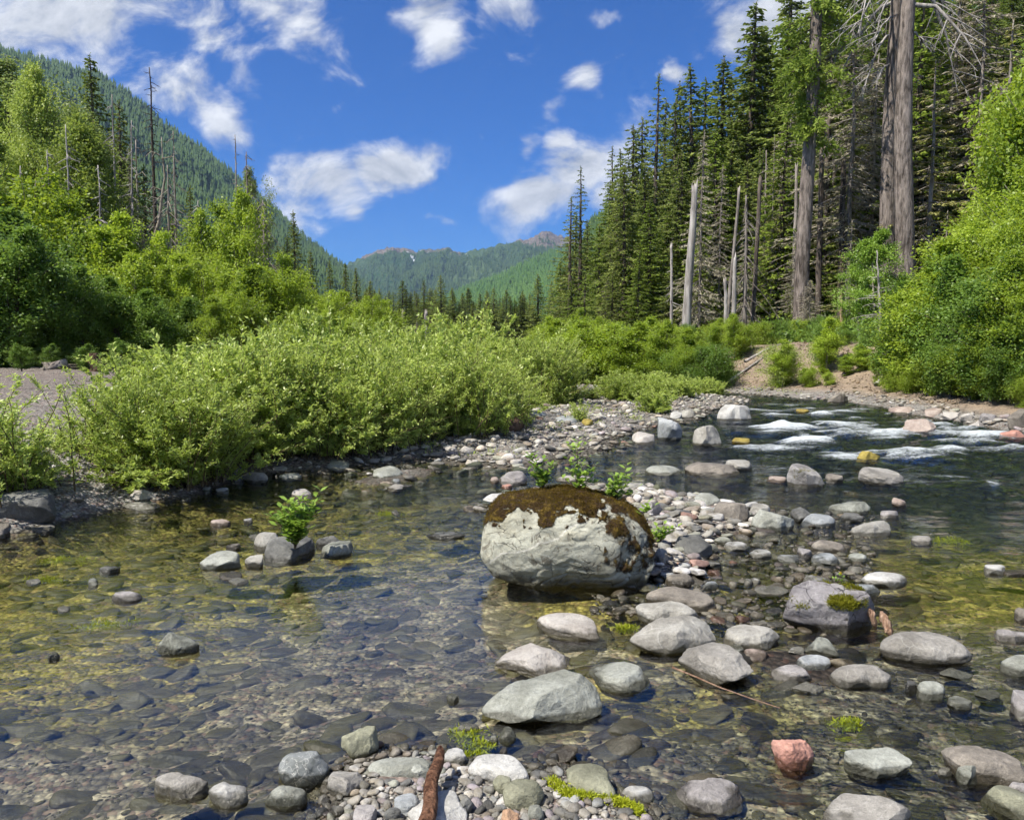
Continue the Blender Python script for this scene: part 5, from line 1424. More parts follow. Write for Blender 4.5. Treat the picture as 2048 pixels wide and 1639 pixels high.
grow(CON, 30, 'conifer_tree', 'tree', [(192, 64, 108, 0, 1.0), (238, 60, 200, 2, 1.0), (10, 56, 130, 5, 1.1), (-40, 60, 90, 1, 1.1), (260, 64, 285, 2), (120, 66, 240, 5), (40, 66, 250, 0), (290, 66, 330, 3), (235, 54, 330, 5, 1.1), (160, 54, 380, 2, 1.1)],
     'tall green conifer in the left group behind the alders', 'tall conifers of the left group', wide=1.0)
grow(CON, 30, 'conifer_tree', 'tree', [(382, 70, 372, 1, .9), (345, 74, 420, 0), (590, 66, 420, 0, .9), (575, 62, 470, 5), (625, 75, 500, 0), (560, 70, 490, 2), (610, 60, 540, 5), (660, 80, 520, 1), (690, 90, 525, 0), (715, 95, 535, 4), (740, 110, 560, 0)],
     'dark conifer rising behind the right half of the left grove', 'conifers behind the left grove', wide=1.05)
grow(CON, 30, 'conifer_tree', 'tree', [(60 + 55 * i, 80 + 5 * (i % 3), 380 + 30 * (i % 3) + 12 * i) for i in range(10)],
     'shaded conifer deep behind the left grove', 'shaded conifers deep behind the left grove', wide=1.2)


def dead(seed, px, Y, ytop, r0, r1, lab, bark='bark_dead', name='dead_tree', **k):
    x, y, H = tall(px, Y, ytop)
    p = snag(seed, H, r0, r1, bark, **k)
    return plant(name, p, x, y, H, H, lab, 'dead tree', rz=0.0)

dead(1, 308, 58, 135, .22, .03, 'tallest bare black pole rising above the left trees against the sky', bark='bark_dark', branches=80, blen=2.6, bdroop=.15, broken=False, bfrom=.25)
dead(2, 352, 56, 262, .16, .03, 'straight grey dead pole with short stubs right of the forked dead tree', branches=60, blen=2.4, bdroop=.3, broken=False, bfrom=.1)
dead(3, 340, 54, 330, .15, .03, 'grey dead tree with curved drooping twigs beside the straight grey pole', branches=70, blen=4.2, bdroop=.6, broken=False, bfrom=.05)
dead(4, 476, 58, 270, .15, .025, 'thin bare pole at the left of the dark-topped tree', branches=40, blen=1.6, bdroop=.1, broken=False, bfrom=.1)
dead(5, 500, 58, 305, .17, .03, 'bare grey pole in front of the dark-topped tree', branches=60, blen=2.8, bdroop=.4, broken=False, bfrom=.05)
dead(6, 525, 57, 400, .14, .03, 'grey dead tree with many drooping twigs right of the dark-topped tree', branches=80, blen=3.4, bdroop=.6, broken=False, bfrom=.05)
dead(7, 540, 60, 440, .10, .02, 'thin dead sapling at the right of the bare pole cluster', branches=40, blen=2.0, bdroop=.3, broken=False, bfrom=.05)
dead(8, 173, 52, 300, .15, .03, 'pale dead pole standing in front of the left conifers', bark='bark_silver', branches=60, blen=3.0, bdroop=.5, broken=False, bfrom=.1)
dead(9, 232, 53, 190, .13, .03, 'thin pale trunk in front of the second left conifer', bark='bark_silver', branches=50, blen=3.2, bdroop=.45, broken=False, bfrom=.2)
for k, (px, Y, yt, lb) in enumerate([(98, 42, 300, 'thin pale pole before the broadleaf crowns at the far left'), (140, 43, 250, 'bare grey pole left of the pale dead pole'), (205, 43, 330, 'short pale pole between the pale dead pole and the thin trunk'),
                                    (262, 46, 240, 'slim bare pole left of the forked dead tree'), (45, 42, 330, 'pale pole near the left frame edge'), (398, 50, 400, 'short dead pole right of the straight grey pole')]):
    dead(60 + k, px, Y, yt, .10, .025, lb, bark='bark_silver', branches=46, blen=2.2, bdroop=.4, broken=False, bfrom=.1)
# forked dead tree
x, y, H = tall(292, 55, 265)
fk = Geo()
def limb(g, P_, r0, r1, sides=8):
    P_ = np.array(P_, float); n = len(P_); q = np.linspace(0, n - 1, (n - 1) * 5 + 1)
    pp = np.stack([np.interp(q, np.arange(n), P_[:, i]) for i in range(3)], -1)
    pp += rng.normal(0, 0.02 * r0 / 0.2, pp.shape)
    g.tube(pp, np.linspace(r0, r1, len(pp)), sides, lump=.06)
limb(fk, [(0, 0, -.3), (0.05, 0, H * .25), (0.0, 0, H * .40)], .26, .2)
limb(fk, [(0, 0, H * .40), (-.55, .1, H * .62), (-.5, .1, H * .97)], .14, .03)
limb(fk, [(0, 0, H * .40), (.9, -.1, H * .6), (1.35, 0, H * .8), (1.2, 0, H * .98)], .16, .03)
for k in range(26):
    a = random.uniform(0, 6.28); zz_ = random.uniform(.42, .95); sx = (-.5 if k % 2 else .9 + .5 * (zz_ - .5))
    L_ = random.uniform(.5, 1.5)
    limb(fk, [(sx, 0, H * zz_), (sx + math.cos(a) * L_ * .6, math.sin(a) * L_ * .6, H * zz_ + .15), (sx + math.cos(a) * L_, math.sin(a) * L_, H * zz_ - .25)], .04, .012, 4)
plant('dead_tree', {'trunk': fk.mesh('trunk', M['bark_pale'])}, x, y, H, H, 'forked dead tree with two orange-brown limbs left of the grey poles', 'dead tree', rz=0.0)

# ------------------------------------------------------------------ conifers across the valley floor
row_ = []
for i in range(64):
    px = 700 + 370 * (i + random.random()) / 64
    row_.append((px, random.choice([150, 180, 210, 240]), 586 + random.uniform(-12, 24)))
row_ += [(805, 140, 560), (848, 130, 557), (870, 140, 578), (884, 135, 551), (910, 150, 590), (930, 150, 610), (985, 160, 600), (975, 150, 596), (1045, 150, 592), (1020, 160, 610), (772, 150, 590), (945, 140, 605), (1078, 110, 548), (832, 135, 585), (860, 150, 575)]
grow(CON[:5], 30, 'conifer_tree', 'tree', row_, 'dark conifer in the wall of forest across the valley floor', 'conifers across the valley floor', wide=1.5)
dead(20, 853, 105, 625, .3, .2, 'pale bare trunk standing before the valley floor conifers', bark='bark_silver')
dead(21, 805, 110, 622, .3, .15, 'small grey trunk before the valley floor conifers', bark='bark_dead')
x, y, H = tall(833, 95, 640); plant('lichen_conifer', LICH[0], x, y, H, 20, 'small grey twiggy conifer before the valley floor forest', 'tree', wide=.9)

# ------------------------------------------------------------------ forest on the right bank
grow(SPIRE, 30, 'conifer_tree', 'tree', [(1160, 80, 333, 0, 1.05)], 'tall dark spire with open tiers, taller of the pair nearest the open valley', None)
grow(SPIRE, 30, 'conifer_tree', 'tree', [(1140, 78, 395, 1, 1.25)], 'shorter dark spire left of the tall open-tiered one', None)
grow(CON, 30, 'conifer_tree', 'tree', [(1150, 84, 430, 0, 1.2), (1175, 88, 440, 2, 1.2), (1120, 84, 520, 5), (1100, 88, 560, 2), (1195, 84, 500, 5, 1.2), (1180, 74, 540, 1, 1.2)],
     'dense green conifer at the open end of the right forest', 'conifers at the open end of the right forest', wide=1.2)
grow(SPIRE, 30, 'conifer_tree', 'tree', [(1228, 92, 290, 0, 1.2)], 'blue-green spire in front of the white cloud', None)
grow(SPIRE, 30, 'conifer_tree', 'tree', [(1306, 78, 148, 1, 1.1)], 'tall conifer with its tip against the blue sky left of the forest mass', None)
edge_ = [(1215, 90, 360), (1245, 82, 300), (1262, 80, 250), (1285, 84, 235), (1290, 70, 330), (1325, 88, 200), (1345, 84, 200), (1365, 90, 165), (1393, 86, 128, 1), (1400, 96, 150), (1429, 88, 112, 0), (1450, 96, 150), (1486, 84, 12, 0, 1.25),
         (1515, 92, 60), (1538, 84, 68, 0), (1560, 92, 100), (1590, 96, 70), (1610, 100, 30), (1640, 96, 10), (1570, 88, 40), (1600, 84, 120)]
grow(CON, 30, 'conifer_tree', 'tree', edge_, 'tall dark conifer on the skyline of the right forest', 'skyline conifers of the right forest', wide=1.35)
rt_ = []
for (a, b, Y, yt, n) in [(1200, 1700, 70, 330, 12), (1250, 2060, 92, 60, 16), (1620, 2100, 78, -60, 12), (1350, 1900, 64, 250, 12), (1500, 2100, 105, -80, 12), (1700, 2120, 60, 60, 9), (1560, 2100, 84, 20, 10)]:
    for i in range(n):
        rt_.append((a + (b - a) * (i + random.uniform(.1, .9)) / n, Y + random.uniform(-5, 5), yt + random.uniform(-60, 90)))
rt_ = [q for q in rt_ if not (q[0] < 1480 and q[2] < 640 - (q[0] - 1060) * 1.25)]
rt_ = [(q[0], q[1], max(q[2], 200 if q[0] < 1560 else -200)) for q in rt_]
grow(CON, 30, 'conifer_tree', 'tree', rt_, 'dark green conifer inside the right forest', 'conifers inside the right forest', wide=1.4)
grow(YOUNG + [CON[5]], 8, 'young_conifer', 'tree', [(1170 + 46 * i, 52 + 7 * (i % 3), 560 + 26 * (i % 4), i % 2, 1.25) for i in range(19)],
     'young green conifer at the foot of the right forest', 'young conifers at the foot of the right forest')
grow(CON, 30, 'conifer_tree', 'tree', [(1215, 62, 470, 2, 1.5), (1260, 60, 430, 5, 1.4), (1235, 66, 400, 1, 1.4), (1185, 66, 520, 3, 1.4), (1330, 62, 420, 5, 1.4), (1420, 62, 380, 2, 1.3)],
     'broad olive-green hemlock with drooping boughs at the left part of the forest', 'broad hemlocks in the left part of the forest')
grow([CON[5], CON[2], CON[0]], 30, 'conifer_tree', 'tree', [(1560, 54, 230, 0, 1.2), (1655, 56, 60, 1, 1.3), (1740, 55, 20, 2, 1.3), (1850, 54, 60, 0, 1.3), (1930, 53, 20, 1, 1.4), (1990, 52, 100, 2, 1.3), (2060, 52, 60, 0, 1.3), (1700, 52, 330, 0, 1.3), (1880, 50, 300, 1, 1.3), (1830, 52, -40, 0, 1.2), (1960, 50, 260, 0, 1.3), (1610, 55, 330, 2, 1.2)],
     'full green conifer with drooping boughs around the twin giants', 'full green conifers around the twin giants', wide=1.2)
grow([CON[5], CON[2]], 30, 'conifer_tree', 'tree', [(1250, 58, 330, 1, 1.5), (1300, 57, 400, 0, 1.5), (1200, 62, 450, 0, 1.5), (1360, 60, 330, 1, 1.4), (1430, 58, 260, 0, 1.3), (1500, 58, 320, 1, 1.3), (1145, 66, 560, 0, 1.5), (1275, 55, 500, 0, 1.6), (1340, 55, 520, 1, 1.5), (1400, 55, 480, 0, 1.5), (1225, 56, 545, 1, 1.6)],
     'olive hemlock with sweeping boughs at the front of the right forest', 'olive hemlocks at the front of the right forest', wide=1.2)
hl_ = []
while len(hl_) < 60:
    y_ = random.uniform(95, 210); s_ = random.uniform(28, 110); x_ = s_ - .097 * y_; px_ = 1024 + 1640 * x_ / y_
    zt_ = gz(x_, y_) + 24; top_ = 690 - (zt_ - 1.65) / y_ * 1640
    if 1180 < px_ < 2100 and top_ > 640 - (px_ - 1080) * 1.45: hl_.append((x_, y_))
for x_, y_ in hl_:
    plant('conifer_tree', random.choice(CON), x_, y_, random.uniform(19, 26), 30, 'conifer on the hillside seen through gaps of the right forest', 'tree', 'hillside conifers behind the right forest', wide=1.2)
# lichen hung grey-tan conifers
for (px, Y, yt, k, wd, lb) in [(1702, 50, 66, 1, 1.15, 'tall grey lichen-hung conifer between the leaning dark trunk and the twin giants'),
                               (1862, 46, 120, 2, 1.2, 'tan lichen-hung conifer with long level boughs right of the twin giants'),
                               (1900, 52, -20, 0, 1.5, 'brown-grey twiggy conifer filling the upper right'), (1960, 50, -60, 1, 1.2, 'grey drooping conifer at the top right corner'),
                               (1402, 52, 262, 0, .85, 'grey skeletal conifer just right of the thick silver snag'), (1545, 54, 270, 2, .6, 'thin tan dead conifer between the poles'),
                               (1590, 50, 500, 1, .9, 'low mossy grey conifer at the foot of the leaning trunk'), (1490, 52, 420, 0, .6, 'pale twiggy dead conifer among the short poles'),
                               (1700, 44, 440, 2, 1.2, 'small golden-green mossy conifer left of the twin giants'), (1790, 43, 520, 1, 1.2, 'low tan twiggy conifer under the twin giants'),
                               (2010, 44, 40, 2, 1.3, 'olive mossy conifer with broad boughs at the right edge'), (1345, 60, 470, 0, .8, 'grey twiggy conifer left of the thick silver snag'),
                               (1580, 56, 180, 0, 1.0, 'grey feathery dead conifer left of the leaning dark trunk'), (1745, 52, 110, 1, 1.1, 'tan drooping conifer just left of the twin giants'),
                               (1850, 50, 330, 1, 1.1, 'tan conifer with layered drooping boughs right of the twin giants'), (1890, 44, 420, 2, 1.1, 'mossy golden conifer behind the right alders'),
                               (1620, 44, 560, 1, .9, 'low pale twiggy conifer at the foot of the brown trunks'), (1440, 56, 330, 0, .8, 'thin grey twiggy conifer behind the slim poles'),
                               (1215, 60, 560, 0, 1.3, 'small grey drooping conifer at the left end of the forest'), ]:
    x, y, H = tall(px, Y, yt)
    plant('lichen_conifer', LICH[k], x, y, H, 20, lb, 'tree', wide=wd * 20 / H * (H / 20) ** .75)
# snags and bare trunks
dead(30, 1374, 45, 372, .26, .16, 'thick silver snag with a broken top at the edge of the right forest', bark='bark_silver', name='snag', lean=(.25, 0), sides=16)
dead(31, 1455, 46, 378, .12, .07, 'slim leaning grey pole right of the thick silver snag', name='snag', lean=(.55, 0))
dead(32, 1492, 46, 392, .14, .05, 'bare dead tree with drooping twigs between two poles', branches=50, blen=2.6, bdroop=.6, bfrom=.1, name='snag')
dead(33, 1508, 47, 356, .14, .10, 'straight brown pole with a cut top left of the leaning dark trunk', name='snag', bark='bark', lean=(.3, 0))
dead(34, 1468, 44, 515, .13, .10, 'short pale peeled pole in front of the forest', bark='bark_silver', name='snag')
dead(35, 1452, 43, 560, .10, .08, 'very short pale stake left of the peeled pole', bark='bark_silver', name='snag')
dead(36, 1344, 50, 490, .10, .07, 'thin pale pole left of the thick silver snag', bark='bark_silver', name='snag', branches=16, blen=.8)
dead(37, 1640, 50, 296, .19, .14, 'straight brown trunk with a broken top right of the leaning dark trunk', bark='bark', name='snag')
dead(38, 1650, 54, 240, .18, .14, 'thin brown trunk behind the broken-topped one', bark='bark', name='snag')
dead(39, 1590, 52, 330, .15, .09, 'grey trunk half hidden behind the leaning dark trunk', name='snag', branches=30, blen=2.2, bdroop=.4)
dead(40, 1685, 50, 330, .21, .16, 'grey-brown trunk with torn orange wood at its foot', bark='bark', name='snag')
dead(41, 1560, 56, 350, .17, .10, 'grey dead pole between the cut-topped pole and the leaning trunk', name='snag', branches=30, blen=2.0, bdroop=.3)
dead(42, 1530, 58, 300, .14, .04, 'thin dead spike among the poles', name='snag', branches=40, blen=2.4, bdroop=.4, broken=False)
dead(43, 1665, 60, 300, .16, .12, 'slim trunk in the shade between the brown trunks', name='snag', bark='bark')
dead(44, 1715, 58, 350, .18, .12, 'slim shaded trunk left of the twin giants', name='snag', bark='bark')
dead(45, 1683, 40, 590, .09, .05, 'short torn stump with fresh orange wood', bark='splinter', name='stump')
dead(46, 1765, 30, 500, .07, .02, 'slender pale dead sapling against the bright right trees', bark='bark_silver', name='dead_tree', branches=26, blen=1.3, bdroop=-.1, bfrom=.25, broken=False, lean=(-.15, 0), brad=.018)
dead(47, 1592, 39, 648, .08, .06, 'tiny pale stump on the rim of the eroded slope', bark='bark_silver', name='stump')

# leaning dark trunk with high foliage
def big_trunk(pix, Y, r0, r1, label, bark='bark_giant', sides=18, foliage=None, limbs=None, name='giant_tree'):
    base = pix[0]; xb, _ = atY(base[0], base[1], Y); zg = gz(float(xb), Y)
    pts = []
    for (px, py) in pix:
        a, b = atY(px, py, Y); pts.append((float(a) - float(xb), 0.0, float(b) - zg))
    pts[0] = (pts[0][0], 0, -0.5)
    P_ = np.array(pts); n = len(P_); q = np.linspace(0, n - 1, (n - 1) * 8 + 1)
    pp = np.stack([np.interp(q, np.arange(n), P_[:, i]) for i in range(3)], -1)
    g = Geo(); rr_ = np.linspace(r0, r1, len(pp)); rr_[:3] *= [1.35, 1.18, 1.06]
    g.tube(pp, rr_, sides, lump=.035)
    o = empty(name, (float(xb), Y, zg))
    link('trunk', g.mesh('trunk', M[bark]), o)
    tag(o, label, 'tree')
    return o, pp

o, pp = big_trunk([(1600, 625), (1605, 520), (1612, 400), (1622, 250), (1630, 120), (1633, 0), (1636, -160)], 46, .42, .27, 'tall leaning dark-barked conifer with foliage tufts only near the top')
g = Geo(); st = Geo()
for k in range(46):
    zt = random.uniform(.42, 1.0); b0 = np.array([np.interp(zt, np.linspace(0, 1, len(pp)), pp[:, i]) for i in range(3)])
    az = random.uniform(0, 6.28); L_ = random.uniform(1.0, 2.6) * (0.6 if zt < .6 else 1.0); q = np.linspace(0, 1, 6)
    bp = b0 + np.stack([np.cos(az) * L_ * q, np.sin(az) * L_ * q, -.45 * L_ * q ** 1.4], -1)
    st.tube(bp, np.linspace(.05, .01, 6), 4, cap=False)
    m_ = 190; u = rng.uniform(.15, 1, m_); p_ = np.stack([np.interp(u, q, bp[:, i]) for i in range(3)], -1) + rng.normal(0, .17, (m_, 3))
    g.leaves(p_, unit(rng.normal(size=(m_, 3)) + [math.cos(az), math.sin(az), -.7]), rng.uniform(.18, .4, m_), .05)
link('crown', g.mesh('crown', M['needle_light']), o); link('branches', st.mesh('branches', M['bark']), o)

def white_limbs(o, pp, spec, seed):
    r = np.random.default_rng(seed); g = Geo()
    for (t_, sx, L_, dr, th) in spec:
        b0 = np.array([np.interp(t_, np.linspace(0, 1, len(pp)), pp[:, i]) for i in range(3)])
        q = np.linspace(0, 1, 8); yk = r.uniform(-.5, .3) * L_
        bp = b0 + np.stack([sx * L_ * (q ** .7) * .55, yk * q, -dr * L_ * q ** 1.5 + .12 * L_ * q], -1) + r.normal(0, .04, (8, 3))
        g = Geo(); g.tube(bp, np.linspace(th, .02, 8), 6, cap=False)
        for j in range(9):
            v = r.uniform(.2, .95); c0 = np.array([np.interp(v, q, bp[:, i]) for i in range(3)]); l2 = L_ * .42 * r.uniform(.4, 1.1)
            c1 = c0 + np.stack([(sx * .6 + r.normal(0, .45)) * l2 * q, r.normal(0, .3) * l2 * q, -l2 * (.35 + .5 * r.uniform()) * q ** 1.3], -1)
            g.tube(c1, np.linspace(th * .4, .012, 8), 4, cap=False)
            for jj in range(2):
                v = r.uniform(.3, .9); d0 = np.array([np.interp(v, q, c1[:, i]) for i in range(3)]); l3 = l2 * .5
                g.tube(d0 + np.stack([r.normal(0, .5) * l3 * q, r.normal(0, .4) * l3 * q, -l3 * q * .7], -1), np.linspace(.016, .008, 8), 3, cap=False)
        link('branch', g.mesh('branch', M['bark_silver']), o)

o, pp = big_trunk([(1816, 560), (1809, 430), (1806, 300), (1808, 180), (1812, 60), (1820, -60), (1824, -160)], 44, .50, .32, 'right trunk of the twin giants, with bleached white limbs drooping to its right', sides=20)
white_limbs(o, pp, [(.74, 1, 5.0, .9, .13), (.79, 1, 6.0, 1.0, .12), (.66, 1, 2.2, .5, .07), (.80, -1, 4.0, 1.0, .08), (.9, 1, 4.5, .8, .10), (.55, 1, 1.0, .3, .05), (.95, -1, 4.5, .9, .09)], 3)
o, pp = big_trunk([(1778, 520), (1775, 420), (1777, 320), (1781, 200), (1789, 80), (1798, -60), (1804, -160)], 46, .44, .28, 'left trunk of the twin giants, with white limbs hanging to its left', sides=18)
white_limbs(o, pp, [(.76, -1, 5.0, 1.1, .10), (.82, -1, 4.0, .9, .09), (.68, -1, 3.4, 1.2, .08), (.72, -1, 3.0, .8, .07), (.6, -1, 2.5, .8, .06), (.88, -1, 5.5, 1.0, .09)], 4)

# broadleaf trees and shrubs of the right bank
grow(ALD, 8, 'alder_tree', 'tree', [(2035, 30, 165, 1, .8), (2090, 28, 110, 0, .8)], 'tall bright green alder rising against the dark forest at the right edge', 'tall alders at the right edge', wide=1.1)
grow(ALD, 8, 'alder_tree', 'tree', [(1925, 25, 500, 0), (1970, 23, 460, 2), (2030, 21, 430, 0), (2080, 20, 420, 1), (1870, 27, 570, 3), (2000, 26, 420, 2), (2110, 24, 330, 2), (1955, 27, 450, 1), (1890, 24, 560, 2), (1840, 26, 620, 0), (2060, 24, 370, 2)],
     'yellow-green alder leaning over the river at the right', 'yellow-green alders over the river', wide=1.2)
grow(ALD[3:] + ALDK[1:2] + ALD[1:2] + SHR[:1], 5, 'alder_shrub', 'shrub', [(1755, 26, 690), (1785, 25, 670), (1815, 24, 645), (1845, 23, 630), (1880, 22, 600), (1920, 20.8, 620), (1960, 19.8, 600), (2000, 19, 620), (2040, 18.3, 620), (2080, 17.8, 640),
     (1795, 23.4, 700), (1830, 22.4, 700), (1870, 21.2, 700), (1905, 20.2, 690), (1945, 19.3, 700), (1985, 18.6, 700), (2025, 18, 700), (2060, 17.4, 700), (1760, 24.6, 720), (1725, 26.5, 700)],
     'low alder bush hanging over the right bank', 'alder bushes over the right bank', wide=1.25)
grow([broadleaf(71, 8, 2.2, 2, 34, 20000, mat='sapling', clump=.5)], 8, 'maple_tree', 'tree', [(1755, 34, 468, 0, 1.2), (1720, 36, 520, 0, 1.0)], 'fresh light green maple in front of the twin giants', 'fresh green maples', wide=1.0)
grow(SHR, 3, 'alder_shrub', 'shrub', [(1565, 27.5, 690, 2, 1.0), (1650, 28.5, 640, 1, 1.0), (1620, 26.5, 735, 0), (1700, 27.5, 705, 1, 1.2), (1660, 26, 745, 0, 1.1), (1735, 26.5, 720, 0, 1.2), (1690, 30, 660, 1, 1.3), (1740, 29, 650, 1, 1.2)],
     'green shrub growing on the eroded slope', 'shrubs on the eroded slope')
grow(SHR, 3, 'alder_shrub', 'shrub', [(1130 + 22 * i, 34 + 3.5 * (i % 4), 668 - 14 * (i % 3) + (i * 7) % 23, i % 2, 1.35) for i in range(17)],
     'rounded green shrub at the foot of the right forest behind the gravel bar', 'shrubs at the foot of the right forest', wide=1.2)
grow(ALD, 8, 'alder_tree', 'tree', [(1110, 44, 640), (1150, 44, 625), (1190, 43, 640), (1075, 46, 660), (1240, 42, 650), (1290, 40, 655), (1340, 38, 655), (1400, 36, 660), (1435, 38, 640)],
     'small bright alder behind the head of the gravel bar', 'small alders behind the gravel bar', wide=1.3)
grow(ALD[3:] + ALD[1:2], 8, 'alder_tree', 'tree', [(1380, 30.5, 662, 0), (1330, 31.5, 648, 1), (1432, 30, 660, 0), (1270, 32.5, 652, 1), (1220, 33.5, 655, 0), (1165, 34.5, 650, 1), (1120, 35.5, 645, 0), (1470, 33, 632, 1), (1300, 33, 640, 0)],
     'bright upright bush between the gravel bar and the right forest', 'bright upright bushes below the right forest', wide=1.5)
grow(ALD[3:], 8, 'alder_tree', 'tree', [(1568, 27.2, 684, 0, 1.3)], 'slender bright bush in the middle of the eroded slope', None)
grow(ALD[3:], 8, 'alder_tree', 'tree', [(1655, 27.6, 640, 0, 1.2)], 'taller dark green bush at the right end of the eroded slope', None)
grow(ALD[1:2], 8, 'alder_tree', 'tree', [(1612, 26.6, 738, 0, 1.6), (1695, 26.6, 712, 0, 1.6), (1725, 26.4, 690, 0, 1.5)], 'low bright bush at the river end of the eroded slope', 'low bushes at the river end of the slope')
grow(SHR, 3, 'alder_shrub', 'shrub', [(1380, 30, 700, 0), (1420, 29, 690, 1), (1455, 30, 715, 1), (1350, 31, 700, 1), (1310, 32, 700, 0), (1270, 33, 705, 1), (1480, 34, 650, 0), (1520, 36, 645, 0), (1555, 37, 640, 1), (1600, 38, 640, 0), (1640, 37, 632, 1), (1680, 37, 640, 0), (1570, 36, 658, 1), (1500, 28.6, 775, 0, .8), (1440, 28.6, 760, 0), (1230, 36, 700, 0), (1190, 37, 690, 1), (1150, 38, 690, 0), (1110, 39, 690, 1), (1080, 40, 700, 0)],
     'leafy shrub along the top and foot of the right bank', 'shrubs along the right bank', wide=1.3)

# ------------------------------------------------------------------ seedlings on the rocks, wood, moss
def seedling(x, y, z, stems, label, rz=0.0, mat='sapling', leafk=1.6, hs=1.0):
    """stems: list of (dx, dy, height)"""
    g = Geo(); s_ = Geo()
    if hs != 1.0: stems = [(a * hs, b, c * hs) for a, b, c in stems] + [(random.gauss(0, .07), random.gauss(0, .03), c * .7) for a, b, c in stems]
    for (dx, dy, h_) in stems:
        q = np.linspace(0, 1, 7)
        p = np.stack([dx * q ** 1.3, dy * q ** 1.3, h_ * q], -1) + rng.normal(0, .004, (7, 3))
        s_.tube(p, np.linspace(.0035, .0015, 7), 5, cap=False)
        m = max(5, int(h_ / .022))
        u = np.linspace(.18, 1, m); a = np.arange(m) * 2.4 + rng.uniform(0, 6)
        pp = np.stack([np.interp(u, q, p[:, i]) for i in range(3)], -1)
        d = np.stack([np.cos(a), np.sin(a), np.full(m, .55)], -1)
        g.leaves(pp, d, rng.uniform(.032, .052, m) * leafk, rng.uniform(.009, .013, m) * leafk, N=unit(np.stack([-np.cos(a) * .4, -np.sin(a) * .4, np.ones(m)], -1) + rng.normal(0, .25, (m, 3))), mid=.5)
        for k in range(int(h_ / .06)):
            u0 = rng.uniform(.2, .8); c0 = np.array([np.interp(u0, q, p[:, i]) for i in range(3)]); a0 = rng.uniform(0, 6.28); l_ = h_ * .3
            tp = c0 + np.stack([np.cos(a0) * l_ * q * .7, np.sin(a0) * l_ * q * .7, l_ * q * .6], -1)
            s_.tube(tp, .0014, 4, cap=False)
            m2 = 6; u2 = np.linspace(.3, 1, m2); a2 = np.arange(m2) * 2.4 + a0
            p2 = np.stack([np.interp(u2, q, tp[:, i]) for i in range(3)], -1)
            g.leaves(p2, np.stack([np.cos(a2), np.sin(a2), np.full(m2, .4)], -1), rng.uniform(.026, .044, m2) * leafk, rng.uniform(.008, .011, m2) * leafk, N=unit(rng.normal(0, .35, (m2, 3)) + [0, 0, 1]), mid=.5)
    o = empty('seedling', (x, y, z), rz)
    link('stems', s_.mesh('stems', M['stem']), o); link('leaves', g.mesh('leaves', M[mat]), o)
    tag(o, label, 'seedling')
    return o

def hero_top(px):
    q, _ = project(HERO_P[:, 0] + hpos[0], HERO_P[:, 1] + hpos[1], HERO_P[:, 2])
    m = np.abs(q - px) < 5
    i = np.where(m)[0][np.argmax(HERO_P[m][:, 2])]
    return HERO_P[i, 0] + hpos[0], HERO_P[i, 1] + hpos[1], HERO_P[i, 2]
x, y, z = hero_top(1085); seedling(x, y + .02, z - .01, [(-.05, .0, .20), (.0, .03, .16), (.05, 0, .14), (-.02, .02, .11), (.03, -.01, .10), (-.08, 0, .10)], 'leafy seedling on the left of the boulder top', hs=1.35, leafk=1.35)
x, y, z = hero_top(1160); seedling(x, y, z - .01, [(.0, .0, .27), (-.02, .01, .12), (.03, .0, .13), (.02, .02, .09)], 'tallest single-stemmed seedling on the crown of the boulder', hs=1.35, leafk=1.35)
x, y, z = hero_top(1235); seedling(x, y + .02, z - .02, [(.06, .0, .19), (.11, .02, .13), (-.05, 0, .12), (.02, .02, .13), (.12, -.02, .08), (.0, 0, .09)], 'bushy seedling on the right of the boulder top', hs=1.35, leafk=1.35)
x, y, z = hero_top(1285); seedling(x, y, z - .01, [(.05, -.02, .10), (.09, 0, .07)], 'drooping seedling at the right shoulder of the boulder')
x, y = onz(1325, 1100, .08); seedling(float(x), float(y) + .15, .10, [(.03, -.03, .13), (-.02, -.02, .12), (.10, -.02, .10), (.06, 0, .08)], 'small seedling beside the right flank of the boulder', hs=1.35, leafk=1.35)
x, y = onz(590, 1090, .15); seedling(float(x), float(y), .13, [(-.17, 0, .26), (.19, .05, .44), (.05, .0, .40), (-.04, 0, .30), (.10, 0, .26), (-.10, 0, .24), (.15, -.02, .27), (0, 0, .22), (-.14, .03, .16), (.06, .05, .20), (-.06, -.04, .16), (.11, -.05, .16),
                                                            (-.02, .05, .34), (.02, -.04, .18), (-.12, .05, .30), (.14, .04, .35)],
                         'bright green seedling growing from the dark mottled rock in the left pool', leafk=1.7)

# driftwood stick in the foreground
p0 = onz(850, 1660, .10); p1 = onz(879, 1492, .15)
L_ = math.hypot(p1[0] - p0[0], p1[1] - p0[1])
q = np.linspace(0, 1, 26)
P_ = np.stack([p0[0] + (p1[0] - p0[0]) * q + .006 * np.sin(q * 9), p0[1] + (p1[1] - p0[1]) * q, .115 + .03 * q + .003 * np.sin(q * 14)], -1)
c_ = P_.mean(0); g = Geo(); g.tube(P_ - c_, np.interp(q, [0, .5, .8, .95, 1], [.027, .024, .021, .016, .008]), 14, lump=.05)
tag(link('driftwood_stick', g.mesh('driftwood_stick', M['driftwood'], True), None, tuple(map(float, c_))), 'reddish brown driftwood stick pointing away across the foreground gravel', 'driftwood')
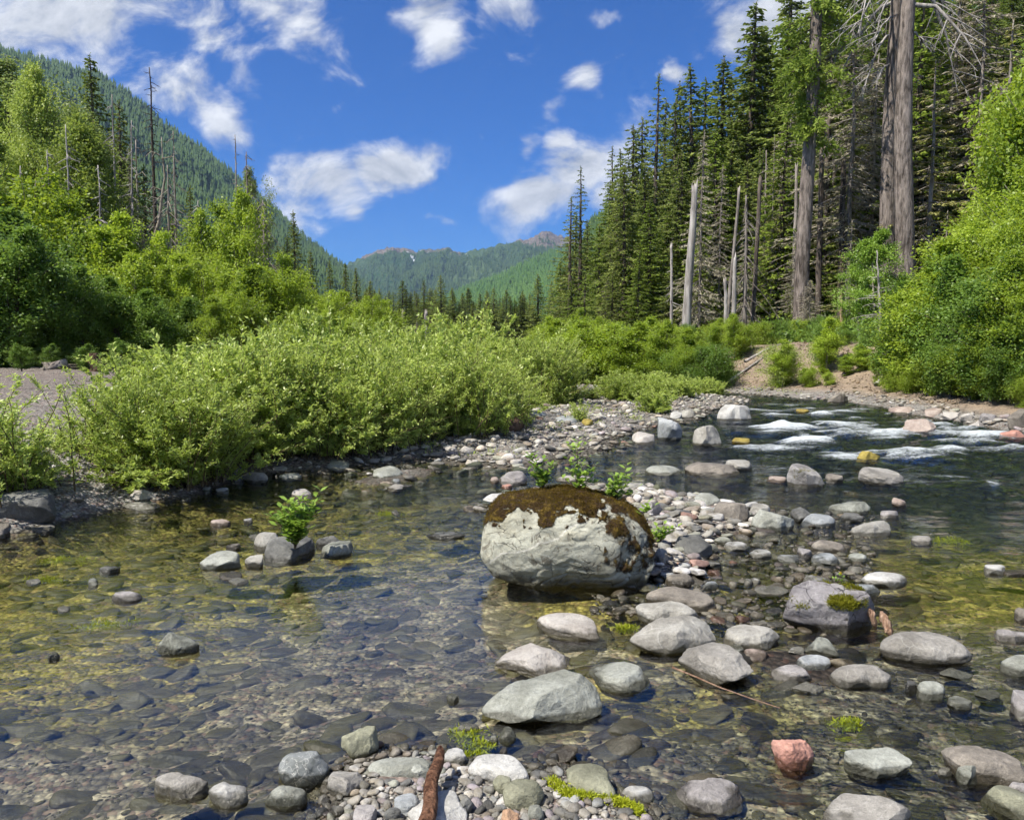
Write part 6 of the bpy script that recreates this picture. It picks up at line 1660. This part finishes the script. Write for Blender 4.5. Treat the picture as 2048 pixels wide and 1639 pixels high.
# thin twig in the shallows
tw = [(1345, 1332), (1390, 1350), (1440, 1372), (1500, 1393), (1560, 1413)]
P_ = np.array([[*map(float, onz(a, b, .02)), .015] for a, b in tw]); c_ = P_.mean(0)
g = Geo(); q = np.linspace(0, 4, 24); pp_ = np.stack([np.interp(q, range(5), P_[:, i]) for i in range(3)], -1) - c_
g.tube(pp_, np.linspace(.006, .002, 24), 5)
tag(link('twig', g.mesh('twig', M['splinter']), None, tuple(map(float, c_))), 'thin yellowish twig lying in the shallows below the dark tilted slab', 'twig')
for (a, b, c, d, lb) in [((1738, 1215), (1752, 1253), .022, 1, 'white split wood chip leaning on the cracked mossy rock'), ((1762, 1222), (1782, 1270), .028, 1, 'orange-brown split wood chip right of the white chip')]:
    q0 = onz(*a, .11); q1 = onz(*b, .0)
    P_ = np.array([[q0[0], q0[1], .11], [(q0[0] + q1[0]) / 2, (q0[1] + q1[1]) / 2, .06], [q1[0], q1[1], -.01]]); cc_ = P_.mean(0)
    g = Geo(); qq = np.linspace(0, 2, 11); pp_ = np.stack([np.interp(qq, range(3), P_[:, i]) for i in range(3)], -1) - cc_
    g.tube(pp_, np.interp(np.linspace(0, 1, 11), [0, .3, .8, 1], [.008, c, c * .8, .004]), 7, lump=.25)
    tag(link('wood_chip', g.mesh('wood_chip', M['splinter']), None, tuple(map(float, cc_))), lb, 'wood chip')
# driftwood log on the bar
q0 = onz(1000, 868, .1); q1 = onz(1052, 852, .1)
P_ = np.array([[q0[0] - .05, q0[1], .14], [q0[0] + .2, q0[1] + .1, .2], [q1[0] - .1, q1[1], .22], [q1[0], q1[1], .2]]); cc_ = P_.mean(0)
g = Geo(); qq = np.linspace(0, 3, 16); g.tube(np.stack([np.interp(qq, range(4), P_[:, i]) for i in range(3)], -1) - cc_, np.interp(np.linspace(0, 1, 16), [0, .5, 1], [.05, .13, .15]), 12, lump=.16)
tag(link('driftwood_log', g.mesh('driftwood_log', M['stumpwood']), None, tuple(map(float, cc_))), 'dark rotten driftwood log on the gravel bar beside the willow thicket', 'driftwood')
# stumps on the left flat, fallen poles on the slope
for k, (px, py, hh, rr2, lb) in enumerate([(195, 716, .6, .16, 'weathered upright stump on the left flat under the alders'), (112, 722, .3, .28, 'low grey root wad on the left flat near the frame edge')]):
    x, y = at(px, 21 + k); g = Geo(); z_ = gz(x, y); q = np.linspace(0, 1, 9)
    g.tube(np.stack([.05 * np.sin(q * 5), 0 * q, hh * q - .1], -1), rr2 * (1.3 - .5 * q), 14, lump=.25)
    tag(link('stump', g.mesh('stump', M['stumpwood' if k == 0 else 'bark_dead']), None, (x, y, z_)), lb, 'stump')
for k, (a, b, za, zb_, lb) in enumerate([((1440, 775), (1530, 722), 28.5, 31.5, 'grey dead pole lying down the eroded slope'), ((1490, 700), (1580, 668), 32, 34, 'fallen grey trunk along the rim of the eroded slope'),
                                         ((1752, 800), (1795, 792), 24.3, 25.5, 'pale log at the water edge under the right bushes')]):
    xa, z1 = atY(*a, za); xb, z2 = atY(*b, zb_)
    z1 = gz(float(xa), za) + .06; z2 = gz(float(xb), zb_) + .08
    P_ = np.array([[xa, za, z1], [(xa + xb) / 2, (za + zb_) / 2, max((z1 + z2) / 2, gz(float(xa + xb) / 2, (za + zb_) / 2) + .06)], [xb, zb_, z2]], float); cc_ = P_.mean(0)
    g = Geo(); qq = np.linspace(0, 2, 12); g.tube(np.stack([np.interp(qq, range(3), P_[:, i]) for i in range(3)], -1) - cc_, np.linspace(.09 if k == 2 else .06, .03, 12), 7, lump=.1)
    tag(link('fallen_log', g.mesh('fallen_log', M['bark_silver']), None, tuple(map(float, cc_))), lb, 'log')

# moss and algae
def tufts(name, pts, n, L_, Wd_, spread, mat, label, cat, parent=None, up=1.0, origin=(0, 0, 0)):
    pts = np.array(pts, float); k = rng.integers(0, len(pts), n)
    P = pts[k] + rng.normal(0, 1, (n, 3)) * np.array(spread) - np.array(origin)
    g = Geo(); g.leaves(P, unit(rng.normal(size=(n, 3)) + [0, 0, up]), rng.uniform(.5, 1.3, n) * L_, Wd_)
    o = link(name, g.mesh(name, M[mat]), parent, None if parent else tuple(origin))
    if label: tag(o, label, cat, kind='stuff')
    return o
line = [(1105, 1568), (1115, 1580), (1130, 1592), (1150, 1596), (1170, 1600), (1195, 1596), (1220, 1598), (1245, 1604), (1262, 1612), (1280, 1622)]
pl_ = []
for (a, b), (c, d) in zip(line[:-1], line[1:]):
    for u in np.linspace(0, 1, 12): xx, yy = onz(a + (c - a) * u, b + (d - b) * u, .03); pl_.append((float(xx), float(yy), max(0.0, gz(float(xx), float(yy))) + .012))
tufts('algae', pl_, 7000, .016, .0022, (.010, .010, .004), 'algae', 'bright yellow-green algae strands between the foreground pebbles and the water', 'algae', up=.2, origin=pl_[60])
wd_ = [(215, 1250, .10), (935, 1470, .05), (960, 1495, .04), (1460, 1020, .0), (1250, 1258, .05), (1375, 955, .0), (1893, 1082, .12), (1240, 1555, .0), (945, 1515, .03), (120, 1122, .15), (90, 1160, .1), (1405, 1215, .06), (1700, 1450, .05), (780, 1030, .09)]
al_ = []
for (px, py, s_) in wd_:
    if s_ == 0: continue
    xx, yy = onz(px, py, -.02)
    for _ in range(30): al_.append((float(xx) + random.gauss(0, s_ * .7), float(yy) + random.gauss(0, s_ * .35), -.012))
tufts('water_weed', al_, 5200, .03, .003, (.012, .012, .003), 'algae', 'patches of bright green weed under and on the water', 'water weed', up=-.1, origin=al_[0])
# moss cushions and flower on the cracked rock
mv = np.array([v.co[:] for v in mossy.data.vertices]); ml = np.array(mossy.location)
nv_ = fbm(mv[:, 0] * 9, mv[:, 1] * 9, mv[:, 2] * 9, seed=88, octv=3)
sel = mv[(mv[:, 2] > .12) & (nv_ > .22) & (mv[:, 1] < .25)]
if len(sel) > 10:
    k = rng.integers(0, len(sel), 7000)
    g = Geo(); g.leaves(sel[k] + rng.normal(0, .006, (7000, 3)), unit(rng.normal(size=(7000, 3)) + [0, -.2, .9]), rng.uniform(.010, .022, 7000), .0022)
    link('moss', g.mesh('moss', M['moss_green']), mossy)
top_ = mv[np.argmax(mv[:, 2] - .6 * np.abs(mv[:, 0] - .08))] + ml
sd_ = seedling(float(top_[0]), float(top_[1]), float(top_[2]) - .01, [(.0, 0, .07), (.02, 0, .05), (-.03, 0, .04), (-.05, .01, .04)], 'tiny green plant with a yellow flower on top of the cracked rock', leafk=.7)
g = Geo(); g.leaves(np.tile([0, 0, .072], (26, 1)), unit(rng.normal(size=(26, 3)) + [0, 0, .6]), .010, .003)
mfl, tf = new_mat('yellow_petals'); tf.out(tf.bsdf(Base_Color=(.75, .55, .02), Roughness=.6)); link('flower', g.mesh('flower', mfl), sd_)

# ------------------------------------------------------------------ mountains
def mountain(name, ridge, foot_frac, mat, seed, amp=0.05, rows=70, cols=300, zfoot=0.0, rough=1.0, rockf=None, snowf=None, bulge=0.0):
    """ridge: (px, py, distance) along the skyline; the face falls from it towards the viewer down to the valley floor"""
    R_ = np.array(ridge, float); px = np.linspace(R_[0, 0], R_[-1, 0], cols)
    py = np.interp(px, R_[:, 0], R_[:, 1]); Yr = np.interp(px, R_[:, 0], R_[:, 2])
    xr, zr = atY(px, py, Yr)
    t = np.linspace(0, 1.35, rows)
    tt, _ = np.meshgrid(t, px, indexing='ij')
    Yf = Yr * foot_frac
    Yg = Yf + (Yr - Yf) * tt
    Xg = (xr / Yr) * Yg
    hgt = np.where(tt <= 1, tt ** (1.0 - bulge), 1 - (tt - 1) * 1.2)
    Zg = zfoot + (zr - zfoot) * hgt
    sc2 = 1.0 / (Yr.mean() * 0.06)
    n = fbm(Xg * sc2, Yg * sc2, seed=seed, octv=6, gain=0.55)
    rd = 1 - np.abs(fbm(Xg * sc2 * 1.6 + 0.3 * n, Yg * sc2 * 0.7, seed=seed + 5, octv=4)) * 1.4
    Zg = Zg + (n * 0.6 + (rd - 0.5) * 0.9) * amp * zr * np.sin(np.clip(tt, 0, 1) * PI) ** 0.7 * rough + 0.010 * amp / 0.05 * zr * fbm(Xg * sc2 * 8, Yg * sc2 * 8, seed=seed + 9, octv=3) * np.clip(tt * 3, 0, 1)
    at_ = {'rock': (rockf(px[None, :] + 0 * tt, tt) if rockf else np.zeros_like(tt)).ravel(), 'snow': (snowf(px[None, :] + 0 * tt, tt) if snowf else np.zeros_like(tt)).ravel()}
    me = mesh_np(name, np.stack([Xg, Yg, Zg], -1).reshape(-1, 3), grid_quads(rows, cols), None, mat, at_, True)
    tag(link(name, me), kind='structure')
    return Xg, Yg, Zg, tt

def forest_on(name, grid, n, h, label, mat, tmin=0.02, tmax=1.0, mask=None, wide=0.20, seed=0):
    Xg, Yg, Zg, tt = grid; rows, cols = Xg.shape
    r = np.random.default_rng(seed)
    fi = r.uniform(0, rows - 1.01, n); fj = r.uniform(0, cols - 1.01, n)
    i, j = fi.astype(int), fj.astype(int); a, b = fi - i, fj - j
    def S_(G): return G[i, j] * (1 - a) * (1 - b) + G[i + 1, j] * a * (1 - b) + G[i, j + 1] * (1 - a) * b + G[i + 1, j + 1] * a * b
    x, y, z, t_ = S_(Xg), S_(Yg), S_(Zg), S_(tt)
    ok = (t_ > tmin) & (t_ < tmax)
    if mask is not None: ok &= mask(x, y, z, t_, r)
    x, y, z = x[ok], y[ok], z[ok]; m = len(x)
    hh = h * r.uniform(0.55, 1.25, m)
    ns = 5; V, T_ = [], []
    ang = np.arange(ns) * 2 * PI / ns
    base = []
    for (z0, z1, rr_) in [(0.05, 0.55, 1.0), (0.35, 0.8, 0.7), (0.62, 1.0, 0.42)]:
        rim = np.stack([np.cos(ang + z0 * 5) * rr_, np.sin(ang + z0 * 5) * rr_, np.full(ns, z0)], -1)
        k0 = len(base); base += list(rim) + [np.array([0, 0, z1])]
        T_ += [[k0 + q, k0 + (q + 1) % ns, k0 + ns] for q in range(ns)]
    base = np.array(base); T_ = np.array(T_); nv = len(base)
    jit = r.uniform(0.6, 1.35, (m, nv)); ro = r.uniform(0, 6.28, m)
    bx = base[None, :, 0] * jit; by = base[None, :, 1] * jit
    X_ = (bx * np.cos(ro)[:, None] - by * np.sin(ro)[:, None]) * (hh * wide)[:, None] + x[:, None]
    Y_ = (bx * np.sin(ro)[:, None] + by * np.cos(ro)[:, None]) * (hh * wide)[:, None] + y[:, None]
    Z_ = base[None, :, 2] * hh[:, None] + z[:, None] - 0.5
    V = np.stack([X_, Y_, Z_], -1).reshape(-1, 3)
    T_ = (T_[None] + (np.arange(m) * nv)[:, None, None]).reshape(-1, 3)
    me = mesh_np(name, V, None, T_, mat, {'tint': np.repeat(r.uniform(0, 1, m), nv)}, False)
    tag(link(name, me), label, 'forest', kind='stuff')

MM = {'left': mountain_mat('left_mountain_ground', (0.02, 0.045, 0.018), (0.045, 0.08, 0.03), (0.14, 0.12, 0.10), tex=0.01),
      'far': mountain_mat('far_mountain_ground', (0.03, 0.065, 0.025), (0.08, 0.12, 0.05), (0.21, 0.175, 0.15), snow=True, rocky=0.95, tex=0.006),
      'mid': mountain_mat('mid_hill_ground', (0.035, 0.08, 0.025), (0.085, 0.15, 0.04), (0.14, 0.12, 0.10), tex=0.01)}
gL = mountain('left_mountain', [(-110, 40, 1760), (0, 108, 1800), (60, 130, 1830), (200, 165, 1900), (260, 200, 1950), (330, 262, 2000), (400, 305, 2100), (440, 335, 2150), (480, 372, 2200), (540, 420, 2350), (600, 472, 2500), (660, 520, 2700), (720, 566, 3000),
                                (760, 600, 3200), (820, 640, 3500), (900, 690, 4000)], 0.32, MM['left'], 3, amp=.06, bulge=.05)
forest_on('left_mountain_forest', gL, 26000, 27, 'conifer forest covering the steep left mountain', M['needle_far'], tmin=.05, seed=1)
def rockf(px, t_): return np.clip((t_ - 0.80) * 3.2, 0, 1) * (0.75 + 0.5 * np.exp(-((px - 800) / 130) ** 2) - 0.7 * sstep(900, 940, px) * sstep(1040, 1000, px)) + 0.9 * np.exp(-((px - 1085) / 45) ** 2) * np.clip((t_ - .62) * 3, 0, 1)
def snowf(px, t_):
    s_ = .72 * np.exp(-((px - 826) / 9) ** 2 - ((t_ - .80) / .035) ** 2) + .5 * np.exp(-((px - 815) / 10) ** 2 - ((t_ - .9) / .04) ** 2) + .45 * np.exp(-((px - 850) / 26) ** 2 - ((t_ - .93) / .04) ** 2) + .5 * np.exp(-((px - 935) / 8) ** 2 - ((t_ - .97) / .03) ** 2)
    return s_
gF = mountain('far_mountains', [(560, 590, 5000), (640, 560, 5000), (700, 527, 5000), (730, 512, 5000), (752, 503, 5000), (770, 500, 5000), (787, 495, 5000), (800, 500, 5000), (812, 497, 5000), (832, 502, 5000), (850, 499, 5000), (870, 502, 5000), (893, 497, 5000),
                                (910, 501, 5000), (930, 506, 5000), (960, 501, 5000), (990, 493, 5000), (1020, 484, 5000), (1050, 478, 5000), (1070, 470, 5000), (1088, 464, 5000), (1105, 468, 5000), (1130, 475, 5000), (1170, 480, 5000), (1230, 480, 5000), (1320, 520, 5000)],
              0.55, MM['far'], 13, amp=.13, cols=420, rows=90, rockf=rockf, snowf=snowf)
forest_on('far_mountain_forest', gF, 34000, 21, 'conifer forest on the far mountains', M['needle_far'], tmin=.02, tmax=.93, seed=2, mask=lambda x, y, z, t_, r: r.uniform(0, 1, len(t_)) > sstep(.62, .95, t_), wide=.24)
gM = mountain('valley_shoulder', [(780, 640, 2800), (860, 606, 2800), (900, 592, 2800), (950, 572, 2800), (1000, 553, 2800), (1050, 530, 2800), (1100, 508, 2800), (1150, 500, 2750), (1200, 480, 2700), (1300, 420, 2650)], 0.5, MM['mid'], 23, amp=.05)
forest_on('valley_shoulder_forest', gM, 16000, 19, 'light green young forest on the valley shoulder', M['needle_hill'], seed=3, wide=.24)
gN = mountain('right_slope', [(1120, 640, 1100), (1150, 560, 1100), (1180, 470, 1100), (1210, 445, 1100), (1260, 420, 1050), (1400, 330, 1000), (1700, 150, 900), (2100, -100, 800)], 0.45, MM['left'], 33, amp=.04)
forest_on('right_slope_forest', gN, 9000, 26, 'conifer forest on the slope behind the right bank', M['needle_far'], seed=4)
# undergrowth on the forest floor
n = 14000
d_ = np.exp(rng.uniform(math.log(18), math.log(95), n)); a_ = rng.uniform(-.62, .75, n); x, y = d_ * np.sin(a_), d_ * np.cos(a_)
z, land, sl, sr, si, sf, ss = terrain(x, y, True)
ok = (sr > 7) | (sl > 17) & (y > 26)
x, y, z = x[ok], y[ok], z[ok]
k = np.repeat(np.arange(len(x)), 12); P_ = np.stack([x[k], y[k], z[k]], -1) + rng.normal(0, 1, (len(k), 3)) * np.array([.45, .45, .22]) + [0, 0, .25]
g = Geo(); g.leaves(P_, unit(rng.normal(size=(len(k), 3)) + [0, 0, .4]), rng.uniform(.15, .35, len(k)), .06, N=unit(rng.normal(size=(len(k), 3)) + [0, 0, 1]))
tag(link('undergrowth', g.mesh('undergrowth', M['alder_dark'])), 'fern and brush undergrowth on the forest floor', 'undergrowth', kind='stuff')
# low herbs along the shores
n = 2600
x = rng.uniform(-7, 9, n); y = rng.uniform(8, 30, n); z, land, sl, sr, si, sf, ss = terrain(x, y, True)
ok = ((sl > .5) & (sl < 8) & (fbm(x * .8, y * .8, seed=66) > .1) & (x < 3)) | ((sr > .3) & (sr < 7))
x, y, z = x[ok], y[ok], z[ok]; k = np.repeat(np.arange(len(x)), 14)
P_ = np.stack([x[k], y[k], z[k]], -1) + rng.normal(0, 1, (len(k), 3)) * np.array([.07, .07, .02])
g = Geo(); g.leaves(P_, unit(rng.normal(size=(len(k), 3)) + [0, 0, 1.1]), rng.uniform(.03, .10, len(k)), .008)
tag(link('shore_herbs', g.mesh('shore_herbs', M['willow'])), 'sparse low herbs growing between the stones of the banks', 'herbs', kind='stuff')
# ------------------------------------------------------------------ sky with clouds, sun, air
SUN_AZ = math.radians(-122)     # measured from +Y towards +X: from the left, a little behind the viewer
SUN_EL = math.radians(56)
sv = Vector((math.sin(SUN_AZ) * math.cos(SUN_EL), math.cos(SUN_AZ) * math.cos(SUN_EL), math.sin(SUN_EL)))
sd = bpy.data.lights.new('sun', 'SUN'); sd.energy = 4.8; sd.angle = math.radians(0.55); sd.color = (1.0, 0.94, 0.84)
so = bpy.data.objects.new('sun', sd); COL.objects.link(so)
so.rotation_euler = (-sv).to_track_quat('-Z', 'Y').to_euler()
w = bpy.data.worlds.new('World'); sc.world = w; w.use_nodes = True
t = NT(w.node_tree)
sky = t.n('ShaderNodeTexSky', sky_type='NISHITA'); sky.sun_disc = False; sky.sun_elevation = SUN_EL; sky.sun_rotation = SUN_AZ
sky.air_density = 1.0; sky.dust_density = 0.15; sky.ozone_density = 3.0; sky.altitude = 600
skyc = t.mix(1.0, sky.outputs[0], (0.13, 0.43, 0.88), blend='MULTIPLY')
d = t.vmath('NORMALIZE', t.n('ShaderNodeTexCoord').outputs['Generated'])
x, y, z = t.sep(d)[:3]
ys = t.math('MAXIMUM', y, 0.02)
u = t.math('DIVIDE', x, ys); v = t.math('DIVIDE', z, ys)
front = t.mapr(y, 0.1, 0.3)
def uv(px, py):
    a, b, c = ray(px, py); return float(a / b), float(c / b)
# (centre px, py, half width, half height, tilt deg, strength)
BL = [(110, 20, 270, 95, 4, 1.0), (420, 60, 120, 85, -30, 0.75), (560, 10, 130, 75, -20, 0.85), (400, 200, 150, 62, -42, 0.95), (470, 150, 80, 60, -55, 0.62), (330, 130, 90, 50, -20, .6),
      (860, 35, 72, 78, 0, 1.1), (1010, 40, 90, 62, -25, 0.68), (640, 375, 105, 66, -12, 1.1), (760, 350, 120, 52, 6, 1.0), (850, 320, 46, 30, 30, .7), (700, 430, 44, 24, -40, .8),
      (1170, 145, 62, 34, 28, 1.0), (1110, 210, 48, 34, 60, .6), (1205, 120, 36, 13, 28, .8), (1085, 395, 95, 55, 16, 1.3), (1175, 330, 95, 60, 30, 1.15), (1130, 280, 40, 26, 30, .75), (1068, 290, 26, 26, 0, .55), (1260, 400, 90, 60, 0, 1.0),
      (885, 452, 36, 14, -4, .72), (1500, 60, 90, 60, 30, 1.0), (1570, 80, 110, 130, 0, 1.1), (1355, 140, 30, 22, 0, .8), (960, 265, 16, 26, -30, .5), (1215, 20, 60, 24, 10, .45)]
nw = t.noise(t.comb(u, t.math('MULTIPLY', v, 1.3), 0.0), 5.0, 4, 0.55, out=1)
wx_, wy_, _ = t.sep(nw)[:3]
u2 = t.math('ADD', u, t.math('MULTIPLY', t.math('SUBTRACT', wx_, 0.5), 0.075)); v2 = t.math('ADD', v, t.math('MULTIPLY', t.math('SUBTRACT', wy_, 0.5), 0.075))
uvv = t.comb(u2, v2, 0.0)
acc = None
for (px, py, rx, ry, tl, s) in BL:
    cu, cv = uv(px, py)
    mp = t.n('ShaderNodeMapping', {'Vector': uvv, 'Location': (cu, cv, 0), 'Rotation': (0, 0, math.radians(tl)), 'Scale': (rx / F, ry / F, 1)}, vector_type='TEXTURE').outputs[0]
    dd = t.vmath('DOT_PRODUCT', mp, mp, out=1)
    g_ = t.math('MULTIPLY', t.math('POWER', 0.4724, dd), s)
    acc = g_ if acc is None else t.math('MAXIMUM', acc, g_)
def nz_(du, dv):
    p = t.comb(t.math('ADD', u, du), t.math('MULTIPLY', t.math('ADD', v, dv), 1.35), 0.0)
    return t.noise(p, 8.5, 9, 0.60, 0.35)
D0 = t.math('ADD', acc, t.math('MULTIPLY', t.math('SUBTRACT', nz_(0.0, 0.0), 0.5), 2.7))
D1 = t.math('ADD', acc, t.math('MULTIPLY', t.math('SUBTRACT', nz_(-0.008, 0.018), 0.5), 2.7))
al = t.math('MULTIPLY', t.mapr(D0, 0.34, 0.98), front)
# unseen cloud behind the viewer and overhead, thickened to whiten the fill light
gen = t.mapr(t.noise(d, 2.2, 6, 0.6), 0.44, 0.60, 0, 0.9)
al = t.math('MAXIMUM', al, t.math('MULTIPLY', gen, t.math('SUBTRACT', 1.0, front)))
lit = t.math('ADD', 0.62, t.math('MULTIPLY', t.math('SUBTRACT', D0, D1), 1.0))  # cloud self-shadow painted into its colour: paler toward the sun, greyer in thick parts
lit = t.math('SUBTRACT', lit, t.math('MULTIPLY', t.mapr(D0, 0.8, 1.7), 0.22), clamp=True)
cc = t.mix(lit, (0.19, 0.215, 0.26), (0.62, 0.635, 0.66))
bg1 = t.n('ShaderNodeBackground', {'Color': skyc, 'Strength': 0.085}).outputs[0]
bg2 = t.n('ShaderNodeBackground', {'Color': cc, 'Strength': 0.92}).outputs[0]
mx = t.n('ShaderNodeMixShader', {0: t.math('MULTIPLY', al, 0.96), 1: bg1, 2: bg2}).outputs[0]
t.n('ShaderNodeOutputWorld', {'Surface': mx})

# air
bm = bmesh.new(); bmesh.ops.create_cube(bm, size=1.0)
me = bpy.data.meshes.new('haze'); bm.to_mesh(me); bm.free()
m, t = new_mat('valley_air')
vol = t.n('ShaderNodeVolumePrincipled', {'Color': (0.46, 0.66, 1.0, 1), 'Density': 6.5e-5, 'Anisotropy': 0.2}).outputs[0]
t.out(None, vol)
me.materials.append(m)
hz = link('haze', me)
hz.scale = (9000, 7300, 830); hz.location = (-300, 3200, 411)
tag(hz, kind='stuff')

sc.view_settings.view_transform = 'Standard'; sc.view_settings.look = 'None'
sc.view_settings.exposure = 0.8; sc.view_settings.gamma = 1.0
sc.render.engine = 'CYCLES'
cy = sc.cycles
cy.use_denoising = True
try: cy.denoiser = 'OPENIMAGEDENOISE'; cy.denoising_input_passes = 'RGB_ALBEDO_NORMAL'
except Exception: pass
cy.max_bounces = 8; cy.diffuse_bounces = 3; cy.glossy_bounces = 3; cy.transmission_bounces = 4; cy.transparent_max_bounces = 10; cy.volume_bounces = 0
cy.sample_clamp_indirect = 6.0
cy.caustics_reflective = False; cy.caustics_refractive = False
cy.use_adaptive_sampling = True; cy.adaptive_threshold = 0.035; cy.adaptive_min_samples = 20
